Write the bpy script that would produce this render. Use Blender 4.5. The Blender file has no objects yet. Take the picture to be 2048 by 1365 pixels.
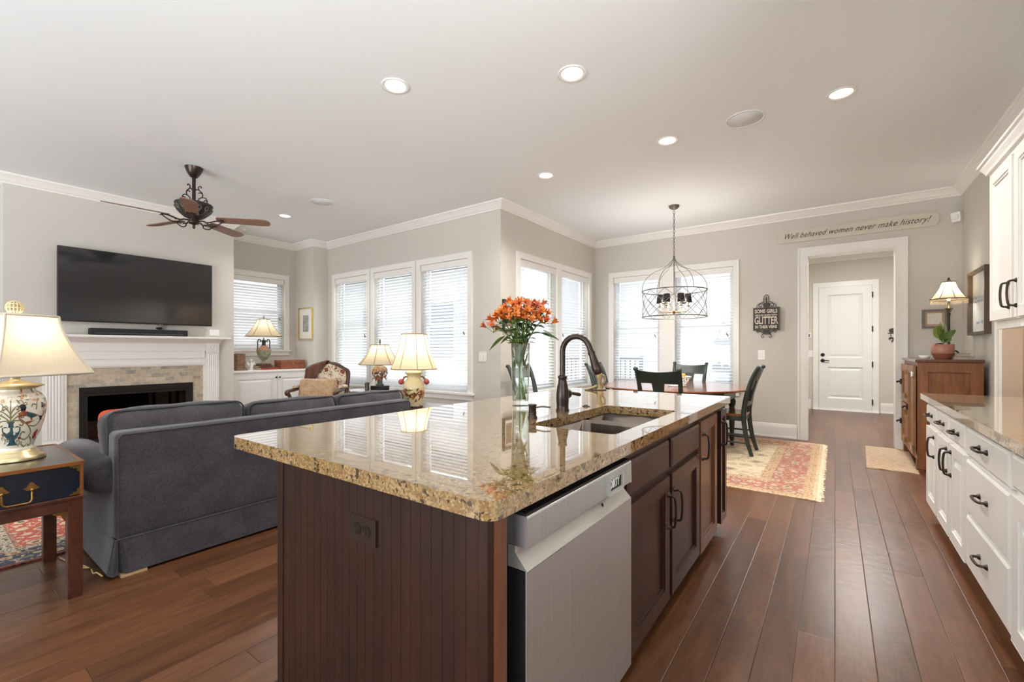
import bpy, bmesh, math, random
from math import sin, cos, pi, radians as RAD
from mathutils import Vector as V, Matrix as MX
from mathutils.geometry import tessellate_polygon

sc = bpy.context.scene
COL = sc.collection
random.seed(7)

# ---------------------------------------------------------------- camera
cam_d = bpy.data.cameras.new('camera')
cam = bpy.data.objects.new('camera', cam_d); COL.objects.link(cam)
cam_d.sensor_width = 36.0
cam_d.lens = 890.0 / 2048 * 36
cam_d.shift_y = 17.5 / 2048
cam_d.clip_start = 0.02
cam.location = (0, 0, 1.2)
cam.rotation_euler = (pi / 2, 0, RAD(35.974))
sc.camera = cam

# ---------------------------------------------------------------- world, exposure
w = bpy.data.worlds.new('sky'); sc.world = w; w.use_nodes = True
bg = w.node_tree.nodes['Background']
bg.inputs[0].default_value = (0.95, 0.97, 1.0, 1); bg.inputs[1].default_value = 0.64
sc.view_settings.view_transform = 'Standard'; sc.view_settings.look = 'None'
sc.view_settings.exposure = 1.05; sc.view_settings.gamma = 1.0
sc.view_settings.use_curve_mapping = False
sc.cycles.use_denoising = True
sc.cycles.max_bounces = 10; sc.cycles.diffuse_bounces = 5; sc.cycles.glossy_bounces = 4
sc.cycles.transmission_bounces = 8; sc.cycles.transparent_max_bounces = 16
sc.cycles.sample_clamp_indirect = 6.0
sc.cycles.caustics_reflective = False; sc.cycles.caustics_refractive = False


def area_light(name, loc, rot, sx, sy, power, col):
    d = bpy.data.lights.new(name, 'AREA'); d.shape = 'RECTANGLE'; d.size = sx; d.size_y = sy
    d.energy = power; d.color = col
    o = bpy.data.objects.new(name, d); COL.objects.link(o); o.location = loc; o.rotation_euler = rot
    return o


# fill lamps added behind the camera, outside the invented windows of wall_back
FILL = (0.91, 0.97, 1.0)
area_light('kitchen_fill', (-2.7, -3.6, 1.75), (RAD(90), 0, 0), 5.0, 2.3, 70, FILL)
area_light('kitchen_fill_low', (-2.6, -5.6, 0.2), (RAD(112), 0, 0), 5.6, 2.0, 300, FILL)
# fill lamps added outside an invented window in the right wall, beside the camera
area_light('right_fill', (1.75, -0.9, 1.8), (0, RAD(90), 0), 1.5, 3.2, 35, FILL)
area_light('right_fill_low', (3.2, -0.9, 0.1), (0, RAD(124), 0), 1.8, 3.4, 450, FILL)
# sky over the living-room and dining windows; upward lamps added below for the ceiling
SKY = (0.95, 0.975, 1.0)
area_light('skylight_living', (-5.4, 5.75, 3.6), (RAD(-52), 0, 0), 3.6, 1.6, 45, SKY)
area_light('skylight_dining_side', (-4.75, 5.9, 3.6), (0, RAD(-52), 0), 1.6, 2.4, 60, SKY)
area_light('skylight_dining', (-2.15, 8.45, 3.6), (RAD(-52), 0, 0), 2.3, 1.6, 50, SKY)
area_light('skylight_alcove', (-9.1, 3.45, 3.6), (0, RAD(-52), 0), 1.6, 1.2, 60, SKY)
area_light('ceiling_fill_living', (-5.4, 5.5, -0.05), (RAD(-143), 0, 0), 3.4, 1.4, 50, SKY)
area_light('ceiling_fill_dining_side', (-4.6, 5.9, -0.05), (0, RAD(-143), 0), 1.4, 2.2, 45, SKY)
area_light('ceiling_fill_dining', (-2.15, 8.3, -0.05), (RAD(-143), 0, 0), 2.2, 1.4, 40, SKY)
# unseen area lamp added to brighten the hall; ceiling light of the pantry
area_light('hall_fill', (0.3, 8.4, 3.02), (0, 0, 0), 0.5, 0.5, 48, (1.0, 0.98, 0.95))
area_light('pantry_ceiling_light', (1.8, 5.2, 3.0), (0, 0, 0), 0.4, 0.4, 14, (1.0, 0.86, 0.68))
# ================================================================ helpers
def S(r, g, b):
    f = lambda c: (c / 255 / 12.92) if c <= 10 else ((c / 255 + 0.055) / 1.055) ** 2.4
    return (f(r), f(g), f(b), 1.0)


class MB:
    """collects shapes into one mesh"""
    def __init__(s, off=(0, 0, 0), M=None):
        s.v = []; s.f = []; s.mi = []; s.sm = []; s.cur = 0
        s.M = M if M is not None else MX.Translation(V(off) * -1)

    def add(s, verts, faces, smooth=False):
        n = len(s.v)
        s.v += [tuple(s.M @ V(p)) for p in verts]
        for f in faces:
            s.f.append(tuple(i + n for i in f)); s.mi.append(s.cur); s.sm.append(smooth)
        return s

    def box(s, x0, x1, y0, y1, z0, z1):
        x0, x1 = min(x0, x1), max(x0, x1); y0, y1 = min(y0, y1), max(y0, y1); z0, z1 = min(z0, z1), max(z0, z1)
        vs = [(x0, y0, z0), (x1, y0, z0), (x1, y1, z0), (x0, y1, z0), (x0, y0, z1), (x1, y0, z1), (x1, y1, z1), (x0, y1, z1)]
        return s.add(vs, [(3, 2, 1, 0), (4, 5, 6, 7), (0, 1, 5, 4), (1, 2, 6, 5), (2, 3, 7, 6), (3, 0, 4, 7)])

    def hexa(s, vs):
        return s.add(vs, [(3, 2, 1, 0), (4, 5, 6, 7), (0, 1, 5, 4), (1, 2, 6, 5), (2, 3, 7, 6), (3, 0, 4, 7)])

    def bar(s, a, b, wx, wy, up=(0, 0, 1), wx2=None, wy2=None):
        """rectangular bar from a to b"""
        a, b = V(a), V(b); d = (b - a).normalized(); u = V(up)
        if abs(d.dot(u)) > 0.98: u = V((0, 1, 0))
        x = d.cross(u).normalized(); y = x.cross(d).normalized()
        wx2 = wx if wx2 is None else wx2; wy2 = wy if wy2 is None else wy2
        vs = []
        for p, p1, p2 in ((a, wx, wy), (b, wx2, wy2)):
            for i, j in ((-1, -1), (1, -1), (1, 1), (-1, 1)):
                vs.append(p + x * (i * p1 / 2) + y * (j * p2 / 2))
        return s.hexa(vs)

    def lathe(s, prof, c=(0, 0, 0), seg=24, axis='z', smooth=True, sx=1.0, sy=1.0, caps=True, ang0=0.0, R=None):
        """prof: [(r, h)...] bottom to top"""
        vs = []; fs = []
        for r, h in prof:
            for i in range(seg):
                a = ang0 + 2 * pi * i / seg
                p = V((r * cos(a) * sx, r * sin(a) * sy, h))
                if axis == 'x': p = V((p.z, p.x, p.y))
                elif axis == 'y': p = V((p.y, p.z, p.x))
                if R is not None: p = R @ p
                vs.append(p + V(c))
        n = len(prof)
        for k in range(n - 1):
            for i in range(seg):
                j = (i + 1) % seg
                fs.append((k * seg + i, k * seg + j, (k + 1) * seg + j, (k + 1) * seg + i))
        s.add(vs, fs, smooth)
        if caps:
            if prof[0][0] > 1e-5: s.add(vs[:seg], [tuple(range(seg - 1, -1, -1))], False)
            if prof[-1][0] > 1e-5: s.add(vs[-seg:], [tuple(range(seg))], False)
        return s

    def cyl(s, a, b, r0, r1=None, seg=16, smooth=True):
        a, b = V(a), V(b); r1 = r0 if r1 is None else r1
        d = b - a; q = d.to_track_quat('Z', 'Y').to_matrix()
        return s.lathe([(r0, 0), (r1, d.length)], a, seg, 'z', smooth, R=q)

    def tube(s, pts, r, seg=8, closed=False, smooth=True, flat=1.0):
        pts = [V(p) for p in pts]; n = len(pts)
        rs = r if isinstance(r, (list, tuple)) else [r] * n
        vs = []; fs = []; nrm = None
        for i in range(n):
            if closed: t = (pts[(i + 1) % n] - pts[i - 1])
            else: t = pts[min(i + 1, n - 1)] - pts[max(i - 1, 0)]
            t = t.normalized()
            if nrm is None:
                nrm = t.orthogonal().normalized()
                if abs(t.z) < 0.9: nrm = (V((0, 0, 1)) - t * t.z).normalized()
            else:
                nrm = (nrm - t * nrm.dot(t)).normalized()
            bn = t.cross(nrm)
            for k in range(seg):
                a = 2 * pi * k / seg
                vs.append(pts[i] + nrm * (cos(a) * rs[i]) + bn * (sin(a) * rs[i] * flat))
        m = n if closed else n - 1
        for i in range(m):
            i2 = (i + 1) % n
            for k in range(seg):
                k2 = (k + 1) % seg
                fs.append((i * seg + k, i * seg + k2, i2 * seg + k2, i2 * seg + k))
        s.add(vs, fs, smooth)
        if not closed:
            s.add(vs[:seg], [tuple(range(seg - 1, -1, -1))]); s.add(vs[-seg:], [tuple(range(seg))])
        return s

    def ball(s, c, rx, ry=None, rz=None, seg=16, rings=10):
        ry = rx if ry is None else ry; rz = rx if rz is None else rz
        vs = []; fs = []
        for i in range(rings + 1):
            t = -pi / 2 + pi * i / rings
            for k in range(seg):
                a = 2 * pi * k / seg
                vs.append((c[0] + rx * cos(t) * cos(a), c[1] + ry * cos(t) * sin(a), c[2] + rz * sin(t)))
        for i in range(rings):
            for k in range(seg):
                k2 = (k + 1) % seg
                fs.append((i * seg + k, i * seg + k2, (i + 1) * seg + k2, (i + 1) * seg + k))
        return s.add(vs, fs, True)

    def plate(s, loops, mapf, t0, t1, smooth=False):
        """2-D polygon with holes, extruded from t0 to t1; mapf(u, v, t) -> xyz"""
        flat = [p for l in loops for p in l]
        tris = tessellate_polygon([[V((p[0], p[1], 0)) for p in l] for l in loops])
        n = len(flat)
        vs = [mapf(p[0], p[1], t0) for p in flat] + [mapf(p[0], p[1], t1) for p in flat]
        fs = [tuple(t) for t in tris] + [tuple(n + i for i in reversed(t)) for t in tris]
        k = 0
        for l in loops:
            m = len(l)
            for i in range(m):
                j = (i + 1) % m
                fs.append((k + i, k + j, n + k + j, n + k + i))
            k += m
        return s.add(vs, fs, smooth)

    def sweep(s, path, prof, closed=False, up=False):
        """moulding: path of xy points (inside on the left), prof of (inward distance, z)"""
        n = len(path); vs = []; fs = []; m = len(prof)
        P = [V((p[0], p[1])) for p in path]
        for i in range(n):
            def nl(a, b):
                d = (b - a).normalized(); return V((-d.y, d.x))
            if closed or 0 < i < n - 1:
                n1 = nl(P[i - 1], P[i]); n2 = nl(P[i], P[(i + 1) % n])
                q = (n1 + n2); q = q / max(q.dot(n1), 0.2)
            elif i == 0: q = nl(P[0], P[1])
            else: q = nl(P[-2], P[-1])
            for d, z in prof:
                vs.append((P[i].x + q.x * d, P[i].y + q.y * d, z))
        for i in range(n if closed else n - 1):
            i2 = (i + 1) % n
            for k in range(m):
                k2 = (k + 1) % m
                fs.append((i * m + k, i2 * m + k, i2 * m + k2, i * m + k2))
        s.add(vs, fs)
        if not closed:
            s.add(vs[:m], [tuple(range(m))]); s.add(vs[-m:], [tuple(range(m - 1, -1, -1))])
        return s

    def rbox(s, c, h, r, puff=(0, 0, 0), n=6, M=None, wob=0.0, seed=0):
        """soft rounded box: centre, half sizes, corner radius, bulge on each axis"""
        rnd = random.Random(seed); ph = [rnd.uniform(0, 6.28) for _ in range(6)]
        def samples(hh):
            e = min(r, hh * 0.98); arc = [-hh + e * (1 - cos(pi / 2 * k / 4)) for k in range(4)]
            mid = [-(hh - e) + 2 * (hh - e) * k / n for k in range(n + 1)]
            return arc + mid + [-a for a in reversed(arc)]
        sx, sy, sz = samples(h[0]), samples(h[1]), samples(h[2])
        idx = {}; vs = []; fs = []
        def pt(x, y, z):
            key = (round(x, 6), round(y, 6), round(z, 6))
            if key in idx: return idx[key]
            q = V((x, y, z)); rr = [min(r, hh * 0.98) for hh in h]
            inn = V([max(-(h[i] - rr[i]), min(h[i] - rr[i], q[i])) for i in range(3)])
            d = q - inn
            if d.length > 1e-9:
                e = V([d[i] / rr[i] for i in range(3)]); e.normalize()
                q = inn + V([e[i] * rr[i] for i in range(3)])
            u = [q[i] / h[i] for i in range(3)]
            fx, fy, fz = [max(0, 1 - u[i] ** 2) for i in range(3)]
            q.x += puff[0] * (u[0]) * fy * fz; q.y += puff[1] * u[1] * fx * fz; q.z += puff[2] * u[2] * fx * fy
            if wob:
                q.x += wob * sin(q.y * 23 + ph[0] + q.z * 9); q.z += wob * sin(q.x * 17 + ph[1] + q.y * 21); q.y += wob * sin(q.z * 19 + ph[2] + q.x * 25)
            if M is not None: q = M @ q
            vs.append(q + V(c)); idx[key] = len(vs) - 1
            return idx[key]
        def grid(A, B, f):
            for i in range(len(A) - 1):
                for j in range(len(B) - 1):
                    fs.append((f(A[i], B[j]), f(A[i + 1], B[j]), f(A[i + 1], B[j + 1]), f(A[i], B[j + 1])))
        grid(sx, sy, lambda a, b: pt(a, b, h[2])); grid(sy, sx, lambda a, b: pt(b, a, -h[2]))
        grid(sy, sz, lambda a, b: pt(h[0], a, b)); grid(sz, sy, lambda a, b: pt(-h[0], b, a))
        grid(sz, sx, lambda a, b: pt(b, h[1], a)); grid(sx, sz, lambda a, b: pt(a, -h[1], b))
        fs2 = [f for f in fs if len(set(f)) == 4]
        return s.add(vs, fs2, True)

    def build(s, name, mats, parent=None, bev=0, seg=2, loc=None, rz=0.0, label=None, kind=None, sub=0):
        me = bpy.data.meshes.new(name)
        me.from_pydata(s.v, [], s.f)
        mats = mats if isinstance(mats, (list, tuple)) else [mats]
        for m in mats: me.materials.append(m)
        me.polygons.foreach_set('material_index', s.mi)
        me.polygons.foreach_set('use_smooth', s.sm)
        me.update()
        o = bpy.data.objects.new(name, me); COL.objects.link(o)
        if parent is not None: o.parent = parent
        if loc is not None: o.location = loc
        o.rotation_euler.z = rz
        if bev:
            b = o.modifiers.new('bevel', 'BEVEL'); b.width = bev; b.segments = seg; b.limit_method = 'ANGLE'; b.angle_limit = RAD(40)
        if sub:
            b = o.modifiers.new('soft', 'SUBSURF'); b.levels = sub; b.render_levels = sub
        if label: o['label'] = label
        if kind: o['kind'] = kind
        return o


def tag(o, label, cat, group=None, kind=None):
    o['label'] = label; o['category'] = cat
    if group: o['group'] = group
    if kind: o['kind'] = kind
    return o


def thing(name, label, cat, loc=(0, 0, 0), rz=0.0, group=None, kind=None):
    o = bpy.data.objects.new(name, None); COL.objects.link(o); o.empty_display_size = 0.1
    o.location = loc; o.rotation_euler.z = rz
    return tag(o, label, cat, group, kind)


def room(name):
    o = bpy.data.objects.new(name, None); COL.objects.link(o); o.empty_display_size = 0.1; o['kind'] = 'structure'
    return o


def dup(root, loc, rz, label, group=None):
    def cp(o, par):
        c = o.copy(); COL.objects.link(c); c.parent = par
        for ch in o.children: cp(ch, c)
        return c
    r = cp(root, None); r.location = loc; r.rotation_euler.z = rz; r['label'] = label
    if group: r['group'] = group
    return r


def text_mesh(body, size, extrude=0.001, shear=0.0, bold=0.0, xs=1.0, align='CENTER', space=1.0):
    cu = bpy.data.curves.new('lettering', 'FONT'); cu.body = body; cu.size = size; cu.extrude = extrude
    cu.shear = shear; cu.offset = bold; cu.align_x = align; cu.align_y = 'CENTER'; cu.space_character = space
    cu.resolution_u = 3
    o = bpy.data.objects.new('lettering', cu); COL.objects.link(o)
    dg = bpy.context.evaluated_depsgraph_get()
    me = bpy.data.meshes.new_from_object(o.evaluated_get(dg))
    bpy.data.objects.remove(o); bpy.data.curves.remove(cu)
    vs = [(v.co.x * xs, v.co.y, v.co.z) for v in me.vertices]; fs = [tuple(p.vertices) for p in me.polygons]
    bpy.data.meshes.remove(me)
    return vs, fs


def circle(cx, cy, r, n=24, a0=0.0, ry=None):
    ry = r if ry is None else ry
    return [(cx + r * cos(a0 + 2 * pi * i / n), cy + ry * sin(a0 + 2 * pi * i / n)) for i in range(n)]


def rect(u0, u1, v0, v1): return [(u0, v0), (u1, v0), (u1, v1), (u0, v1)]


def rrect(u0, u1, v0, v1, r, n=4):
    out = []
    for cx, cy, a in ((u1 - r, v1 - r, 0), (u0 + r, v1 - r, 90), (u0 + r, v0 + r, 180), (u1 - r, v0 + r, 270)):
        for k in range(n + 1):
            t = RAD(a + 90 * k / n); out.append((cx + r * cos(t), cy + r * sin(t)))
    return out


def spline(pts, n=8, closed=False):
    P = [V(p) for p in pts]; out = []; m = len(P)
    for i in range(m if closed else m - 1):
        if closed: p0, p1, p2, p3 = P[i - 1], P[i], P[(i + 1) % m], P[(i + 2) % m]
        else: p0, p1, p2, p3 = P[max(i - 1, 0)], P[i], P[i + 1], P[min(i + 2, m - 1)]
        for k in range(n):
            t = k / n
            out.append(0.5 * ((2 * p1) + (p2 - p0) * t + (2 * p0 - 5 * p1 + 4 * p2 - p3) * t * t + (3 * p1 - p0 - 3 * p2 + p3) * t ** 3))
    if not closed: out.append(P[-1])
    return out


# ================================================================ materials
def nn(nt, typ, ins=None, **at):
    nd = nt.nodes.new(typ)
    for k, v in at.items(): setattr(nd, k, v)
    for k, v in (ins or {}).items():
        sk = nd.inputs[k]
        if hasattr(v, 'is_output'): nt.links.new(v, sk)
        else: sk.default_value = v
    return nd


def ma(nt, op, a, b=0.0, c=0.0, clamp=False):
    nd = nn(nt, 'ShaderNodeMath', {0: a, 1: b, 2: c}, operation=op); nd.use_clamp = clamp
    return nd.outputs[0]


def mixc(nt, f, a, b, mode='MIX'):
    nd = nn(nt, 'ShaderNodeMix', data_type='RGBA', blend_type=mode)
    for k, v in ((0, f), (6, a), (7, b)):
        if hasattr(v, 'is_output'): nt.links.new(v, nd.inputs[k])
        else: nd.inputs[k].default_value = v
    return nd.outputs[2]


def ramp(nt, f, stops, interp='LINEAR'):
    nd = nn(nt, 'ShaderNodeValToRGB', {0: f}); cr = nd.color_ramp; cr.interpolation = interp
    while len(cr.elements) < len(stops): cr.elements.new(0.5)
    for e, (p, c) in zip(cr.elements, stops): e.position = p; e.color = c
    return nd.outputs[0]


def noise(nt, vec, scale, detail=3, rough=0.5, dist=0.0, out=0):
    return nn(nt, 'ShaderNodeTexNoise', {'Vector': vec, 'Scale': scale, 'Detail': detail, 'Roughness': rough, 'Distortion': dist}).outputs[out]


def mapped(nt, scale=(1, 1, 1), rot=(0, 0, 0), loc=(0, 0, 0), coord='Object'):
    tc = nn(nt, 'ShaderNodeTexCoord')
    return nn(nt, 'ShaderNodeMapping', {'Vector': tc.outputs[coord], 'Scale': scale, 'Rotation': rot, 'Location': loc}).outputs[0]


def newmat(name):
    m = bpy.data.materials.new(name); m.use_nodes = True
    return m, m.node_tree, m.node_tree.nodes['Principled BSDF']


def setp(nt, p, **k):
    names = dict(col='Base Color', rough='Roughness', metal='Metallic', spec='Specular IOR Level', normal='Normal', coat='Coat Weight',
                 coatr='Coat Roughness', sheen='Sheen Weight', trans='Transmission Weight', ior='IOR', alpha='Alpha', emit='Emission Color', estr='Emission Strength')
    for a, v in k.items():
        sk = p.inputs[names[a]]
        if hasattr(v, 'is_output'): nt.links.new(v, sk)
        else: sk.default_value = v


def bump(nt, h, strength=0.2, dist=0.01):
    return nn(nt, 'ShaderNodeBump', {'Height': h, 'Strength': strength, 'Distance': dist}).outputs[0]


def plain(name, c, rough=0.5, metal=0.0, spec=0.5, coat=0.0, var=0.04, nscale=6.0, bmp=0.0, bscale=60.0, sheen=0.0):
    """a painted, cast or woven surface: colour with a slight procedural variation and fine bump"""
    m, nt, p = newmat(name); v = mapped(nt)
    n = noise(nt, v, nscale, 3)
    dark = tuple(x * (1 - var) for x in c[:3]) + (1,); lite = tuple(min(1, x * (1 + var)) for x in c[:3]) + (1,)
    setp(nt, p, col=ramp(nt, n, [(0.3, dark), (0.7, lite)]), rough=rough, metal=metal, spec=spec, coat=coat, sheen=sheen)
    if bmp: setp(nt, p, normal=bump(nt, noise(nt, v, bscale, 2), bmp, 0.003))
    return m


def wood(name, a, b, rough=0.35, scale=(14, 14, 1.4), coat=0.0, grain=1.0, spec=0.5):
    m, nt, p = newmat(name); v = mapped(nt, scale)
    n1 = noise(nt, v, 2.2, 4, 0.6, 0.6); n2 = noise(nt, v, 9.0 * grain, 3, 0.7)
    f = ma(nt, 'ADD', ma(nt, 'MULTIPLY', n1, 0.65), ma(nt, 'MULTIPLY', n2, 0.35))
    setp(nt, p, col=ramp(nt, f, [(0.32, b), (0.66, a)]), rough=rough, coat=coat, coatr=0.12, spec=spec, normal=bump(nt, n2, 0.06, 0.003))
    return m


M_wall = plain('wall paint', S(205, 200, 191), 0.62, var=0.012, nscale=1.5, bmp=0.03, bscale=220)
M_tan = plain('tan wall paint', S(196, 178, 158), 0.62, var=0.012, nscale=1.5)
M_ceil = plain('ceiling paint', S(236, 239, 240), 0.8, var=0.008, nscale=0.7)
M_trim = plain('white trim paint', S(236, 234, 229), 0.32, var=0.008, nscale=2)
M_cab = plain('white cabinet paint', S(228, 225, 219), 0.3, var=0.012, nscale=3)
M_dooremb = plain('door paint', S(232, 232, 230), 0.35, var=0.008, nscale=2)
M_black = plain('black metal', S(24, 24, 25), 0.35, 0.3)
M_rubber = plain('black plastic', S(20, 20, 21), 0.45)
M_bronze = plain('oil rubbed bronze', S(62, 50, 45), 0.3, 0.65, var=0.15, nscale=20)
M_iron = plain('weathered dark iron', S(66, 60, 54), 0.5, 0.5, var=0.2, nscale=30)
M_pale = plain('pale lacquered brass', S(206, 188, 146), 0.3, 0.75, var=0.1, nscale=25)
M_pewter = plain('aged pewter wire', S(116, 110, 103), 0.45, 0.6, var=0.15, nscale=30)
M_brass = plain('antique brass', S(156, 118, 66), 0.3, 0.9, var=0.12, nscale=25)
M_gold = plain('polished gold leaf', S(205, 168, 96), 0.25, 0.85, var=0.1, nscale=30)
M_chrome = plain('chrome', S(210, 210, 210), 0.12, 1.0, var=0.02)
M_switch = plain('white plastic', S(238, 236, 232), 0.3, var=0.01)
M_cream = plain('cream candle sleeve', S(240, 226, 190), 0.5)
M_vinyl = plain('white window vinyl', S(226, 228, 230), 0.35, var=0.01)
M_mahog = wood('mahogany', S(88, 46, 29), S(48, 22, 13), 0.3, (9, 9, 9), 0.25)
M_cherry = wood('dark cherry cabinet', S(68, 36, 28), S(38, 19, 15), 0.33, (7, 7, 0.9), 0.15)
M_cherry2 = wood('lighter cherry stile', S(124, 78, 54), S(92, 54, 38), 0.33, (7, 7, 0.9), 0.15)
M_panel = wood('dark stained beadboard', S(57, 28, 16), S(24, 11, 7), 0.36, (4, 4, 0.6), 0.1)
M_table = wood('cherry table top', S(146, 84, 50), S(102, 52, 30), 0.16, (1.2, 12, 8), 0.5)
M_seat = wood('cherry chair seat', S(160, 98, 58), S(112, 62, 36), 0.25, (1.2, 12, 8), 0.3)
M_green = plain('dark green paint', S(43, 53, 47), 0.3, var=0.2, nscale=9)
M_oak = wood('brown oak', S(142, 92, 54), S(104, 62, 34), 0.4, (10, 10, 1.2), 0.1)
M_blade = wood('walnut fan blade', S(150, 116, 96), S(118, 88, 72), 0.4, (3, 14, 14))
M_boxwood = wood('reddish box veneer', S(150, 84, 50), S(108, 54, 32), 0.35, (3, 12, 12))
M_navy = plain('navy lacquer', S(19, 25, 36), 0.28, var=0.25, nscale=7, coat=0.2)
M_terra = plain('terracotta glaze', S(164, 112, 94), 0.45, var=0.08, nscale=8)
M_terra2 = plain('dark terracotta', S(140, 84, 66), 0.5, var=0.08, nscale=8)
M_leaf = plain('leaf green', S(84, 112, 48), 0.4, var=0.3, nscale=12)
M_leafd = plain('dark leaf green', S(58, 84, 42), 0.4, var=0.3, nscale=14)
M_stem = plain('stem green', S(104, 124, 62), 0.45, var=0.25, nscale=14)
M_orange = plain('orange petal', S(212, 114, 40), 0.5, var=0.22, nscale=40)
M_orange2 = plain('coral petal', S(204, 114, 80), 0.5, var=0.2, nscale=40)
M_speck = plain('petal heart', S(190, 130, 40), 0.5, var=0.3, nscale=60)


def mat_floor():
    m, nt, p = newmat('hand scraped hardwood'); tc = nn(nt, 'ShaderNodeTexCoord')
    sep = nn(nt, 'ShaderNodeSeparateXYZ', {0: tc.outputs['Object']}); x, y = sep.outputs[0], sep.outputs[1]
    W, L = 0.127, 1.25
    r = ma(nt, 'DIVIDE', x, W); row = ma(nt, 'FLOOR', r); fx = ma(nt, 'SUBTRACT', r, row)
    rr = nn(nt, 'ShaderNodeTexWhiteNoise', {'W': row}, noise_dimensions='1D').outputs[0]
    t = ma(nt, 'ADD', ma(nt, 'DIVIDE', y, L), ma(nt, 'MULTIPLY', rr, 7.3)); k = ma(nt, 'FLOOR', t); fy = ma(nt, 'SUBTRACT', t, k)
    idv = nn(nt, 'ShaderNodeCombineXYZ', {0: row, 1: k}).outputs[0]
    rnd = nn(nt, 'ShaderNodeTexWhiteNoise', {'Vector': idv}, noise_dimensions='3D').outputs[0]
    ex = ma(nt, 'MULTIPLY', ma(nt, 'MINIMUM', fx, ma(nt, 'SUBTRACT', 1.0, fx)), W)
    ey = ma(nt, 'MULTIPLY', ma(nt, 'MINIMUM', fy, ma(nt, 'SUBTRACT', 1.0, fy)), L)
    e = ma(nt, 'MINIMUM', ex, ey)
    seam = ma(nt, 'SUBTRACT', 1.0, ma(nt, 'DIVIDE', e, 0.0024, clamp=True), clamp=True)
    gv = nn(nt, 'ShaderNodeCombineXYZ', {0: ma(nt, 'MULTIPLY', x, 9.0), 1: ma(nt, 'MULTIPLY', y, 1.1), 2: ma(nt, 'MULTIPLY', rnd, 40.0)}).outputs[0]
    g1 = noise(nt, gv, 2.2, 5, 0.65, 0.8); g2 = noise(nt, gv, 12.0, 3, 0.6)
    f = ma(nt, 'ADD', ma(nt, 'ADD', ma(nt, 'MULTIPLY', g1, 0.55), ma(nt, 'MULTIPLY', g2, 0.2)), ma(nt, 'MULTIPLY', rnd, 0.2))
    c = ramp(nt, f, [(0.2, S(52, 29, 16)), (0.44, S(89, 54, 32)), (0.7, S(120, 78, 50))])
    c = mixc(nt, ma(nt, 'MULTIPLY', seam, 0.7), c, S(24, 14, 10))
    scr = noise(nt, nn(nt, 'ShaderNodeCombineXYZ', {0: ma(nt, 'MULTIPLY', x, 6.0), 1: ma(nt, 'MULTIPLY', y, 9.0), 2: ma(nt, 'MULTIPLY', rnd, 30.0)}).outputs[0], 2.0, 2, 0.5)
    h = ma(nt, 'SUBTRACT', ma(nt, 'ADD', ma(nt, 'MULTIPLY', scr, 0.8), ma(nt, 'MULTIPLY', g2, 0.1)), ma(nt, 'MULTIPLY', seam, 0.7))
    setp(nt, p, col=c, rough=ma(nt, 'ADD', 0.27, ma(nt, 'MULTIPLY', g1, 0.08)), spec=0.6, normal=bump(nt, h, 0.28, 0.006))
    return m


def mat_granite(name, base, gold, dark, cream, scale=1.0):
    m, nt, p = newmat(name); v = mapped(nt)
    wv = noise(nt, v, 14 * scale, 3, 0.6, 0.0, 1)
    vv = nn(nt, 'ShaderNodeVectorMath', {0: v, 1: nn(nt, 'ShaderNodeVectorMath', {0: wv, 'Scale': 0.02}, operation='SCALE').outputs[0]}, operation='ADD').outputs[0]
    vor = nn(nt, 'ShaderNodeTexVoronoi', {'Vector': vv, 'Scale': 95 * scale}); cell = nn(nt, 'ShaderNodeSeparateXYZ', {0: vor.outputs['Color']}).outputs[0]
    vor2 = nn(nt, 'ShaderNodeTexVoronoi', {'Vector': vv, 'Scale': 46 * scale}); cell2 = nn(nt, 'ShaderNodeSeparateXYZ', {0: vor2.outputs['Color']}).outputs[1]
    big = noise(nt, v, 5 * scale, 4, 0.6); mid = noise(nt, v, 26 * scale, 3, 0.6)
    c = ramp(nt, ma(nt, 'ADD', ma(nt, 'MULTIPLY', cell, 0.6), ma(nt, 'MULTIPLY', mid, 0.5)), [(0.2, gold), (0.5, base), (0.85, cream)])
    dk = ma(nt, 'MULTIPLY', ma(nt, 'GREATER_THAN', ma(nt, 'ADD', cell2, ma(nt, 'MULTIPLY', ma(nt, 'SUBTRACT', mid, 0.5), 1.6)), 0.88), ma(nt, 'GREATER_THAN', ma(nt, 'ADD', big, ma(nt, 'MULTIPLY', cell, 0.2)), 0.46))
    c = mixc(nt, ma(nt, 'MULTIPLY', dk, 0.9), c, dark)
    dk2 = ma(nt, 'GREATER_THAN', cell, 0.9)
    c = mixc(nt, ma(nt, 'MULTIPLY', dk2, 0.55), c, dark)
    setp(nt, p, col=c, rough=0.06, spec=0.5, coat=1.0, coatr=0.015)
    p.inputs['Coat IOR'].default_value = 1.75
    return m


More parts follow.
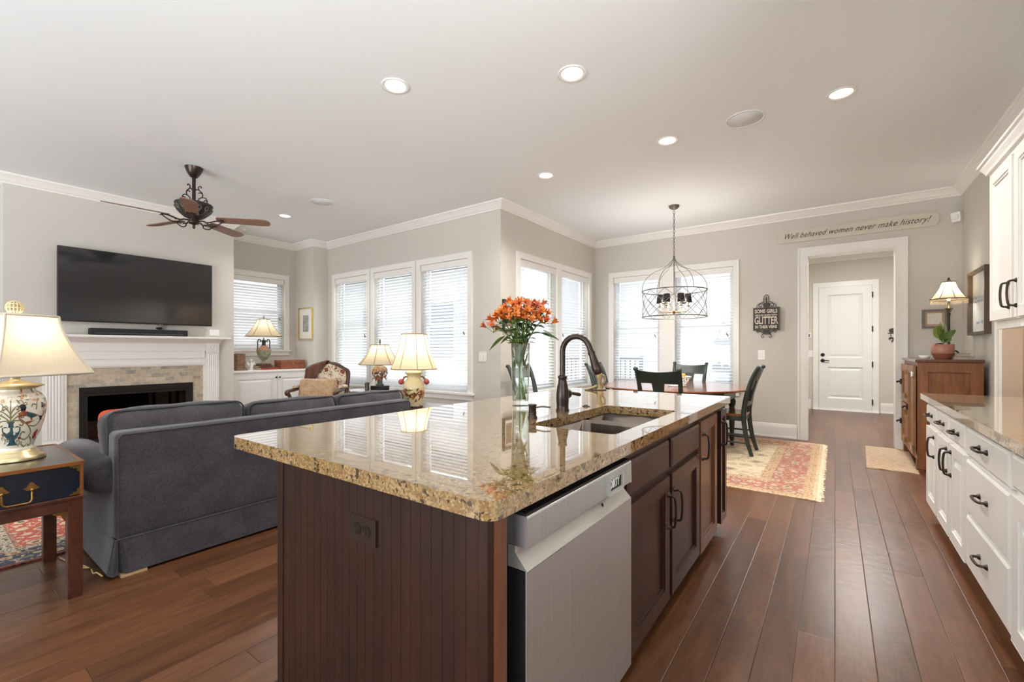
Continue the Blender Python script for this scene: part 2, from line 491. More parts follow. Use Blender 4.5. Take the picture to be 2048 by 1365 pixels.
def mat_tile():
    m, nt, p = newmat('tumbled marble mosaic'); tc = nn(nt, 'ShaderNodeTexCoord')
    sep = nn(nt, 'ShaderNodeSeparateXYZ', {0: tc.outputs['Object']})
    v = nn(nt, 'ShaderNodeCombineXYZ', {0: sep.outputs[1], 1: sep.outputs[2], 2: 0.0}).outputs[0]
    b = nn(nt, 'ShaderNodeTexBrick', {'Vector': v, 'Color1': (0, 0, 0, 1), 'Color2': (1, 1, 1, 1), 'Mortar': (0.5, 0.5, 0.5, 1), 'Scale': 1.0, 'Mortar Size': 0.0025,
                                     'Brick Width': 0.1, 'Row Height': 0.05, 'Bias': 0.0}, offset=0.5)
    c = ramp(nt, b.outputs['Color'], [(0.0, S(146, 138, 122)), (0.25, S(190, 178, 154)), (0.5, S(176, 158, 128)), (0.7, S(200, 190, 170)), (0.9, S(128, 124, 116))])
    c = mixc(nt, 0.35, c, ramp(nt, noise(nt, v, 22, 4, 0.6), [(0.3, S(150, 138, 116)), (0.7, S(226, 218, 200))]))
    c = mixc(nt, b.outputs['Fac'], c, S(190, 180, 162))
    setp(nt, p, col=c, rough=0.5, normal=bump(nt, ma(nt, 'SUBTRACT', 1.0, b.outputs['Fac']), 0.5, 0.003))
    return m


def mat_fabric(name, c, c2, scale=500, rough=0.9, sheen=0.25, big=7.0):
    m, nt, p = newmat(name); v = mapped(nt)
    w1 = noise(nt, mapped(nt, (0.25, 0.25, 3)), scale * 0.35, 2); w2 = noise(nt, mapped(nt, (3, 3, 0.25)), scale * 0.35, 2)
    f = ma(nt, 'ADD', ma(nt, 'MULTIPLY', ma(nt, 'ADD', w1, w2), 0.35), ma(nt, 'MULTIPLY', noise(nt, v, big, 4, 0.6), 0.3))
    setp(nt, p, col=ramp(nt, f, [(0.38, c2), (0.62, c)]), rough=rough, sheen=sheen, spec=0.2, normal=bump(nt, ma(nt, 'ADD', w1, w2), 0.25, 0.002))
    return m


def mat_shade(name, c, glow=0.5):
    m, nt, p = newmat(name); nt.nodes.remove(p)
    v = mapped(nt); col = ramp(nt, noise(nt, v, 130, 2), [(0.3, tuple(x * 0.95 for x in c[:3]) + (1,)), (0.7, c)])
    d = nn(nt, 'ShaderNodeBsdfDiffuse', {'Color': col}); t = nn(nt, 'ShaderNodeBsdfTranslucent', {'Color': col})
    mx = nn(nt, 'ShaderNodeMixShader', {0: glow, 1: d.outputs[0], 2: t.outputs[0]})
    nt.links.new(mx.outputs[0], nt.nodes['Material Output'].inputs[0])
    return m


def mat_glass(name, tint=(1, 1, 1, 1), refl=0.08):
    m, nt, p = newmat(name); nt.nodes.remove(p)
    v = mapped(nt); col = mixc(nt, ma(nt, 'MULTIPLY', noise(nt, v, 2.0, 1), 0.03), tint, (0.93, 0.97, 0.97, 1))
    t = nn(nt, 'ShaderNodeBsdfTransparent', {'Color': col}); g = nn(nt, 'ShaderNodeBsdfGlossy', {'Roughness': 0.02})
    fc_ = nn(nt, 'ShaderNodeLayerWeight', {'Blend': 0.5}).outputs['Facing']
    fr = ma(nt, 'MULTIPLY', ma(nt, 'ADD', 0.5, ma(nt, 'MULTIPLY', ma(nt, 'POWER', fc_, 4.0), 8.0)), refl)
    mx = nn(nt, 'ShaderNodeMixShader', {0: ma(nt, 'MINIMUM', fr, 0.9), 1: t.outputs[0], 2: g.outputs[0]})
    nt.links.new(mx.outputs[0], nt.nodes['Material Output'].inputs[0])
    return m


def mat_emit(name, c, s):
    m, nt, p = newmat(name); v = mapped(nt)
    setp(nt, p, col=c, emit=mixc(nt, ma(nt, 'MULTIPLY', noise(nt, v, 9, 1), 0.04), c, (1, 1, 1, 1)), estr=s)
    return m


def mat_rug(name, hx, hy, bands, field, mot_scale=6.0):
    """oriental rug: bands = [(distance from the edge, colour A, colour B, pattern scale)], field likewise, mirrored pattern"""
    m, nt, p = newmat(name); tc = nn(nt, 'ShaderNodeTexCoord')
    sep = nn(nt, 'ShaderNodeSeparateXYZ', {0: tc.outputs['Object']})
    ax, ay = ma(nt, 'ABSOLUTE', sep.outputs[0]), ma(nt, 'ABSOLUTE', sep.outputs[1])
    d = ma(nt, 'MINIMUM', ma(nt, 'SUBTRACT', hx, ax), ma(nt, 'SUBTRACT', hy, ay))
    v = nn(nt, 'ShaderNodeCombineXYZ', {0: ax, 1: ay}).outputs[0]
    def pat(a, b, c3, s):
        vo = nn(nt, 'ShaderNodeTexVoronoi', {'Vector': v, 'Scale': s, 'Randomness': 0.55})
        dist = ma(nt, 'ADD', vo.outputs['Distance'], ma(nt, 'MULTIPLY', ma(nt, 'SUBTRACT', noise(nt, v, s * 3.5, 3), 0.5), 0.5))
        c = ramp(nt, dist, [(0.0, c3), (0.16, c3), (0.2, b), (0.36, b), (0.4, a), (0.62, a), (0.66, b), (0.74, a)], 'CONSTANT')
        return c
    cur = pat(*field)
    for dist, a, b, c3, s in reversed(bands):
        cur = mixc(nt, ma(nt, 'LESS_THAN', d, dist), cur, pat(a, b, c3, s))
    cur = mixc(nt, 0.25, cur, ramp(nt, noise(nt, mapped(nt), 3.5, 4), [(0.3, (0.25, 0.2, 0.16, 1)), (0.7, (0.8, 0.7, 0.6, 1))]), 'SOFT_LIGHT')
    setp(nt, p, col=cur, rough=0.95, spec=0.1, sheen=0.2, normal=bump(nt, noise(nt, mapped(nt), 400, 2), 0.3, 0.002))
    return m


M_floor = mat_floor()
M_granite = mat_granite('golden granite', S(152, 121, 78), S(122, 90, 52), S(52, 41, 32), S(182, 154, 112), 1.9)
M_granite2 = mat_granite('pale granite', S(190, 168, 136), S(164, 134, 96), S(104, 90, 78), S(214, 200, 176), 1.15)
M_tile = mat_tile()
M_sofa = mat_fabric('charcoal blue linen', S(76, 71, 75), S(42, 39, 44))
M_pipe = plain('dark piping', S(58, 56, 62), 0.9)
M_shade = mat_shade('ivory lamp shade', S(238, 226, 204), 0.5)
M_shade2 = mat_shade('cream silk shade', S(240, 226, 196), 0.55)
M_pane = mat_glass('window glass', (1, 1, 1, 1), 0.05)
M_pglass = mat_glass('picture glass', (1, 1, 1, 1), 0.012)
M_vase = mat_glass('clear vase glass', (0.955, 0.98, 0.97, 1), 0.16)
M_bulb = mat_emit('lamp bulb', (1.0, 0.86, 0.66, 1), 2.0)
M_can = mat_emit('recessed light lens', (1.0, 0.96, 0.9, 1), 3.2)
M_steel, _nt, _p = newmat('brushed stainless steel')
_v = mapped(_nt, (1, 220, 1)); _n = noise(_nt, _v, 3.0, 3)
setp(_nt, _p, col=ramp(_nt, _n, [(0.3, S(208, 209, 210)), (0.7, S(230, 231, 232))]), metal=0.93, rough=ma(_nt, 'ADD', 0.34, ma(_nt, 'MULTIPLY', _n, 0.1)), normal=bump(_nt, _n, 0.04, 0.001))
M_sink = plain('satin sink steel', S(122, 110, 101), 0.48, 0.75, var=0.05, nscale=12)
M_slat, _nt, _p = newmat('white blind slat'); _nt.nodes.remove(_p)
_c = ramp(_nt, noise(_nt, mapped(_nt), 3, 2), [(0.3, S(224, 226, 227)), (0.7, S(231, 233, 234))])
_d = nn(_nt, 'ShaderNodeBsdfDiffuse', {'Color': _c}); _t = nn(_nt, 'ShaderNodeBsdfTranslucent', {'Color': _c}); _g = nn(_nt, 'ShaderNodeBsdfGlossy', {'Roughness': 0.3})
_m1 = nn(_nt, 'ShaderNodeMixShader', {0: 0.45, 1: _d.outputs[0], 2: _t.outputs[0]}); _m2 = nn(_nt, 'ShaderNodeMixShader', {0: 0.04, 1: _m1.outputs[0], 2: _g.outputs[0]})
_nt.links.new(_m2.outputs[0], _nt.nodes['Material Output'].inputs[0])
M_tv = plain('glossy black screen', S(40, 40, 42), 0.09, spec=0.7, var=0.02)
M_fire = plain('black firebox', S(26, 26, 26), 0.3)
# ================================================================ the room
XR, YD, XDL, YW, XF, XA, XC, YC = 1.165, 7.07, -3.36, 4.39, -7.05, -7.74, -7.14, 4.12
ZC = 3.05
YB = -3.2

FOOT = [(XA - 0.16, YB - 0.16), (2.42, YB - 0.16), (2.42, 11.06), (-1.0, 11.06), (-1.0, YD + 0.16), (XDL - 0.16, YD + 0.16), (XDL - 0.16, YW + 0.16), (XA - 0.16, YW + 0.16)]
MB().plate([FOOT], lambda u, v, t: (u, v, t), -0.12, 0).build('floor', M_floor, kind='structure')

CANS = [(-2.49, 2.04), (-1.424, 2.645), (0.035, 3.99), (-1.2, 3.99), (-2.48, 4.03), (-6.145, 3.13)]
MB().plate([FOOT] + [circle(x, y, 0.076, 20) for x, y in CANS], lambda u, v, t: (u, v, t), ZC, ZC + 0.12).build('ceiling', M_ceil, kind='structure')


def wall(name, axis, pos, thick, u0, u1, holes=(), mat=None, z0=0.0, z1=ZC, door=None):
    """axis 'x': plane x = pos, u is y;  axis 'y': plane y = pos, u is x"""
    f = (lambda u, v, t: (pos + t, u, v)) if axis == 'x' else (lambda u, v, t: (u, pos + t, v))
    return MB().plate([rect(u0, u1, z0, z1) if door is None else [(u0, z0), (door[0], z0), (door[0], door[2]), (door[1], door[2]), (door[1], z0), (u1, z0), (u1, z1), (u0, z1)]] + [rect(*h) for h in holes], f, 0, thick).build(name, mat or M_wall, kind='structure')


WT = 0.16
Z0, Z1 = 0.63, 2.405            # window opening
W3 = [(-6.925, -6.03), (-5.86, -4.97), (-4.80, -3.895)]
WL = [(4.80, 5.75), (5.885, 6.815)]
WD = [(-3.02, -2.245), (-2.01, -1.19)]
WA = (3.00, 3.93)
wall('wall_windows', 'y', YW, WT, XC, XDL - 0.0, [(a, b, Z0, Z1) for a, b in W3])
wall('wall_dining_side', 'x', XDL, -WT, YW + WT, YD, [(a, b, Z0, Z1) for a, b in WL])
wall('wall_dining', 'y', YD, WT, XDL - WT, XR + 0.12, [(a, b, Z0, Z1) for a, b in WD], door=(-0.304, 0.603, 2.45))
wall('wall_alcove', 'x', XA, -WT, 2.85, YC, [(WA[0], WA[1], 1.20, Z1)])
MB().box(XA - WT, XC, YC, YW + WT, 0, ZC).build('wall_column', M_wall, kind='structure')
FB = (1.215, 2.334, 0.06, 0.762)
wall('wall_fireplace', 'x', XF, -0.69, 0.64, 2.85, [FB])
wall('wall_left', 'x', XA, -WT, YB, 0.64, [(-0.75, 0.25, 1.20, Z1)])
wall('wall_right', 'x', XR, 0.12, YB, YD, [(-2.5, 0.7, 1.0, 2.4)], door=(4.62, 5.60, 2.45))
wall('wall_back', 'y', YB, -WT, XA - WT, XR + 0.12, [(-6.6, -4.6, 0.5, 2.6), (-4.3, -2.3, 0.5, 2.6), (-2.0, -0.4, 0.5, 2.6)])
# hall beyond the cased opening
YH = 10.9
wall('wall_hall', 'y', YH, WT, -0.98, 2.2)
wall('wall_hall_left', 'x', -0.88, -0.1, YD + WT, YH)
MB().box(-1.005, -0.98, YD + WT, 11.06, -0.15, ZC + 0.12).build('wall_hall_outside', plain('white outside siding', S(232, 234, 236), 0.7, var=0.02), kind='structure')
wall('wall_hall_right', 'x', 2.1, 0.1, YD + WT, YH)
# pantry behind the opening on the right
wall('wall_pantry', 'x', 2.3, 0.1, 4.2, 6.3, mat=M_tan)
wall('wall_pantry_far', 'y', 6.2, 0.1, XR + 0.12, 2.3, mat=M_tan)
wall('wall_pantry_near', 'y', 4.2, 0.1, XR + 0.12, 2.3, mat=M_tan)

# crown moulding and baseboards
PER = [(XR, YB), (XR, YD), (XDL, YD), (XDL, YW), (XC, YW), (XC, YC), (XA, YC), (XA, 2.85), (XF, 2.85), (XF, 0.64), (XA, 0.64), (XA, YB)]
CROWN = [(0, 2.95), (0.012, 2.95), (0.016, 2.965), (0.03, 2.975), (0.05, 3.0), (0.075, 3.025), (0.088, 3.033), (0.092, ZC), (0, ZC)]
MB().sweep(PER, CROWN, True).build('trim_1', M_trim, kind='structure')
HALLP = [(2.1, YD + WT), (2.1, YH), (-0.88, YH), (-0.88, YD + WT)]
MB().sweep(HALLP, CROWN).build('trim_2', M_trim, kind='structure')
BASE = [(0, 0), (0.022, 0), (0.022, 0.018), (0.014, 0.024), (0.014, 0.145), (0.011, 0.165), (0.007, 0.185), (0, 0.19)]
for nm, pth in (('baseboard_dining', [(-0.412, YD), (XDL, YD), (XDL, YW), (XC, YW), (XC, YC), (XA + 0.57, YC)]), ('baseboard_fireplace', [(XA + 0.57, 2.85), (XF, 2.85), (XF, 2.69)]),
                ('baseboard_hall_right', [(2.1, YD + WT), (2.1, YH), (0.70, YH)]), ('baseboard_hall_left', [(-0.40, YH), (-0.88, YH), (-0.88, YD + WT)]),
                ('baseboard_right', [(XR, 5.71), (XR, YD), (0.704, YD)]), ('baseboard_left', [(XA, 0.1), (XA, YB), (-6.9, YB)])):
    MB().sweep(pth, BASE).build(nm, M_trim, kind='structure')

# ---------------------------------------------------------------- windows
def casing_loop(u0, u1, z0, z1, cw):
    return [rect(u0 - cw, u1 + cw, z0, z1 + cw), rect(u0, u1, z0 + 0.001, z1)]


def window(name, axis, pos, out, groups, z0, z1, cw, ends=(0.02, 0.02)):
    """pos: inner wall face; out: +1/-1 outward sign; groups: openings sharing one casing"""
    def f(u, v, t): return (pos + out * t, u, v) if axis == 'x' else (u, pos + out * t, v)
    r = room(name)
    a, b = groups[0][0], groups[-1][1]
    m = MB(); m.plate([rect(a - cw, b + cw, z0, z1 + cw)] + [rect(u0, u1, z0 + 0.002, z1) for u0, u1 in groups], f, -0.02, 0.0)
    m.plate([rect(a - cw - 0.012, b + cw + 0.012, z1 + cw, z1 + cw + 0.006)], f, -0.026, 0)   # cap bead
    m.build('window_casing', M_trim, r, bev=0.003)
    m = MB(); m.plate([rect(a - cw - ends[0], b + cw + ends[1], z0 - 0.025, z0)], f, -0.05, 0.0)
    for u0, u1 in groups: m.plate([rect(u0, u1, z0 - 0.025, z0 + 0.001)], f, 0.0, 0.12)
    m.build('window_sill', M_trim, r, bev=0.004)
    m = MB(); m.plate([rect(a - cw, b + cw, z0 - 0.095, z0 - 0.025)], f, -0.018, 0.0); m.build('window_apron', M_trim, r, bev=0.003)
    for u0, u1 in groups:
        zm = z0 + (z1 - z0) * 0.51
        m = MB()
        m.plate([rect(u0, u1, z0, z1), rect(u0 + 0.025, u1 - 0.025, z0 + 0.03, z1 - 0.03)], f, 0.085, 0.15)          # jamb frame
        m.plate([rect(u0 + 0.025, u1 - 0.025, zm, z1 - 0.03), rect(u0 + 0.06, u1 - 0.06, zm + 0.04, z1 - 0.07)], f, 0.122, 0.145)
        m.plate([rect(u0 + 0.025, u1 - 0.025, z0 + 0.03, zm + 0.04), rect(u0 + 0.06, u1 - 0.06, z0 + 0.09, zm)], f, 0.096, 0.12)
        m.build('window_sash', M_vinyl, r)
        m = MB(); m.plate([rect(u0 + 0.05, u1 - 0.05, zm + 0.03, z1 - 0.06)], f, 0.131, 0.135); m.plate([rect(u0 + 0.05, u1 - 0.05, z0 + 0.08, zm + 0.01)], f, 0.106, 0.110)
        m.build('window_pane', M_pane, r)
    return r


for i, g in enumerate(W3): window('window_%d' % (i + 1), 'y', YW, 1, [g], Z0, Z1, 0.075, (0.03, 0.03) if i == 2 else (0.004, 0.004))
window('window_4', 'x', XDL, -1, WL, Z0, Z1, 0.08)
window('window_5', 'y', YD, 1, WD, Z0, Z1, 0.08)
window('window_6', 'x', XA, -1, [WA], 1.20, Z1, 0.08)
window('window_7', 'x', XA, -1, [(-0.75, 0.25)], 1.20, Z1, 0.08)
for i, (a, b) in enumerate(((-6.6, -4.6), (-4.3, -2.3), (-2.0, -0.4))): window('window_%d' % (8 + i), 'y', YB, -1, [(a, b)], 0.5, 2.6, 0.08)  # unseen back-wall windows, added to let the fill lamps in


window('window_11', 'x', XR, 1, [(-2.5, 0.7)], 1.0, 2.4, 0.08)  # unseen window, added to let fill light in from the right


def blind(label, axis, pos, out, u0, u1, z0, z1, tilt, wand):
    """wooden slat blind hung inside the opening"""
    u0 += 0.008; u1 -= 0.008
    def f(u, v, t): return (pos + out * t, u, v) if axis == 'x' else (u, pos + out * t, v)
    t0 = thing('window_blind', label, 'blind', f((u0 + u1) / 2, z0, 0.045), group='white slatted window blinds')
    off = tuple(t0.location)
    m = MB(off); n = int((z1 - 0.085 - z0 - 0.03) / 0.0445); ca, sa = cos(tilt), sin(tilt)
    for k in range(n):
        zc = z0 + 0.045 + k * 0.0445
        vs = []
        for e in range(4):
            q = -1 + 2 * e / 3; w_ = 0.025 * q; hgt = 0.0022 * (1 - q * q)
            for u in (u0 + 0.004, u1 - 0.004):
                vs.append(f(u, zc + w_ * sa + hgt * ca, 0.045 + w_ * ca - hgt * sa))
        fs = [(e * 2, e * 2 + 1, e * 2 + 3, e * 2 + 2) for e in range(3)]
        m.add(vs, fs)
    m.build('slats', M_slat, t0)
    m = MB(off); m.plate([rect(u0, u1, z1 - 0.085, z1 - 0.004)], f, 0.0, 0.012); m.plate([rect(u0 + 0.01, u1 - 0.01, z1 - 0.05, z1 - 0.006)], f, 0.013, 0.07); m.build('valance', M_trim, t0, bev=0.003)
    m = MB(off); m.plate([rect(u0 + 0.004, u1 - 0.004, z0 + 0.004, z0 + 0.02)], f, 0.02, 0.07); m.build('bottom_rail', M_slat, t0, bev=0.003)
    m = MB(off)
    for fr in (0.18, 0.82):
        u = u0 + (u1 - u0) * fr
        for t in (0.017, 0.073): m.tube([f(u, z0 + 0.02, t), f(u, z1 - 0.08, t)], 0.0012, 4)
    m.build('ladder_cord', M_slat, t0)
    m = MB(off); uw = u0 + (u1 - u0) * wand; zt = z0 + (z1 - z0) * 0.46
    for du in (0, 0.014): m.tube([f(uw + du, z1 - 0.09, 0.012), f(uw + du, zt - du * 1.5, 0.010)], 0.0011, 4)
    m.build('pull_cord', M_slat, t0)
    m = MB(off)
    for du in (0, 0.014): m.lathe([(0.002, 0.03), (0.005, 0.024), (0.007, 0.0)], f(uw + du, zt - 0.03 - du * 1.5, 0.010), 8)
    m.build('cord_tassel', M_iron, t0)
    return t0


T3 = RAD(44)
for (a, b), l in zip(W3, ('white slatted blind in the corner window behind the armchair, leftmost of three', 'white slatted blind in the middle window, behind the topiary lamp', 'white slatted blind in the window behind the tall cream vase lamp')):
    blind(l, 'y', YW, 1, a, b, Z0, Z1, T3, 0.9)
for (a, b), l in zip(WL, ('white slatted blind behind the orange flowers, by the outer corner', 'white slatted blind behind the arched faucet, nearest the dining corner')):
    blind(l, 'x', XDL, -1, a, b, Z0, Z1, RAD(20), 0.08)
for (a, b), l in zip(WD, ('white slatted blind left of the chandelier chain, on the dining wall', 'white slatted blind right of the chandelier chain, beside the black wall sign')):
    blind(l, 'y', YD, 1, a, b, Z0, Z1, RAD(17), 0.9)
blind('white slatted blind of the small window over the white cabinet, behind the urn lamp', 'x', XA, -1, WA[0], WA[1], 1.20, Z1, T3, 0.92)

# ---------------------------------------------------------------- cased opening, hall door
def door_casing(name, axis, pos, out, u0, u1, z1, cw, depth):
    def f(u, v, t): return (pos + out * t, u, v) if axis == 'x' else (u, pos + out * t, v)
    m = MB()
    m.plate([[(u0 - cw, 0), (u0 - cw, z1 + cw), (u1 + cw, z1 + cw), (u1 + cw, 0), (u1, 0), (u1, z1), (u0, z1), (u0, 0)]], f, -0.02, 0.0)
    e = 0.022
    m.plate([[(u0 - cw, 0), (u0 - cw, z1 + cw), (u1 + cw, z1 + cw), (u1 + cw, 0), (u1 + cw - e, 0), (u1 + cw - e, z1 + cw - e), (u0 - cw + e, z1 + cw - e), (u0 - cw + e, 0)]], f, -0.03, -0.02)
    m.plate([[(u0 - 0.001, 0), (u0 - 0.001, z1 + 0.001), (u1 + 0.001, z1 + 0.001), (u1 + 0.001, 0), (u1 - 0.014, 0), (u1 - 0.014, z1 - 0.014), (u0 + 0.014, z1 - 0.014), (u0 + 0.014, 0)]], f, -0.02, depth + 0.02)
    return m.build(name, M_trim, kind='structure', bev=0.003)


door_casing('trim_3', 'y', YD, 1, -0.304, 0.603, 2.45, 0.1, WT)
door_casing('trim_4', 'x', XR, 1, 4.62, 5.60, 2.45, 0.075, -0.018)
MB().box(XR + 0.004, XR + 0.122, 5.588, 5.60, 0, 2.45).build('trim_5', M_tan, kind='structure')

dr = room('door_1'); DX0, DX1, DZ = -0.262, 0.572, 2.44
m = MB(); f = lambda u, v, t: (u, YH + t, v)
m.plate([[(DX0 - 0.1, 0), (DX0 - 0.1, DZ + 0.1), (DX1 + 0.1, DZ + 0.1), (DX1 + 0.1, 0), (DX1 + 0.004, 0), (DX1 + 0.004, DZ + 0.004), (DX0 - 0.004, DZ + 0.004), (DX0 - 0.004, 0)]], f, -0.025, 0)
m.build('door_casing', M_trim, dr, bev=0.004)
m = MB()
P1, P2 = (DX0 + 0.135, DX1 - 0.135, 1.04, 2.29), (DX0 + 0.135, DX1 - 0.135, 0.24, 0.86)
m.plate([rect(DX0, DX1, 0.012, DZ), rect(*P1), rect(*P2)], f, -0.045, -0.005)
for a, b, c, d in (P1, P2):
    g = 0.03
    m.add([f(a, c, -0.045), f(b, c, -0.045), f(b, d, -0.045), f(a, d, -0.045), f(a + g, c + g, -0.025), f(b - g, c + g, -0.025), f(b - g, d - g, -0.025), f(a + g, d - g, -0.025)],
          [(0, 1, 5, 4), (1, 2, 6, 5), (2, 3, 7, 6), (3, 0, 4, 7)])
    g2 = 0.07
    m.add([f(a + g, c + g, -0.025), f(b - g, c + g, -0.025), f(b - g, d - g, -0.025), f(a + g, d - g, -0.025), f(a + g2, c + g2, -0.036), f(b - g2, c + g2, -0.036), f(b - g2, d - g2, -0.036), f(a + g2, d - g2, -0.036)],
          [(0, 1, 5, 4), (1, 2, 6, 5), (2, 3, 7, 6), (3, 0, 4, 7), (4, 5, 6, 7)])
m.build('door_leaf', M_dooremb, dr)
m = MB(); m.lathe([(0.034, 0), (0.034, 0.012), (0.024, 0.02)], (DX0 + 0.062, YH - 0.045, 1.10), 16, R=MX.Rotation(RAD(90), 3, 'X')); m.box(DX0 + 0.058, DX0 + 0.066, YH - 0.078, YH - 0.06, 1.085, 1.115); m.build('deadbolt', M_black, dr)
m = MB(); m.lathe([(0.034, 0), (0.034, 0.012), (0.014, 0.018), (0.012, 0.05)], (DX0 + 0.062, YH - 0.045, 0.985), 16, R=MX.Rotation(RAD(90), 3, 'X'))
m.tube(spline([(DX0 + 0.062, YH - 0.092, 0.985), (DX0 + 0.10, YH - 0.094, 0.987), (DX0 + 0.17, YH - 0.09, 0.98)], 4), 0.009, 8); m.build('door_lever', M_black, dr)
for z in (0.2, 0.92, 1.6, 2.25):
    m = MB(); m.box(DX1 - 0.006, DX1 + 0.014, YH - 0.05, YH - 0.03, z - 0.05, z + 0.05); m.cyl((DX1 + 0.003, YH - 0.05, z - 0.053), (DX1 + 0.003, YH - 0.05, z + 0.053), 0.007, seg=8); m.build('door_hinge', M_black, dr)
m = MB(); m.box(DX0 - 0.1, DX1 + 0.1, YH - 0.08, YH, 0, 0.012); m.build('threshold', M_trim, dr)

# ---------------------------------------------------------------- recessed lights, speakers, smoke alarm
CL = ('recessed ceiling light nearest the camera on the left, above the island', 'recessed ceiling light at the top centre of the ceiling, above the sink', 'recessed ceiling light beyond the round speaker, rightmost in the ceiling',
      'recessed ceiling light left of the round speaker, towards the chandelier', 'small recessed ceiling light above the outer wall corner', 'recessed ceiling light in the living room, beyond the fan')
for (x, y), l in zip(CANS, CL):
    t0 = thing('ceiling_light', l, 'ceiling light', (x, y, ZC), group='recessed ceiling lights')
    MB().lathe([(0.070, 0.0), (0.094, -0.001), (0.096, -0.004), (0.090, -0.008), (0.076, -0.006), (0.070, 0.0)], seg=28, caps=False).build('trim_ring', M_trim, t0)
    MB().lathe([(0.0755, -0.004), (0.066, 0.03), (0.058, 0.062), (0.058, 0.072), (0.0755, 0.075)], seg=28, caps=False).build('baffle', M_trim, t0)
    MB().lathe([(0.0, 0.061), (0.0575, 0.061)], seg=28, caps=False).build('lens', M_can, t0)
    d = bpy.data.lights.new('downlight', 'SPOT'); d.energy = 62 if x > -3 and y > 3.5 else 30; d.color = (1.0, 0.96, 0.91); d.spot_size = RAD(140); d.spot_blend = 0.9; d.shadow_soft_size = 0.05
    o = bpy.data.objects.new('downlight', d); COL.objects.link(o); o.parent = t0; o.location = (0, 0, -0.012)
for x, y, l in ((-0.583, 3.98, 'flush round ceiling speaker between the recessed lights over the kitchen aisle'), (-5.2, 3.12, 'flush round ceiling speaker over the living room windows'), (-5.22, 0.24, 'flush round ceiling speaker cut off by the left edge of the photo')):
    t0 = thing('ceiling_speaker', l, 'speaker', (x, y, ZC), group='round ceiling speakers')
    MB().lathe([(0.128, 0.001), (0.14, 0.001), (0.139, -0.006), (0.130, -0.006), (0.128, 0.001)], seg=36, caps=False).build('speaker_rim', M_ceil, t0)
    MB().lathe([(0.0, -0.004), (0.129, -0.0035), (0.129, 0.0)], seg=36, caps=False).build('speaker_grille', plain('grey speaker mesh', S(228, 231, 233), 0.8, bmp=0.4, bscale=700), t0)
t0 = thing('smoke_detector', 'small white smoke detector on the ceiling behind the fan blade', 'smoke detector', (-7.3, 3.05, ZC))
MB().lathe([(0.062, 0.0), (0.062, -0.018), (0.05, -0.032), (0.02, -0.036), (0, -0.036)], seg=24).build('detector_shell', M_switch, t0)


# ---------------------------------------------------------------- switches and wall plates
def wall_plate(name, label, cat, M, wdt, hgt, gangs, mat=M_switch, tog=True):
    """local frame: x across, z up, plate faces -y"""
    t0 = thing(name, label, cat); t0.matrix_world = M
    m = MB(); m.plate([rrect(-wdt / 2, wdt / 2, -hgt / 2, hgt / 2, 0.006)], lambda u, v, t: (u, t, v), -0.006, 0.0); m.build('plate', mat, t0, bev=0.002)
    for k in range(gangs):
        x = (k - (gangs - 1) / 2) * 0.046
        m = MB(); m.box(x - 0.015, x + 0.015, -0.009, -0.005, -0.033, 0.033); m.build('rocker', mat, t0, bev=0.002)
    return t0


wall_plate('light_switch', 'white double light switch on the wall left of the orange flowers', 'light switch', MX.Translation((-3.652, YW, 1.112)), 0.118, 0.125, 2)
wall_plate('light_switch', 'white single light switch below the black glitter sign', 'light switch', MX.Translation((-0.83, YD, 1.13)), 0.085, 0.135, 1)
wall_plate('light_switch', 'small white wall plate between the television and the mantel shelf', 'wall plate', MX.Translation((XF, 2.60, 1.44)) @ MX.Rotation(RAD(90), 4, 'Z'), 0.12, 0.085, 1)
wall_plate('light_switch', 'white light switch in the hall, left of the white door', 'light switch', MX.Translation((-0.40, YH, 1.12)), 0.085, 0.135, 1)
t0 = thing('thermostat', 'small white thermostat on the hall wall by the door opening', 'thermostat', (-0.44, YH, 1.49))
m = MB(); m.box(-0.05, 0.05, -0.022, 0, -0.055, 0.055); m.build('thermostat_case', M_switch, t0, bev=0.006)
m = MB(); m.box(-0.02, 0.025, -0.024, -0.021, -0.03, 0.03); m.build('thermostat_screen', plain('dark lcd', S(92, 96, 92), 0.2), t0)
t0 = thing('motion_sensor', 'small white alarm motion sensor high in the dining corner', 'sensor', (1.12, YD - 0.045, 2.70), rz=RAD(-35))
m = MB(); m.hexa([(-0.04, -0.03, -0.055), (0.04, -0.03, -0.055), (0.045, 0.03, -0.05), (-0.045, 0.03, -0.05), (-0.045, -0.05, 0.05), (0.045, -0.05, 0.05), (0.045, 0.03, 0.06), (-0.045, 0.03, 0.06)]); m.build('sensor_case', M_switch, t0, bev=0.006)
m = MB(); m.box(-0.03, 0.03, -0.052, -0.034, -0.03, 0.02); m.build('sensor_lens', M_trim, t0, bev=0.004)
# ================================================================ living room
# ---------------------------------------------------------------- fireplace surround
fp = thing('fireplace_mantel', 'white painted fireplace mantel with fluted pilasters under the television', 'mantel', (XF, 1.78, 0))
o3 = (XF, 1.78, 0)
L0, L1, R0, R1 = 0.92, 1.085, 2.482, 2.64
for a, b, nm in ((L0, L1, 'pilaster'), (R0, R1, 'pilaster')):
    m = MB(o3); m.box(XF, XF + 0.05, a, b, 0.0, 1.29); m.box(XF, XF + 0.065, a - 0.008, b + 0.008, 0, 0.16)
    for k in range(5):
        y = a + 0.033 + k * (b - a - 0.066) / 4; m.cyl((XF + 0.05, y, 0.2), (XF + 0.05, y, 1.14), 0.0085, seg=8)
    m.build('pilaster', M_trim, fp, bev=0.003)
    m = MB(o3); m.box(XF, XF + 0.062, a, b, 1.16, 1.29); yc = (a + b) / 2
    m.lathe([(0.048, 0.062), (0.048, 0.07), (0.036, 0.072), (0.032, 0.064), (0.018, 0.066), (0.008, 0.074), (0, 0.075)], (XF, yc, 1.225), 20, axis='x'); m.build('corner_rosette', M_trim, fp, bev=0.002)
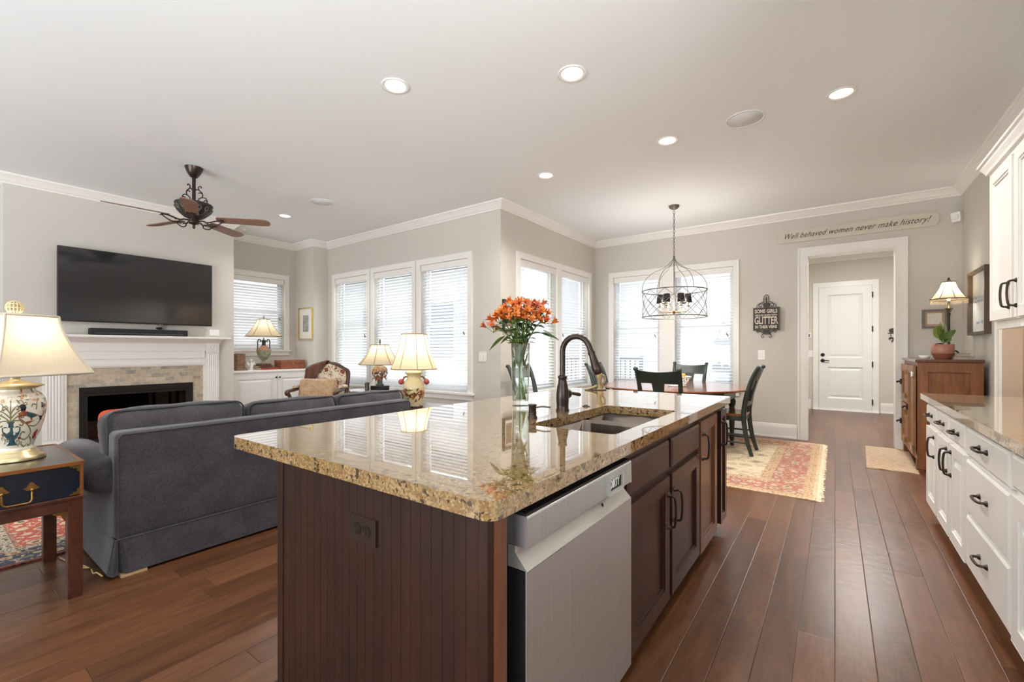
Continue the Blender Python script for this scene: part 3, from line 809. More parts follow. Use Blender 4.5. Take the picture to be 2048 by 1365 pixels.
m = MB(o3); m.box(XF, XF + 0.035, L1, R0, 0.985, 1.29); m.box(XF, XF + 0.05, L1, R0, 1.085, 1.10); m.box(XF, XF + 0.052, L1, R0, 1.0, 1.035); m.box(XF, XF + 0.045, L1, R0, 1.18, 1.29)
m.box(XF + 0.03, XF + 0.05, R0 - 0.03, R0 - 0.012, 1.10, 1.18); m.box(XF + 0.03, XF + 0.05, L1 + 0.012, L1 + 0.03, 1.10, 1.18)
m.box(XF, XF + 0.04, R0 - 0.028, R0, 0, 1.0); m.box(XF, XF + 0.04, L1, L1 + 0.028, 0, 1.0); m.build('frieze', M_trim, fp, bev=0.003)
m = MB(o3)
pr = [(0, 1.29), (0.07, 1.29), (0.078, 1.30), (0.10, 1.308), (0.12, 1.325), (0.135, 1.333), (0.165, 1.336), (0.165, 1.343), (0, 1.343)]
m.sweep([(XF, 2.66), (XF + 0.005, 2.66), (XF + 0.005, 0.90), (XF, 0.90)][::-1] if False else [(XF + 0.001, 0.86 + 0.04), (XF + 0.001, 2.66)][::-1], pr)
m.build('cornice', M_trim, fp)
m = MB(o3); m.box(XF, XF + 0.21, 0.82, 2.74, 1.343, 1.372); m.build('mantel_shelf', M_trim, fp, bev=0.006)
m = MB(o3); m.plate([rect(L1 + 0.028, R0 - 0.028, 0, 0.985), rect(FB[0], FB[1], FB[2], FB[3])], lambda u, v, t: (XF + t, u, v), 0.0, 0.022); m.build('tile_surround', M_tile, fp, label='beige and grey mosaic tile surround')
fb = thing('fireplace_insert', 'black gas fireplace insert with dark glass front behind the sofa', 'fireplace', (XF, 1.78, 0))
m = MB(o3); ff = lambda u, v, t: (XF + t, u, v)
m.plate([rect(FB[0], FB[1], FB[2], FB[3]), rect(FB[0] + 0.045, FB[1] - 0.045, FB[2] + 0.05, FB[3] - 0.075)], ff, -0.02, 0.03); m.build('insert_frame', M_fire, fb, bev=0.003)
m = MB(o3); m.plate([rect(FB[0] + 0.045, FB[1] - 0.045, FB[2] + 0.05, FB[3] - 0.075), rect(FB[0] + 0.075, FB[1] - 0.075, FB[2] + 0.085, FB[3] - 0.105)], ff, -0.015, 0.012); m.build('inner_frame', M_rubber, fb, bev=0.003)
m = MB(o3); m.box(XF + 0.005, XF + 0.028, FB[0] + 0.1, FB[1] - 0.1, FB[3] - 0.062, FB[3] - 0.05); m.build('vent_slot', M_rubber, fb)
m = MB(o3); y0, y1, z0, z1 = FB[0] + 0.04, FB[1] - 0.04, FB[2] + 0.02, FB[3] - 0.06
m.box(XF - 0.42, XF - 0.41, y0, y1, z0, z1); m.box(XF - 0.42, XF - 0.02, y0, y0 + 0.01, z0, z1); m.box(XF - 0.42, XF - 0.02, y1 - 0.01, y1, z0, z1); m.box(XF - 0.42, XF - 0.02, y0, y1, z1 - 0.01, z1); m.box(XF - 0.42, XF - 0.02, y0, y1, z0, z0 + 0.02)
m.build('firebox', M_fire, fb)
m = MB(o3)
for k, (a, b) in enumerate((((-0.30, 1.45, 0.16), (-0.16, 2.05, 0.17)), ((-0.14, 1.50, 0.15), (-0.28, 2.1, 0.15)), ((-0.24, 1.6, 0.23), (-0.2, 1.95, 0.24)))):
    m.cyl((XF + a[0], a[1], a[2]), (XF + b[0], b[1], b[2]), 0.045, 0.04, 10)
m.build('gas_log', plain('charred log', S(60, 48, 40), 0.9, var=0.4), fb)
m = MB(o3); m.box(XF - 0.004, XF, y0 + 0.02, y1 - 0.02, z0 + 0.04, z1 - 0.02); m.build('glass_front', mat_glass('smoked glass', (0.35, 0.35, 0.36, 1), 0.06), fb)

# ---------------------------------------------------------------- television, soundbar
TX = XF + 0.09
tv = thing('television', 'large black flat television on the chimney wall', 'television', (TX, 1.785, 1.94))
o4 = (TX, 1.785, 1.94)
m = MB(o4); m.box(TX - 0.045, TX, 1.03, 2.54, 1.522, 2.361); m.build('tv_case', M_rubber, tv, bev=0.004)
m = MB(o4); m.box(TX, TX + 0.0015, 1.037, 2.533, 1.537, 2.354); m.build('screen', M_tv, tv)
m = MB(o4); m.box(XF, TX - 0.045, 1.45, 2.1, 1.65, 2.2); m.build('wall_bracket', M_black, tv)
m = MB(o4); m.box(TX - 0.03, TX + 0.002, 1.94, 1.985, 1.51, 1.523); m.build('logo_tab', plain('silver tab', S(130, 130, 132), 0.3, 0.8), tv)
sb = thing('soundbar', 'long black soundbar lying on the white mantel shelf', 'soundbar', (XF + 0.11, 1.76, 1.372))
m = MB((XF + 0.11, 1.76, 1.372)); m.box(XF + 0.05, XF + 0.15, 1.285, 2.238, 1.374, 1.452); m.build('soundbar_body', plain('black speaker cloth', S(30, 30, 32), 0.7, bmp=0.3, bscale=500), sb, bev=0.008)
m = MB((XF + 0.11, 1.76, 1.372)); m.box(XF + 0.149, XF + 0.153, 1.33, 2.19, 1.39, 1.398); m.build('trim_strip', plain('grey strip', S(96, 96, 98), 0.3, 0.6), sb)
m = MB((XF + 0.11, 1.76, 1.372)); m.box(XF + 0.07, XF + 0.13, 1.32, 1.40, 1.372, 1.375); m.build('rubber_foot', M_rubber, sb)
m = MB((XF + 0.11, 1.76, 1.372)); m.box(XF + 0.07, XF + 0.13, 2.12, 2.20, 1.372, 1.375); m.build('rubber_foot', M_rubber, sb)
ew = thing('television_mount_cable', 'grey cable bundle between the television and the soundbar', 'cable', (XF + 0.02, 1.96, 1.45))
m = MB((XF + 0.02, 1.96, 1.45)); m.box(XF, XF + 0.03, 1.985, 2.02, 1.372, 1.56); m.build('cable_cover', plain('grey cable cover', S(150, 146, 140), 0.5), ew, bev=0.004)
m = MB((XF + 0.02, 1.96, 1.45)); m.ball((XF + 0.035, 1.96, 1.475), 0.02, 0.035, 0.016); m.build('cable_plug', M_rubber, ew)


# ---------------------------------------------------------------- built-in cabinets in the alcoves
def raised_panel(m, f, u0, u1, v0, v1, d=0.012, w=0.028):
    """bevelled raised panel standing in a recess, f(u, v, t)"""
    m.add([f(u0, v0, -0.008), f(u1, v0, -0.008), f(u1, v1, -0.008), f(u0, v1, -0.008), f(u0 + w, v0 + w, d - 0.008), f(u1 - w, v0 + w, d - 0.008), f(u1 - w, v1 - w, d - 0.008), f(u0 + w, v1 - w, d - 0.008)],
          [(0, 1, 5, 4), (1, 2, 6, 5), (2, 3, 7, 6), (3, 0, 4, 7), (4, 5, 6, 7)])


def panel_door(name, mat, parent, f, u0, u1, v0, v1, fw=0.06, th=0.02, raised=True, bev=0.002):
    """frame-and-panel door; f(u, v, t) with t outward"""
    m = MB(); m.plate([rect(u0, u1, v0, v1), rect(u0 + fw, u1 - fw, v0 + fw, v1 - fw)], f, 0, th)
    m.plate([rect(u0 + fw - 0.001, u1 - fw + 0.001, v0 + fw - 0.001, v1 - fw + 0.001), rect(u0 + fw + 0.012, u1 - fw - 0.012, v0 + fw + 0.012, v1 - fw - 0.012)], f, 0, th - 0.006)
    m.plate([rect(u0 + fw - 0.001, u1 - fw + 0.001, v0 + fw - 0.001, v1 - fw + 0.001)], f, 0, 0.006)
    if raised: raised_panel(m, lambda u, v, t: f(u, v, t + 0.014), u0 + fw + 0.016, u1 - fw - 0.016, v0 + fw + 0.016, v1 - fw - 0.016)
    return m.build(name, mat, parent, bev=bev)


def knob(parent, p, axis, mat, r=0.015):
    m = MB(); pr = [(r * 0.45, 0), (r * 0.4, r * 0.9), (r * 0.95, r * 1.3), (r, r * 1.7), (r * 0.6, r * 2.1), (0, r * 2.15)]
    m.lathe(pr, p, 12, axis=axis); return m.build('knob', mat, parent)


def alcove_cabinet(y0, y1, label):
    t0 = thing('built_in_cabinet', label, 'cabinet', (XA + 0.28, (y0 + y1) / 2, 0)); o = t0.location; off = MX.Translation(-o)
    xf = XA + 0.55
    def g(u, v, t): q = (xf + t - o.x, u - o.y, v); return q
    m = MB(tuple(o)); m.box(XA + 0.001, xf, y0 + 0.002, y1 - 0.002, 0.0, 0.852); m.build('cabinet_body', M_cab, t0)
    m = MB(tuple(o)); m.box(XA + 0.001, xf + 0.03, y0 + 0.002, y1 - 0.002, 0.852, 0.882); m.build('cabinet_top', M_trim, t0, bev=0.005)
    ym = (y0 + y1) / 2 + 0.05
    for a, b, yk in ((y0 + 0.03, ym - 0.003, ym - 0.028), (ym + 0.003, y1 - 0.03, ym + 0.028)):
        d = panel_door('cabinet_door', M_cab, t0, g, a, b, 0.12, 0.815, 0.065)
        knob(d, g(yk, 0.765, 0.02), 'x', M_black, 0.014)
    return t0


alcove_cabinet(2.85, YC, 'white built-in cabinet with raised panel doors in the alcove under the small window')
alcove_cabinet(-0.9, 0.64, 'white built-in cabinet in the left alcove, mostly behind the large floral lamp')

# urn lamp on its two books
CT = 0.882


def book(name, label, c, sx, sy, h, rz, cover, group):
    t0 = thing(name, label, 'book', c, rz, group)
    m = MB(); m.box(-sx / 2, sx / 2, -sy / 2, sy / 2, 0, 0.004); m.box(-sx / 2, sx / 2, -sy / 2, sy / 2, h - 0.004, h); m.box(-sx / 2, -sx / 2 + 0.005, -sy / 2, sy / 2, 0, h); m.build('book_cover', cover, t0, bev=0.001)
    m = MB(); m.box(-sx / 2 + 0.005, sx / 2 - 0.006, -sy / 2 + 0.006, sy / 2 - 0.006, 0.004, h - 0.004); m.build('pages', plain('paper', S(226, 216, 196), 0.8), t0)
    return t0


book('book', 'red book at the bottom of the stack under the urn lamp', (-7.42, 3.47, CT), 0.22, 0.28, 0.03, RAD(186), plain('red book cloth', S(150, 52, 48), 0.6), 'books under the urn lamp')
book('book', 'brown book on top of the red book under the urn lamp', (-7.42, 3.44, CT + 0.03), 0.2, 0.25, 0.028, RAD(178), plain('brown book cloth', S(112, 74, 52), 0.6), 'books under the urn lamp')


def shade_poly(m, prof, n, ang0, cut=None):
    """n-sided shade: prof [(r corner, z)] bottom to top; returns ribs"""
    vs = []; fs = []
    for r, z in prof:
        for i in range(n):
            a = ang0 + 2 * pi * i / n; vs.append((r * cos(a), r * sin(a), z))
    for k in range(len(prof) - 1):
        for i in range(n):
            j = (i + 1) % n; fs.append((k * n + i, k * n + j, (k + 1) * n + j, (k + 1) * n + i))
    m.add(vs, fs)


def bell(r0, r1, z0, z1, n=10, p=1.7):
    """concave bell profile, wide at the bottom"""
    return [(r1 + (r0 - r1) * (1 - k / n) ** p, z0 + (z1 - z0) * k / n) for k in range(n + 1)]


def lamp_light(parent, z, power, col=(1.0, 0.91, 0.80)):
    m = MB(); m.lathe([(0.013, z - 0.06), (0.013, z - 0.035), (0.026, z - 0.005), (0.03, z + 0.015), (0.02, z + 0.04), (0, z + 0.046)], seg=12); m.build('bulb', M_bulb, parent)
    d = bpy.data.lights.new('lamp glow', 'POINT'); d.energy = power; d.color = col; d.shadow_soft_size = 0.045
    o = bpy.data.objects.new('lamp_glow', d); COL.objects.link(o); o.parent = parent; o.location = (0, 0, z + 0.09)


def shade(parent, r0, r1, z0, z1, n, ang0, mat, ribm, p=1.7, rib=0.004, ribs=True, round_=False, hem=0.006):
    pr = bell(r0, r1, z0, z1, 10, p)
    m = MB(); shade_poly(m, pr, n, ang0); sh = m.build('lamp_shade', mat, parent)
    if round_:
        for q in sh.data.polygons: q.use_smooth = True
    for r, z in ((pr[0][0], z0), (pr[-1][0], z1)):
        m = MB(); pts = [(r * 1.003 * cos(ang0 + 2 * pi * i / n), r * 1.003 * sin(ang0 + 2 * pi * i / n), z) for i in range(n)]
        m.tube(pts, hem, 6, True); m.build('shade_trim', ribm, sh)
    if ribs:
        for i in range(n if not round_ else 8):
            a = ang0 + 2 * pi * i / (n if not round_ else 8)
            MB().tube([(r * 1.004 * cos(a), r * 1.004 * sin(a), z) for r, z in pr], rib, 5).build('shade_rib', ribm, sh)
    m = MB()
    for k in range(3):
        a = ang0 + 2 * pi * k / 3; m.tube([(0, 0, z1 - 0.015), (pr[-1][0] * 0.98 * cos(pi / n if not round_ else 0) * cos(a), pr[-1][0] * 0.98 * cos(pi / n if not round_ else 0) * sin(a), z1 - 0.004)], 0.002, 5)
    m.build('shade_spider', M_brass, parent)
    return sh


bz = CT + 0.058
ul = thing('table_lamp', 'urn table lamp with scroll handles standing on books on the white cabinet', 'lamp', (-7.42, 3.44, bz))
m = MB(); m.box(-0.125, 0.125, -0.085, 0.085, 0, 0.012); m.box(-0.095, 0.095, -0.075, 0.075, 0.012, 0.04); m.build('lamp_base', plain('aged bronze base', S(96, 72, 52), 0.4, 0.4, var=0.2), ul, bev=0.005)
M_urn = plain('mottled green urn', S(140, 140, 114), 0.4, var=0.35, nscale=26)
m = MB(); m.lathe([(0.05, 0.04), (0.05, 0.05), (0.03, 0.06), (0.02, 0.075), (0.028, 0.09)], seg=20); m.lathe([(0.028, 0.09), (0.06, 0.12), (0.088, 0.17), (0.102, 0.225), (0.103, 0.25), (0.095, 0.262)], seg=24); m.build('urn_body', M_urn, ul)
m = MB(); m.lathe([(0.106, 0.25), (0.108, 0.258), (0.1, 0.268), (0.075, 0.29), (0.045, 0.315), (0.036, 0.33)], seg=24); m.build('urn_shoulder', plain('terracotta urn shoulder', S(176, 128, 104), 0.45, var=0.15), ul)
m = MB(); m.lathe([(0.03, 0.33), (0.026, 0.36), (0.03, 0.395), (0.042, 0.405), (0.03, 0.412), (0.008, 0.415), (0.008, 0.45)], seg=16); m.build('urn_neck', M_iron, ul)
for sgn in (-1, 1):
    pts = spline([(0, sgn * 0.095, 0.27), (0, sgn * 0.092, 0.33), (0, sgn * 0.095, 0.385), (0, sgn * 0.078, 0.42), (0, sgn * 0.055, 0.415), (0, sgn * 0.05, 0.395), (0, sgn * 0.06, 0.388)], 5)
    MB().tube(pts, 0.009, 8).build('scroll_handle', M_iron, ul)
sh = shade(ul, 0.262, 0.092, 0.475, 0.745, 6, RAD(0), M_shade2, plain('brown shade ribbing', S(112, 100, 88), 0.7), 1.35, 0.003, hem=0.004)
m = MB(); m.lathe([(0.004, 0.74), (0.004, 0.76)], seg=8); m.tube([(0, 0.012 * cos(t), 0.78 + 0.018 * sin(t)) for t in [RAD(-90 + 36 * k) for k in range(10)]], 0.004, 6, True); m.build('finial', M_iron, ul)
lamp_light(ul, 0.56, 0.5)

bx = thing('wooden_box', 'reddish brown veneered wooden box on the white cabinet beside the urn lamp', 'box', (-7.42, 3.86, CT))
m = MB(); m.box(-0.11, 0.11, -0.20, 0.20, 0, 0.085); m.build('box_body', M_boxwood, bx, bev=0.003)
m = MB(); m.box(-0.113, 0.113, -0.203, 0.203, 0.087, 0.145); m.build('box_lid', M_boxwood, bx, bev=0.006)
m = MB(); m.box(0.111, 0.116, -0.014, 0.014, 0.07, 0.1); m.build('clasp', M_brass, bx)
be = thing('book_end', 'carved brown wooden bookend at the chimney end of the white cabinet', 'bookend', (-7.43, 3.10, CT))
m = MB(); m.box(-0.06, 0.06, -0.07, 0.045, 0, 0.255); m.hexa([(-0.06, 0.045, 0), (0.06, 0.045, 0), (0.06, 0.085, 0), (-0.06, 0.085, 0), (-0.06, 0.045, 0.05), (0.06, 0.045, 0.05), (0.06, 0.05, 0.045), (-0.06, 0.05, 0.045)]); m.build('bookend_block', plain('worn carved wood', S(126, 92, 72), 0.6, var=0.4, nscale=18), be, bev=0.008)
m = MB(); m.lathe([(0.05, 0.0), (0.062, 0.004), (0.05, 0.01)], (0, -0.01, 0.25), 12, axis='z'); m.build('bookend_cap', M_iron, be)
an = thing('angel_figurine', 'small white china figurine between the bookend and the urn lamp', 'figurine', (-7.46, 3.27, CT))
m = MB(); m.lathe([(0.028, 0), (0.032, 0.01), (0.022, 0.05), (0.026, 0.09), (0.014, 0.115), (0.008, 0.125)], seg=14); m.ball((0, 0, 0.147), 0.021); m.build('figurine_body', M_switch, an)
for sgn in (-1, 1):
    m = MB(); m.add([(0.0, 0.01 * sgn, 0.08), (-0.012, 0.05 * sgn, 0.13), (-0.012, 0.058 * sgn, 0.1), (-0.01, 0.035 * sgn, 0.06), (-0.01, 0.01 * sgn, 0.085), (-0.02, 0.05 * sgn, 0.135), (-0.02, 0.058 * sgn, 0.105), (-0.018, 0.035 * sgn, 0.065)], [(0, 1, 2, 3), (4, 7, 6, 5), (0, 4, 5, 1), (1, 5, 6, 2), (2, 6, 7, 3), (3, 7, 4, 0)]); m.build('figurine_wing', M_switch, an)
gl = thing('glass_jar', 'small pale glass jar at the corner end of the white cabinet', 'jar', (-7.44, 4.07, CT))
MB().lathe([(0.03, 0), (0.034, 0.01), (0.03, 0.06), (0.018, 0.075), (0.022, 0.09)], seg=16).build('jar_body', mat_glass('pale jar glass', (0.9, 0.92, 0.9, 1), 0.1), gl)


def framed(name, label, cat, M, wd, ht, fw, fd, fmat, layers, glass=True):
    """picture frame in a local frame: x across, z up, facing -y, back at y=0; layers = [(inset, material)]"""
    t0 = thing(name, label, cat); t0.matrix_world = M
    g = lambda u, v, t: (u, -t, v)
    a, b = wd / 2, ht / 2
    m = MB(); m.plate([rect(-a, a, -b, b), rect(-a + fw, a - fw, -b + fw, b - fw)], g, 0, fd); m.build('picture_frame', fmat, t0, bev=min(fw * 0.25, 0.004))
    for k, (ins, mt, nm) in enumerate(layers):
        m = MB(); m.plate([rect(-a + ins, a - ins, -b + ins * 1.0, b - ins)], g, 0.004, 0.008 + 0.001 * k); m.build(nm, mt, t0)
    if glass:
        m = MB(); m.plate([rect(-a + fw * 0.9, a - fw * 0.9, -b + fw * 0.9, b - fw * 0.9)], g, 0.0125, 0.0135); m.build('picture_glass', M_pglass, t0)
    return t0


M_mat_w = plain('ivory picture mat', S(226, 222, 210), 0.8)
M_mat_g = plain('grey etching paper', S(150, 148, 146), 0.8, var=0.35, nscale=18)
framed('framed_picture', 'gold framed etching with wide ivory mat on the column beside the small window', 'picture', MX.Translation((-7.37, YC, 1.65)), 0.44, 0.545, 0.016, 0.022, M_gold, [(0.014, M_mat_w, 'picture_mat'), (0.13, M_mat_g, 'etching')])
framed('framed_picture', 'gilt framed picture at the left edge of the photo in the left alcove', 'picture', MX.Translation((XA, 0.30, 1.66)) @ MX.Rotation(RAD(90), 4, 'Z'), 0.5, 0.62, 0.05, 0.04, M_gold, [(0.045, M_mat_w, 'picture_mat')])

# ---------------------------------------------------------------- armchair, pillow, throw
M_tapestry, _nt, _p = newmat('cream and wine tapestry'); _v = mapped(_nt, (1, 1, 1))
_vo = nn(_nt, 'ShaderNodeTexVoronoi', {'Vector': _v, 'Scale': 8.5, 'Randomness': 0.8}); _d = ma(_nt, 'ADD', _vo.outputs['Distance'], ma(_nt, 'MULTIPLY', ma(_nt, 'SUBTRACT', noise(_nt, _v, 45, 2), 0.5), 0.7))
setp(_nt, _p, col=ramp(_nt, _d, [(0.0, S(150, 70, 60)), (0.16, S(112, 42, 38)), (0.26, S(216, 200, 172)), (0.46, S(120, 48, 42)), (0.53, S(218, 204, 178))], 'CONSTANT'), rough=0.9)
AC = V((-5.77, 3.41, 0)); AR = RAD(33)
ac = thing('armchair', 'carved wooden armchair with cream and wine tapestry back near the corner windows', 'armchair', AC, AR)
bt = lambda x, z: (x, 0.25 + 0.10 * (z - 0.42) / 0.6, z)
arch = [(-0.25, 0.48), (-0.27, 0.62), (-0.28, 0.80), (-0.27, 0.89), (-0.2, 0.93), (-0.1, 0.985), (0, 1.0), (0.1, 0.985), (0.2, 0.93), (0.27, 0.89), (0.28, 0.80), (0.27, 0.62), (0.25, 0.48)]
m = MB(); m.tube(spline([bt(x, z) for x, z in arch], 5), 0.026, 8); m.tube([bt(-0.25, 0.49), bt(0.25, 0.49)], 0.024, 8); m.build('back_frame', M_mahog, ac)
m = MB(); inner = [(x * 0.93, 0.49 + (z - 0.48) * 0.96) for x, z in arch]
m.plate([inner], lambda u, v, t: (u, bt(0, v)[1] + t, v), -0.025, 0.02); m.build('back_cushion', M_tapestry, ac, bev=0.012, seg=3)
m = MB(); m.rbox((0, -0.02, 0.42), (0.29, 0.28, 0.06), 0.04, (0, 0, 0.03)); m.build('seat_cushion', M_tapestry, ac)
m = MB(); m.box(-0.3, 0.3, -0.3, 0.27, 0.30, 0.365); m.build('seat_rail', M_mahog, ac, bev=0.015)
for sx in (-1, 1):
    m = MB(); m.tube(spline([(sx * 0.275, 0.285, 0.66), (sx * 0.31, 0.12, 0.665), (sx * 0.335, -0.08, 0.645), (sx * 0.335, -0.2, 0.64), (sx * 0.33, -0.235, 0.62), (sx * 0.33, -0.215, 0.60)], 6), 0.024, 8); a_ = m.build('armrest', M_mahog, ac)
    MB().rbox((sx * 0.325, 0.03, 0.69), (0.03, 0.1, 0.02), 0.018, n=3).build('arm_pad', M_tapestry, a_)
    MB().tube(spline([(sx * 0.335, -0.19, 0.62), (sx * 0.33, -0.13, 0.53), (sx * 0.30, -0.15, 0.44), (sx * 0.285, -0.2, 0.34)], 6), 0.022, 8).build('arm_support', M_mahog, ac)
    MB().tube(spline([(sx * 0.27, -0.27, 0.35), (sx * 0.29, -0.30, 0.25), (sx * 0.265, -0.275, 0.1), (sx * 0.275, -0.29, 0.0)], 6), [0.03] * 6 + [0.024] * 6 + [0.018] * 7, 8).build('leg', M_mahog, ac)
    MB().tube(spline([(sx * 0.25, 0.24, 0.36), (sx * 0.25, 0.26, 0.2), (sx * 0.255, 0.31, 0.0)], 6), 0.02, 8).build('leg', M_mahog, ac)
ARM = MX.Translation(AC) @ MX.Rotation(AR, 4, 'Z')
pl = thing('throw_pillow', 'tan woven rectangular pillow leaning in the armchair', 'pillow', AC, AR)
MB().rbox((-0.05, 0.06, 0.635), (0.255, 0.055, 0.16), 0.045, (0, 0.03, 0), n=8, M=MX.Rotation(RAD(-14), 3, 'X'), wob=0.003).build('pillow_cover', mat_fabric('tan coarse weave', S(206, 176, 140), S(150, 118, 88), 240, big=16), pl)
th = thing('throw_blanket', 'brown and plum throw draped over the left shoulder of the armchair', 'blanket', AC, AR)
vs = []; fs = []; nu, nv = 14, 16
for i in range(nu + 1):
    for j in range(nv + 1):
        s_ = i / nu; t_ = j / nv
        x = -0.335 + 0.30 * s_; zt = 0.925 + 0.105 * min(1, s_ * 1.1) ** 0.7
        if t_ < 0.42: q = t_ / 0.42; z = 0.55 + (zt - 0.55) * q; y = bt(0, z)[1] + 0.06 + 0.01 * sin(20 * s_)
        elif t_ < 0.55: q = (t_ - 0.42) / 0.13; z = zt + 0.012 * sin(pi * q); y = bt(0, zt)[1] + 0.06 - 0.12 * q
        else: q = (t_ - 0.55) / 0.45; z = zt - q * (0.42 - 0.40 * s_); y = bt(0, z)[1] - 0.06 - 0.012 * sin(16 * s_ + 3)
        x -= 0.05 * max(0, t_ - 0.55) * (1 - s_)
        vs.append((x, y, z)); 
for i in range(nu):
    for j in range(nv): fs.append((i * (nv + 1) + j, (i + 1) * (nv + 1) + j, (i + 1) * (nv + 1) + j + 1, i * (nv + 1) + j + 1))
m = MB(); m.add(vs, fs, True); o = m.build('throw_cloth', mat_fabric('brown plum plaid', S(120, 82, 62), S(64, 38, 42), 300, big=4), th)
b_ = o.modifiers.new('thick', 'SOLIDIFY'); b_.thickness = 0.008

# ---------------------------------------------------------------- small side table with the topiary lamp
sx_, sy_ = -5.03, 3.86
st = thing('side_table', 'side table with glossy top in front of the corner windows', 'table', (-5.12, 3.80, 0))
m = MB(); m.lathe([(0.30, 0.625), (0.315, 0.632), (0.315, 0.648), (0.305, 0.655)], seg=40); m.build('table_top', plain('glossy dark lacquer top', S(86, 66, 54), 0.06, spec=0.8, coat=0.6), st)
m = MB(); m.lathe([(0.22, 0.0), (0.22, 0.02), (0.06, 0.05), (0.035, 0.1), (0.05, 0.25), (0.03, 0.4), (0.06, 0.55), (0.11, 0.625)], seg=20); m.build('pedestal', M_mahog, st)
tl = thing('table_lamp', 'topiary table lamp with golden flower ball base and tapered square shade', 'lamp', (sx_, sy_, 0.655))
m = MB(); m.box(-0.09, 0.09, -0.09, 0.09, 0, 0.055); m.build('lamp_base', M_black, tl, bev=0.006)
m = MB(); m.lathe([(0.05, 0.055), (0.055, 0.065), (0.036, 0.085), (0.032, 0.13), (0.045, 0.175)], seg=16); m.build('planter', plain('verdigris planter', S(74, 76, 66), 0.5, var=0.3), tl)
rnd = random.Random(5); m = MB()
for k in range(150):
    u = rnd.uniform(-0.75, 1); a = rnd.uniform(0, 2 * pi); r = (1 - u * u) ** 0.5
    d = V((r * cos(a), r * sin(a), u)); c = V((0, 0, 0.24)) + V((d.x * 0.092, d.y * 0.092, d.z * 0.088)); q = d.to_track_quat('Z', 'Y').to_matrix()
    m.cur = 0 if u > 0.1 else 1
    for i in range(5):
        an_ = 2 * pi * i / 5; p1 = V((0.019 * cos(an_), 0.019 * sin(an_), 0.006)); p2 = V((0.012 * cos(an_ + 0.5), 0.012 * sin(an_ + 0.5), 0.012)); p3 = V((0.012 * cos(an_ - 0.5), 0.012 * sin(an_ - 0.5), 0.012))
        m.add([c, c + q @ p3, c + q @ p1, c + q @ p2], [(0, 1, 2, 3)])
for k in range(26):
    a = rnd.uniform(0, 2 * pi); c = V((0.07 * cos(a), 0.07 * sin(a), 0.185)); e = V((0.12 * cos(a), 0.12 * sin(a), 0.125 + rnd.uniform(-0.02, 0.04))); sd = V((-sin(a), cos(a), 0)) * 0.012
    m.cur = 1; m.add([c, (c + e) / 2 - sd, e, (c + e) / 2 + sd], [(0, 1, 2, 3)])
m.build('flower_ball', [plain('golden petals', S(204, 152, 84), 0.5, var=0.25, nscale=40), plain('russet leaves', S(128, 76, 46), 0.5, var=0.3, nscale=40)], tl)
m = MB(); m.cyl((0, 0, 0.32), (0, 0, 0.40), 0.006); m.build('lamp_stem', M_bronze, tl)
shade(tl, 0.292, 0.125, 0.345, 0.61, 8, RAD(22.5 + 14), M_shade2, plain('taupe ribbing', S(126, 104, 84), 0.7), 1.5, 0.0035, hem=0.005)
m = MB(); m.lathe([(0.004, 0.6), (0.005, 0.63), (0.014, 0.643), (0.006, 0.655), (0.012, 0.668), (0, 0.69)], seg=10); m.build('finial', M_bronze, tl)
lamp_light(tl, 0.43, 1.0)
cn = thing('small_candle_cup', 'small dark green votive cup beside the topiary lamp', 'votive', (-5.15, 3.74, 0.655))
MB().lathe([(0.028, 0), (0.032, 0.1), (0.029, 0.1), (0.026, 0.01)], seg=14, caps=False).build('votive_cup', plain('dark green glass', S(66, 72, 58), 0.2), cn)

# ---------------------------------------------------------------- sofa
SB, SY0, SY1 = -3.05, 0.665, 2.675
so = thing('sofa', 'charcoal blue skirted sofa seen from behind, facing the fireplace', 'sofa', (-3.5, 1.67, 0)); oS = (-3.5, 1.67, 0)
m = MB(oS); m.rbox((SB - 0.075, (SY0 + SY1) / 2, 0.475), (0.075, (SY1 - SY0) / 2, 0.285), 0.03, n=10); m.build('sofa_back', M_sofa, so)
m = MB(oS); zt = 0.748; xb = SB - 0.003
m.tube([(xb, SY0 + 0.012, 0.2), (xb, SY0 + 0.012, zt - 0.02), (xb, SY0 + 0.03, zt), (xb, SY1 - 0.03, zt), (xb, SY1 - 0.012, zt - 0.02), (xb, SY1 - 0.012, 0.2)], 0.0055, 6)
m.tube([(xb + 0.004, SY0, 0.197), (xb + 0.004, SY1, 0.197)], 0.0055, 6); m.build('piping', M_sofa, so)
m = MB(oS); m.box(SB - 0.93, SB - 0.15, SY0 + 0.03, SY1 - 0.03, 0.12, 0.30); m.build('seat_deck', M_sofa, so)
for k in range(3):
    y0 = SY0 + 0.13 + k * 0.585; y1 = y0 + 0.58
    MB(oS).rbox((SB - 0.54, (y0 + y1) / 2, 0.385), (0.40, 0.29, 0.085), 0.05, (0, 0, 0.025), n=6).build('seat_cushion', M_sofa, so)
for k, (y0, y1, zt, dx) in enumerate(((0.655, 1.375, 0.855, 0.0), (1.375, 2.055, 0.83, 0.01), (2.045, 2.735, 0.825, 0.0))):
    zc = (0.44 + zt) / 2; hz = (zt - 0.44) / 2
    R = MX.Rotation(RAD(-9), 3, 'Y')
    m = MB(oS); m.rbox((SB - 0.25 + dx, (y0 + y1) / 2, zc), (0.115, (y1 - y0) / 2 - 0.004, hz), 0.075, (0.055, 0.0, 0.014), n=9, M=R, wob=0.0035, seed=k); cu = m.build('back_cushion', M_sofa, so)
    m = MB(oS); a, b = (y1 - y0) / 2 - 0.012, hz - 0.012
    loop = [V((0.102, u, v)) for u, v in rrect(-a, a, -b, b, 0.05, 4)]
    m.tube([R @ q + V((SB - 0.25 + dx, (y0 + y1) / 2, zc)) for q in loop], 0.006, 6, True); m.build('cushion_piping', M_pipe, cu)
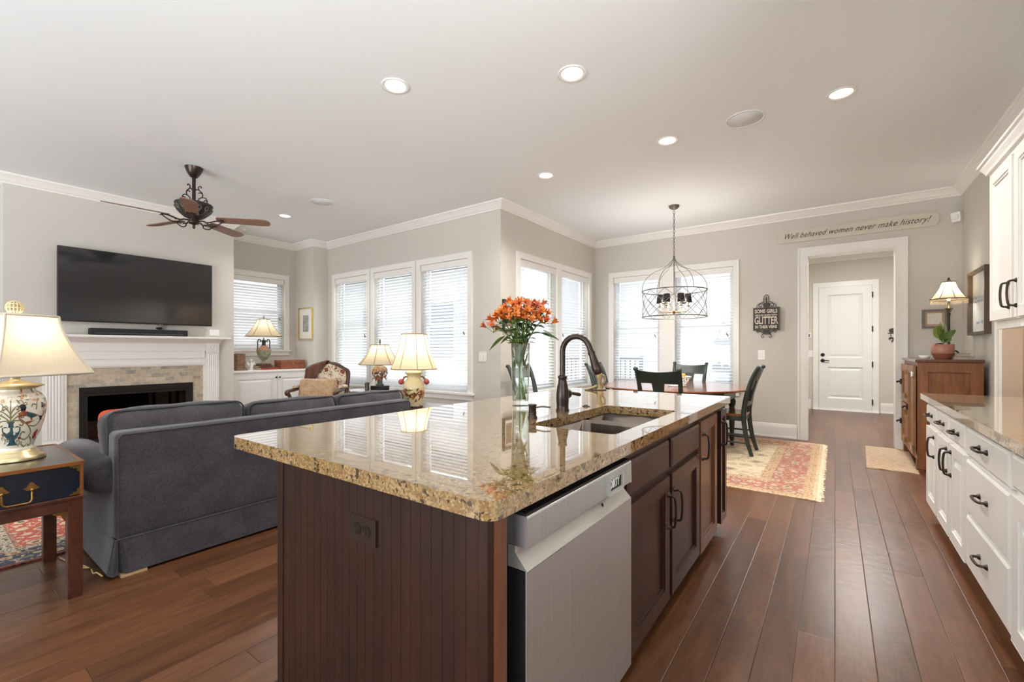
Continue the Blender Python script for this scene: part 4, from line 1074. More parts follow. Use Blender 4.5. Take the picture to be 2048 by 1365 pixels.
for sgn, ye in ((-1, SY0), (1, SY1)):
    m = MB(oS); m.box(SB - 0.93, SB - 0.05, min(ye, ye - sgn * 0.14), max(ye, ye - sgn * 0.14), 0.19, 0.52)
    R = 0.10
    pr = [(0, SB - 0.95), (0.07, SB - 0.95), (0.1, SB - 0.93), (0.104, SB - 0.5), (0.1, SB - 0.09), (0.085, SB - 0.055), (0.04, SB - 0.045), (0, SB - 0.043)]
    m.lathe([(r, h) for r, h in pr], (0, ye - sgn * 0.005, 0.525), 24, axis='x', sx=1.22, sy=1.0)
    m.build('sofa_arm', M_sofa, so, bev=0.01)
sk = lambda u: 0.003 * sin(u * 40)
m = MB(oS); m.hexa([(SB - 0.004, SY0 + 0.05, 0.016), (SB + 0.016, SY0 + 0.05, 0.016), (SB + 0.016, SY1 - 0.02, 0.016), (SB - 0.004, SY1 - 0.02, 0.016), (SB - 0.006, SY0 + 0.03, 0.195), (SB + 0.004, SY0 + 0.03, 0.195), (SB + 0.004, SY1 - 0.01, 0.195), (SB - 0.006, SY1 - 0.01, 0.195)])
m.hexa([(SB - 0.93, SY0 - 0.02, 0.016), (SB - 0.03, SY0 - 0.025, 0.016), (SB - 0.03, SY0 - 0.005, 0.016), (SB - 0.93, SY0, 0.016), (SB - 0.93, SY0 - 0.006, 0.195), (SB - 0.004, SY0 - 0.006, 0.195), (SB - 0.004, SY0 + 0.004, 0.195), (SB - 0.93, SY0 + 0.004, 0.195)])
m.hexa([(SB - 0.93, SY1, 0.016), (SB - 0.0, SY1, 0.016), (SB - 0.0, SY1 + 0.02, 0.016), (SB - 0.93, SY1 + 0.02, 0.016), (SB - 0.93, SY1 - 0.004, 0.195), (SB - 0.0, SY1 - 0.004, 0.195), (SB, SY1 + 0.006, 0.195), (SB - 0.93, SY1 + 0.006, 0.195)])
m.box(SB - 0.95, SB - 0.93, SY0, SY1, 0.016, 0.3)
m.add([(SB + 0.003, SY0 + 0.03, 0.194), (SB + 0.02, SY0 + 0.048, 0.014), (SB - 0.03, SY0 + 0.02, 0.02), (SB - 0.02, SY0 + 0.003, 0.194)], [(0, 1, 2, 3), (3, 2, 1, 0)])
m.hexa([(SB - 0.035, SY0 - 0.028, 0.014), (SB + 0.012, SY0 - 0.012, 0.014), (SB + 0.006, SY0 + 0.012, 0.014), (SB - 0.04, SY0 - 0.01, 0.014), (SB - 0.006, SY0 - 0.004, 0.195), (SB + 0.003, SY0 + 0.002, 0.195), (SB + 0.0, SY0 + 0.012, 0.195), (SB - 0.012, SY0 + 0.004, 0.195)])
m.build('skirt', M_sofa, so)
for x in (SB - 0.12, SB - 0.85):
    for y in (SY0 + 0.06, SY1 - 0.06):
        m = MB(oS); m.box(x - 0.035, x + 0.035, y - 0.035, y + 0.035, 0.012, 0.13); m.build('leg', M_mahog, so)
pd = thing('furniture_slider', 'pale wooden slider block under the near corner of the sofa', 'slider', (SB + 0.0, 0.735, 0)); m = MB(); m.box(-0.1, 0.02, -0.05, 0.06, 0, 0.012); m.build('slider_block', plain('raw wood', S(176, 146, 108), 0.6), pd)
rp = thing('throw_pillow', 'red pillow peeking out behind the left back cushion of the sofa', 'pillow', (-3.57, 0.85, 0.62))
MB().rbox((0, 0, 0.115), (0.045, 0.15, 0.10), 0.045, (0.03, 0, 0), n=6).build('pillow_cover', plain('red pillow cloth', S(206, 74, 42), 0.9, var=0.15, bmp=0.4, bscale=120), rp)
rp = thing('throw_pillow', 'pale tan pillow just showing above the left back cushion of the sofa', 'pillow', (-3.53, 1.16, 0.50))
MB().rbox((0, 0, 0.155), (0.05, 0.14, 0.16), 0.06, (0.05, 0, 0.02), n=6, M=MX.Rotation(RAD(-12) , 3, 'Y') @ MX.Rotation(RAD(32), 3, 'X')).build('pillow_cover', plain('pale tan pillow cloth', S(206, 186, 150), 0.9, bmp=0.3, bscale=120), rp)

# ---------------------------------------------------------------- end table with the large floral lamp
ET = (-3.31, 0.31, 0); EX0, EX1, EY0, EY1 = -3.65, -2.975, 0.09, 0.53
et = thing('end_table', 'campaign style end table with navy drawer box on mahogany legs', 'table', ET)
m = MB(ET); m.box(EX0 + 0.01, EX1 - 0.006, EY0 + 0.006, EY1 - 0.006, 0.492, 0.645); m.build('drawer_case', M_navy, et, bev=0.003)
m = MB(ET); m.box(EX0 + 0.008, EX1, EY0 + 0.002, EY1 - 0.002, 0.643, 0.655); m.build('table_top', plain('black leather top', S(52, 47, 44), 0.22, var=0.15, coat=0.3), et, bev=0.002)
m = MB(ET)
for (a, b) in (((EX0 + 0.008, EY0 + 0.002), (EX1, EY0 + 0.002)), ((EX1, EY0 + 0.002), (EX1, EY1 - 0.002)), ((EX1, EY1 - 0.002), (EX0 + 0.008, EY1 - 0.002)), ((EX0 + 0.008, EY1 - 0.002), (EX0 + 0.008, EY0 + 0.002))):
    m.bar((a[0], a[1], 0.650), (b[0], b[1], 0.650), 0.012, 0.016)
for x in (EX0 + 0.012, EX1 - 0.004):
    for y in (EY0 + 0.004, EY1 - 0.006): m.bar((x, y, 0.492), (x, y, 0.65), 0.012, 0.012)
m.build('brass_edging', plain('gilt wood edging', S(150, 92, 50), 0.3, 0.5, var=0.2), et)
m = MB(ET); m.box(EX0, EX1 + 0.006, EY0 - 0.003, EY1 + 0.003, 0.478, 0.493); m.box(EX0 + 0.02, EX1 - 0.006, EY0 + 0.012, EY1 - 0.012, 0.425, 0.48); m.build('stand_frame', M_mahog, et, bev=0.003)
for x in (EX0 + 0.028, EX1 - 0.03):
    for y in (EY0 + 0.03, EY1 - 0.028):
        m = MB(ET); m.box(x - 0.029, x + 0.029, y - 0.027, y + 0.027, 0.0, 0.48); m.build('leg', M_mahog, et, bev=0.003)


def corner_mount(yc, zc, sy, sz):
    m = MB(ET); x = EX1 - 0.004
    pts = [(0, 0), (0.042, 0), (0.038, 0.008), (0.030, 0.006), (0.028, 0.015), (0.019, 0.012), (0.013, 0.02), (0.015, 0.028), (0.006, 0.03), (0.006, 0.038), (0, 0.042)]
    m.plate([[(yc + sy * u, zc + sz * v) for u, v in pts]], lambda u, v, t: (x + t, u, v), 0, 0.004)
    m.build('brass_corner', M_brass, et)


corner_mount(EY1 - 0.008, 0.64, -1, -1); corner_mount(EY1 - 0.008, 0.498, -1, 1); corner_mount(EY0 + 0.01, 0.64, 1, -1); corner_mount(EY0 + 0.01, 0.498, 1, 1)
m = MB(ET)
m.plate([[(EX1 - 0.006, EY1 - 0.006), (EX1 - 0.07, EY1 - 0.006), (EX1 - 0.06, EY1 - 0.02), (EX1 - 0.045, EY1 - 0.025), (EX1 - 0.03, EY1 - 0.045), (EX1 - 0.02, EY1 - 0.06), (EX1 - 0.006, EY1 - 0.07)]], lambda u, v, t: (u, v, t), 0.655, 0.6575); m.build('brass_corner', M_brass, et)
m = MB(ET); m.plate([[(EX1 - 0.088, 0.425), (EX1 - 0.058, 0.425), (EX1 - 0.058, 0.36), (EX1 - 0.066, 0.385), (EX1 - 0.075, 0.395)]], lambda u, v, t: (u, t, v), EY1 - 0.02, EY1 - 0.012); m.plate([[(EY1 - 0.055, 0.425), (EY1 - 0.105, 0.425), (EY1 - 0.1, 0.412), (EY1 - 0.075, 0.405), (EY1 - 0.07, 0.39), (EY1 - 0.058, 0.37)]], lambda u, v, t: (t, u, v), EX1 - 0.026, EX1 - 0.02); m.build('brass_bracket', M_brass, et)
hd = MB(ET); x = EX1 - 0.003
for y in (0.265, 0.357):
    pts = [(-0.026, 0), (-0.018, 0.006), (-0.012, 0.014), (-0.006, 0.024), (0, 0.028), (0.006, 0.024), (0.012, 0.014), (0.018, 0.006), (0.026, 0), (0.018, -0.006), (0.008, -0.009), (-0.008, -0.009), (-0.018, -0.006)]
    hd.plate([[(y + u, 0.566 + v) for u, v in pts]], lambda u, v, t: (x + t, u, v), 0, 0.005); hd.cyl((x, y, 0.562), (x + 0.018, y, 0.562), 0.006, seg=8); hd.ball((x + 0.018, y, 0.562), 0.008, seg=8, rings=6)
hd.tube([(x + 0.016, 0.265, 0.562), (x + 0.020, 0.265, 0.52), (x + 0.02, 0.271, 0.508), (x + 0.02, 0.28, 0.505), (x + 0.02, 0.342, 0.505), (x + 0.02, 0.351, 0.508), (x + 0.02, 0.357, 0.52), (x + 0.016, 0.357, 0.562)], 0.0048, 8); hd.build('drawer_handle', M_brass, et)

LP = (-3.30, 0.338, 0.6575)
fl = thing('table_lamp', 'large table lamp with bird and flower painted porcelain vase on the end table', 'lamp', LP)
m = MB(); pr = [(0.158, 0), (0.16, 0.006), (0.152, 0.014), (0.15, 0.02), (0.128, 0.024), (0.126, 0.034), (0.114, 0.038), (0.108, 0.05)]; m.lathe(pr, seg=40, sx=1, sy=1); m.build('lamp_base', M_pale, fl).scale = (0.69, 0.69, 1)
VP = [(0.098, 0.05), (0.096, 0.062), (0.094, 0.07), (0.104, 0.1), (0.128, 0.15), (0.146, 0.2), (0.157, 0.25), (0.160, 0.29), (0.155, 0.325), (0.138, 0.355), (0.112, 0.372), (0.104, 0.38), (0.104, 0.39)]


def vr(z):
    for (r0, z0), (r1, z1) in zip(VP, VP[1:]):
        if z0 <= z <= z1: return r0 + (r1 - r0) * (z - z0) / (z1 - z0)
    return VP[-1][0]


m = MB(); m.lathe(spline([(r, 0, z) for r, z in VP], 3) and [(p.x, p.z) for p in spline([(r, 0, z) for r, z in VP], 3)], seg=48); va = m.build('vase_body', plain('ivory crackle porcelain', S(222, 214, 196), 0.16, coat=0.5, var=0.05, nscale=14), fl)
PA = RAD(0)   # the painted side faces +x, towards the kitchen


def decal(m, poly, off=0.0015, n=3):
    """flat painted shape wrapped on the vase: poly in (metres along the surface, z)"""
    tris = tessellate_polygon([[V((u, v, 0)) for u, v in poly]])
    def sub(a, b, c, d):
        if d == 0: return [(a, b, c)]
        ab, bc, ca = [((p[0] + q[0]) / 2, (p[1] + q[1]) / 2) for p, q in ((a, b), (b, c), (c, a))]
        return sub(a, ab, ca, d - 1) + sub(ab, b, bc, d - 1) + sub(ca, bc, c, d - 1) + sub(ab, bc, ca, d - 1)
    for t in tris:
        for tri in sub(*[poly[i] for i in t], 1):
            vs = []
            for u, z in tri:
                r = vr(z) + off; a = PA + u / 0.157; vs.append((r * cos(a), r * sin(a), z))
            m.add(vs, [(0, 1, 2)])


def stroke(m, pts, wdt, off=0.0012):
    P = [V((p[0], p[1], 0)) for p in pts]
    S_ = spline([(p[0], p[1], 0) for p in pts], 5)
    for a, b in zip(S_, S_[1:]):
        d = (b - a);
        if d.length < 1e-6: continue
        nrm = V((-d.y, d.x, 0)).normalized() * wdt / 2
        vs = []
        for q in (a - nrm, b - nrm, b + nrm, a + nrm):
            r = vr(q.y) + off; an = PA + q.x / 0.157; vs.append((r * cos(an), r * sin(an), q.y))
        m.add(vs, [(0, 1, 2, 3)])


PC = [plain('painted teal', S(58, 84, 88), 0.2, var=0.3, nscale=60), plain('painted olive', S(122, 108, 74), 0.25, var=0.2, nscale=60), plain('painted russet', S(150, 74, 52), 0.25, var=0.35, nscale=90), plain('painted navy', S(44, 42, 52), 0.2, var=0.3, nscale=60), plain('painted crimson', S(152, 56, 52), 0.25, var=0.3, nscale=70), plain('painted peach', S(208, 156, 124), 0.25, var=0.2, nscale=50)]
m = MB()
def vase_motif(u0):
    m.cur = 0
    decal(m, [(u0 - 0.05, 0.185), (u0 - 0.052, 0.165), (u0 - 0.036, 0.13), (u0 - 0.018, 0.115), (u0 - 0.024, 0.1), (u0 - 0.045, 0.085), (u0 + 0.045, 0.085), (u0 + 0.024, 0.1), (u0 + 0.018, 0.115), (u0 + 0.036, 0.13), (u0 + 0.052, 0.165), (u0 + 0.05, 0.185), (u0 + 0.03, 0.193), (u0 + 0.014, 0.186), (u0 + 0.012, 0.205), (u0 + 0.02, 0.218), (u0 - 0.02, 0.218), (u0 - 0.012, 0.205), (u0 - 0.014, 0.186), (u0 - 0.03, 0.193)])
    decal(m, [(u0 - 0.034, 0.345), (u0, 0.352), (u0 + 0.034, 0.345), (u0 + 0.02, 0.335), (u0 - 0.02, 0.335)])
    m.cur = 1
    stroke(m, [(u0, 0.215), (u0, 0.27), (u0, 0.332)], 0.006)
    for sgn in (-1, 1):
        for z, l in ((0.225, 0.06), (0.245, 0.05), (0.27, 0.035)):
            stroke(m, [(u0, z - 0.01), (u0 + sgn * l * 0.5, z + 0.018), (u0 + sgn * l * 0.95, z + 0.032), (u0 + sgn * l * 1.05, z + 0.014), (u0 + sgn * l * 0.85, z + 0.01), (u0 + sgn * l * 0.85, z + 0.018)], 0.006)
        stroke(m, [(u0 + sgn * 0.01, 0.222), (u0 + sgn * 0.045, 0.222), (u0 + sgn * 0.062, 0.208), (u0 + sgn * 0.056, 0.192), (u0 + sgn * 0.042, 0.2)], 0.007)
def bird_motif(u0):
    z0 = 0.235; K = 1.28
    Z = lambda pts: [(u0 + (u - u0) * K, z0 + (z - z0) * K) for u, z in pts]
    m.cur = 1
    for pts in ([(u0 - 0.05, 0.235), (u0 - 0.01, 0.2), (u0 + 0.012, 0.165), (u0 - 0.01, 0.14), (u0 - 0.04, 0.15), (u0 - 0.032, 0.175), (u0 - 0.018, 0.168)], [(u0 - 0.01, 0.2), (u0 + 0.03, 0.195), (u0 + 0.06, 0.225), (u0 + 0.07, 0.255)], [(u0 + 0.012, 0.15), (u0 + 0.04, 0.125), (u0 + 0.03, 0.11), (u0 + 0.012, 0.118)], [(u0 - 0.03, 0.12), (u0 - 0.01, 0.108), (u0 + 0.005, 0.115)], [(u0 - 0.05, 0.3), (u0 - 0.06, 0.32), (u0 - 0.03, 0.325), (u0 - 0.02, 0.31), (u0 + 0.01, 0.318)], [(u0 + 0.035, 0.318), (u0 + 0.025, 0.29), (u0 + 0.02, 0.265)], [(u0 + 0.025, 0.285), (u0 + 0.005, 0.29), (u0 + 0.0, 0.28)]): stroke(m, Z(pts), 0.007)
    m.cur = 2; decal(m, Z([(u0 - 0.052, z0 + 0.022), (u0 - 0.03, z0 + 0.03), (u0 - 0.01, z0 + 0.022), (u0 + 0.03, z0 + 0.008), (u0 + 0.05, z0 - 0.006), (u0 + 0.02, z0 - 0.016), (u0 - 0.012, z0 - 0.03), (u0 - 0.04, z0 - 0.02), (u0 - 0.052, z0 + 0.002)]))
    m.cur = 0; decal(m, Z([(u0 - 0.024, z0 + 0.022), (u0 + 0.004, z0 + 0.016), (u0 + 0.03, z0 + 0.002), (u0 + 0.0, z0 - 0.006), (u0 - 0.018, z0 + 0.006)]), 0.0022)
    m.cur = 3; decal(m, Z([(u0 - 0.052, z0 + 0.048), (u0 - 0.042, z0 + 0.058), (u0 - 0.028, z0 + 0.056), (u0 - 0.022, z0 + 0.044), (u0 - 0.026, z0 + 0.03), (u0 - 0.042, z0 + 0.028), (u0 - 0.046, z0 + 0.044), (u0 - 0.058, z0 + 0.048)]), 0.0024)
    decal(m, Z([(u0 + 0.04, z0 + 0.002), (u0 + 0.058, z0 + 0.0), (u0 + 0.062, z0 - 0.016), (u0 + 0.05, z0 - 0.02)]), 0.0024); decal(m, Z([(u0 + 0.05, z0 + 0.06), (u0 + 0.064, z0 + 0.056), (u0 + 0.064, z0 + 0.036), (u0 + 0.05, z0 + 0.034)]), 0.0024)
    m.cur = 4; decal(m, Z([(u0 + 0.036, 0.165), (u0 + 0.052, 0.178), (u0 + 0.062, 0.17), (u0 + 0.064, 0.148), (u0 + 0.05, 0.132), (u0 + 0.036, 0.142)]))
    m.cur = 5; decal(m, Z([(u0 - 0.02, 0.335), (u0 + 0.0, 0.34), (u0 + 0.03, 0.334), (u0 + 0.048, 0.318), (u0 + 0.04, 0.304), (u0 + 0.01, 0.304), (u0 - 0.01, 0.314)])); decal(m, Z([(u0 - 0.045, 0.34), (u0 - 0.028, 0.346), (u0 - 0.024, 0.33), (u0 - 0.04, 0.326)]))
def sprig(u0, z0, s, c):
    m.cur = 1
    stroke(m, [(u0 - 0.012 * s, z0 - 0.03 * s), (u0, z0 - 0.02 * s), (u0 + 0.006 * s, z0), (u0 - 0.006 * s, z0 + 0.018 * s), (u0 - 0.02 * s, z0 + 0.014 * s), (u0 - 0.02 * s, z0 + 0.002 * s), (u0 - 0.012 * s, z0 + 0.002 * s)], 0.0045)
    stroke(m, [(u0 + 0.004 * s, z0 - 0.008 * s), (u0 + 0.022 * s, z0 + 0.004 * s), (u0 + 0.03 * s, z0 - 0.008 * s), (u0 + 0.022 * s, z0 - 0.016 * s), (u0 + 0.016 * s, z0 - 0.01 * s)], 0.0045)
    m.cur = c; decal(m, [(u0 + 0.012 * s * cos(t), z0 + 0.034 * s + 0.012 * s * sin(t)) for t in [2 * pi * i / 9 for i in range(9)]], 0.002)
for k in range(3):
    vase_motif(-0.035 + k * 0.329); bird_motif(0.068 + k * 0.329)
    for du, z, s, c in ((-0.075, 0.30, 0.9, 5), (-0.085, 0.12, 0.8, 1), (0.012, 0.10, 0.7, 4), (0.02, 0.315, 0.8, 5), (0.15, 0.11, 0.9, 5), (0.165, 0.26, 0.9, 2), (0.17, 0.33, 0.7, 5), (0.03, 0.36, 0.6, 4), (0.12, 0.36, 0.6, 0)): sprig(du + k * 0.329, z, s, c)

m.build('painted_motif', PC, va); va.scale = (0.69, 0.69, 0.9)
m = MB(); m.lathe([(0.104, 0.386), (0.118, 0.392), (0.15, 0.402), (0.152, 0.406), (0.1, 0.418), (0.06, 0.428), (0.03, 0.436), (0.026, 0.446), (0.034, 0.45), (0.034, 0.458), (0.01, 0.462), (0.01, 0.52)], seg=40); m.build('vase_cap', M_pale, fl).scale = (0.69, 0.69, 0.9)
shade(fl, 0.285, 0.155, 0.42, 0.712, 4, RAD(-17), M_shade, plain('taupe hem', S(214, 202, 182), 0.8), 1.55, 0.006, hem=0.006)
m = MB(); m.cyl((0, 0, 0.70), (0, 0, 0.725), 0.005)
for k in range(7):
    a = k * pi / 7; m.tube([(0.03 * cos(t) * sin(a), 0.03 * cos(t) * cos(a), 0.752 + 0.033 * sin(t)) for t in [2 * pi * j / 18 for j in range(18)]], 0.0032, 5, True)
for zz in (-0.018, 0, 0.018): m.tube([((0.03 ** 2 - zz * zz * 0.8) ** 0.5 * cos(t), (0.03 ** 2 - zz * zz * 0.8) ** 0.5 * sin(t), 0.752 + zz) for t in [2 * pi * j / 18 for j in range(18)]], 0.003, 5, True)
m.build('finial', plain('ivory carved finial', S(214, 196, 156), 0.5), fl)
lamp_light(fl, 0.54, 1.0, (1.0, 0.92, 0.8))

cd = thing('lamp_cord', 'loose beige lamp cord on the floor between the end table and the sofa', 'cord', (-3.3, 0.6, 0))
m = MB((-3.3, 0.6, 0)); m.tube(spline([(-3.62, 0.54, 0.006), (-3.5, 0.56, 0.006), (-3.4, 0.59, 0.006), (-3.30, 0.61, 0.008), (-3.24, 0.6, 0.03), (-3.27, 0.575, 0.03), (-3.33, 0.57, 0.006), (-3.38, 0.56, 0.006)], 8), 0.004, 6); m.tube(spline([(-3.27, 0.615, 0.006), (-3.2, 0.61, 0.006), (-3.16, 0.615, 0.02), (-3.12, 0.63, 0.006)], 6), 0.004, 6); m.build('cord_run', plain('beige cord', S(196, 164, 118), 0.5), cd)

# ---------------------------------------------------------------- end table and vase lamp beyond the sofa
E2 = (-3.36, 3.05, 0)
e2 = thing('end_table', 'dark end table almost hidden behind the far end of the sofa', 'table', E2)
m = MB(); m.box(-0.25, 0.25, -0.23, 0.23, 0.622, 0.645); m.build('table_top', M_mahog, e2, bev=0.004)
m = MB(); m.box(-0.23, 0.23, -0.21, 0.21, 0.53, 0.622); m.build('apron', M_mahog, e2)
for a in (-1, 1):
    for b in (-1, 1):
        m = MB(); m.box(a * 0.21 - 0.02, a * 0.21 + 0.02, b * 0.19 - 0.02, b * 0.19 + 0.02, 0, 0.53); m.build('leg', M_mahog, e2)
vl = thing('table_lamp', 'cream fruit painted vase lamp with ribbed bell shade at the far end of the sofa', 'lamp', (-3.30, 2.93, 0.645))
m = MB(); m.lathe([(0.085, 0), (0.09, 0.008), (0.078, 0.018)], seg=24); m.build('lamp_base', plain('black wooden foot', S(48, 40, 36), 0.35), vl)
M_vasep, _nt, _p = newmat('cream fruit painted porcelain'); _v = mapped(_nt)
_sp = nn(_nt, 'ShaderNodeSeparateXYZ', {0: _v}); _z = _sp.outputs[2]
_band = ma(_nt, 'SUBTRACT', 1.0, ma(_nt, 'DIVIDE', ma(_nt, 'ABSOLUTE', ma(_nt, 'SUBTRACT', _z, 0.125)), 0.095), clamp=True)
_pt = noise(_nt, _v, 24, 3, 0.55); _msk = ma(_nt, 'GREATER_THAN', ma(_nt, 'ADD', _pt, ma(_nt, 'MULTIPLY', _band, 0.24)), 0.68)
_fr = ramp(_nt, noise(_nt, _v, 34, 2), [(0.35, S(84, 84, 52)), (0.47, S(150, 62, 50)), (0.55, S(206, 146, 70)), (0.63, S(110, 60, 72))], 'CONSTANT')
setp(_nt, _p, col=mixc(_nt, _msk, ramp(_nt, noise(_nt, _v, 9, 3), [(0.3, S(214, 196, 146)), (0.7, S(226, 212, 170))]), _fr), rough=0.2, coat=0.4)
m = MB(); m.lathe([(0.074, 0.018), (0.078, 0.04), (0.09, 0.08), (0.101, 0.13), (0.105, 0.18), (0.102, 0.215), (0.09, 0.245), (0.072, 0.265), (0.064, 0.29), (0.066, 0.315), (0.088, 0.33), (0.09, 0.336), (0.07, 0.345)], seg=32); m.build('vase_body', M_vasep, vl)
m = MB(); m.lathe([(0.07, 0.345), (0.04, 0.355), (0.024, 0.375), (0.022, 0.40)], seg=16); m.build('vase_neck_cap', plain('ivory cap', S(226, 214, 188), 0.3), vl)
for sgn in (-1, 1):
    cx, sy = 0.80 * sgn, 0.6 * sgn
    m = MB(); m.tube(spline([(0.066 * cx, 0.066 * sy, 0.295), (0.09 * cx, 0.09 * sy, 0.29), (0.105 * cx, 0.105 * sy, 0.265)], 5), 0.008, 6); m.build('twig_handle', plain('brown twig glaze', S(110, 84, 58), 0.4), vl)
    m = MB(); m.ball((0.122 * cx, 0.122 * sy, 0.245), 0.028); m.build('fruit_knob', plain('red fruit glaze', S(168, 72, 66), 0.25, var=0.3, nscale=30), vl)
shade(vl, 0.218, 0.118, 0.37, 0.705, 24, RAD(12), M_shade2, plain('brown ribbing', S(158, 124, 84), 0.7), 1.45, 0.0032, round_=True, hem=0.005)
lamp_light(vl, 0.50, 1.6)

# ---------------------------------------------------------------- living room rug
RX0, RX1, RY0, RY1 = -6.6, -3.67, 0.12, 2.9
rg = mat_rug('red and navy oriental rug', (RX1 - RX0) / 2, (RY1 - RY0) / 2, [(0.03, S(126, 60, 46), S(96, 44, 40), S(40, 40, 56), 30), (0.24, S(48, 50, 68), S(196, 168, 130), S(176, 84, 58), 13), (0.29, S(200, 184, 154), S(70, 54, 60), S(150, 60, 46), 36), (0.31, S(150, 60, 46), S(196, 168, 130), S(60, 50, 60), 40)], (S(186, 74, 50), S(214, 186, 150), S(60, 58, 72), 11))
t0 = thing('area_rug', 'red and navy oriental rug behind the end table in the living room', 'rug', ((RX0 + RX1) / 2, (RY0 + RY1) / 2, 0))
m = MB(); m.box(RX0 - t0.location.x, RX1 - t0.location.x, RY0 - t0.location.y, RY1 - t0.location.y, 0.0, 0.010); m.build('rug_pile', rg, t0)

# ---------------------------------------------------------------- ceiling fan
FX, FY = -5.27, 1.76
fn = thing('ceiling_fan', 'dark bronze scrollwork ceiling fan with five wooden blades in the living room', 'ceiling fan', (FX, FY, ZC))
m = MB(); m.lathe([(0.02, -0.105), (0.035, -0.095), (0.058, -0.06), (0.076, -0.015), (0.08, 0.0)], seg=28); m.build('ceiling_canopy', M_bronze, fn)
m = MB(); m.cyl((0, 0, -0.44), (0, 0, -0.09), 0.016); m.lathe([(0.022, -0.385), (0.024, -0.38), (0.022, -0.375)]); m.lathe([(0.022, -0.225), (0.024, -0.22), (0.022, -0.215)]); m.build('downrod', M_bronze, fn)
for k in range(3):
    a = RAD(-70 + 120 * k); cx, sy = cos(a), sin(a); P = lambda r, z: (r * cx, r * sy, z)
    m = MB()
    m.tube(spline([P(0.062, -0.205), P(0.066, -0.192), P(0.052, -0.186), P(0.04, -0.20), P(0.046, -0.225), P(0.07, -0.25), P(0.078, -0.275), P(0.072, -0.30)], 6), 0.0055, 6)
    m.tube(spline([P(0.04, -0.26), P(0.052, -0.25), P(0.066, -0.258)], 4), 0.005, 6)
    m.tube(spline([P(0.09, -0.385), P(0.05, -0.375), P(0.036, -0.345), P(0.045, -0.315), P(0.072, -0.30), P(0.105, -0.305), P(0.12, -0.34), P(0.11, -0.375), P(0.09, -0.385)], 6), 0.0055, 6)
    m.tube(spline([P(0.12, -0.34), P(0.1, -0.325), P(0.088, -0.34), P(0.096, -0.355)], 5), 0.005, 6)
    m.tube([P(0.016, -0.22), P(0.045, -0.222)], 0.005, 6); m.tube([P(0.016, -0.36), P(0.045, -0.358)], 0.005, 6)
    m.build('downrod_scroll', M_bronze, fn)
m = MB(); BW = [(0.045, -0.525), (0.085, -0.505), (0.125, -0.47), (0.153, -0.42), (0.162, -0.385), (0.164, -0.375), (0.158, -0.368), (0.06, -0.355), (0.02, -0.35)]; m.lathe(BW, seg=36); bw = m.build('motor_housing', plain('dark cast bronze', S(58, 53, 49), 0.5, 0.4, var=0.5, nscale=24), fn)
m = MB()
for k in range(14):
    a = 2 * pi * k / 14
    def Q(da, t): 
        z = -0.40 - 0.095 * t; r = 0.160 - 0.070 * t ** 1.6 + 0.003; return (r * cos(a + da), r * sin(a + da), z)
    m.tube(spline([Q(-0.16, 0.95), Q(-0.04, 0.7), Q(0.08, 0.35), Q(0.0, 0.08), Q(-0.12, 0.25), Q(-0.06, 0.5), Q(0.0, 0.4)], 4), 0.0045, 5)
m.build('housing_scrollwork', plain('worn pewter scrollwork', S(120, 114, 108), 0.45, 0.5, var=0.2, nscale=40), bw)
m = MB(); m.lathe([(0, -0.625), (0.01, -0.615), (0.014, -0.60), (0.008, -0.59), (0.02, -0.575), (0.045, -0.57), (0.05, -0.55), (0.04, -0.53), (0.05, -0.52)], seg=20); m.build('hub_finial', M_bronze, fn)
for k in range(5):
    a = RAD(-22 + 72 * k); R = MX.Rotation(a, 4, 'Z') @ MX.Translation((0, 0, -0.54))
    m = MB(M=R)
    m.tube(spline([(0.045, 0, 0.0), (0.085, 0, 0.0), (0.12, 0, -0.012), (0.21, 0, 0.012), (0.27, 0, 0.012)], 5), 0.0075, 6)
    m.tube(spline([(0.27, 0, 0.01), (0.2, 0.0, -0.035), (0.13, 0, -0.04), (0.125, 0, -0.01), (0.16, 0, -0.012)], 5), 0.006, 6)
    m.tube(spline([(0.27, -0.045, 0.012), (0.25, -0.02, 0.01), (0.25, 0.02, 0.01), (0.27, 0.045, 0.012)], 4), 0.005, 6)
    br = m.build('blade_bracket', M_bronze, fn)
    m = MB(M=R @ MX.Translation((0.22, 0, 0.022)) @ MX.Rotation(RAD(-12), 4, 'X'))
    out = [(0.0, -0.055), (0.40, -0.068), (0.455, -0.06), (0.48, -0.03), (0.485, 0.0), (0.48, 0.03), (0.455, 0.06), (0.40, 0.068), (0.0, 0.055), (-0.015, 0.03), (-0.015, -0.03)]
    m.plate([out], lambda u, v, t: (u, v, t), -0.004, 0.004); m.build('fan_blade', M_blade, fn, bev=0.002)
# ================================================================ kitchen island
CTZ = 0.885
XI = -0.59            # door faces
YP = 0.745            # beadboard end panel
fI = lambda u, v, t: (XI - 0.02 + t, u, v)


def at_off(off, f): return lambda u, v, t: tuple(a - b for a, b in zip(f(u, v, t), off))


def pull(parent, p0, p1, out, mat=None, r=0.0052, bow=0.03):
    """cabinet pull between two points, standing out along vector out"""
    p0, p1, o = V(p0), V(p1), V(out)
    d = (p1 - p0)
    m = MB(); m.tube(spline([p0, p0 + o * bow * 0.75 + d * 0.02, p0 + o * bow + d * 0.12, p0 + o * (bow * 1.12) + d * 0.5, p1 + o * bow - d * 0.12, p1 + o * bow * 0.75 - d * 0.02, p1], 5), [r * 1.25] * 3 + [r] * 25 + [r * 1.25] * 3, 8)
    for p in (p0, p1): m.lathe([(r * 2.3, 0), (r * 2.1, 0.004), (r * 1.4, 0.01)], p, 10, R=o.to_track_quat('Z', 'Y').to_matrix())
    return m.build('pull_handle', mat or M_bronze, parent)


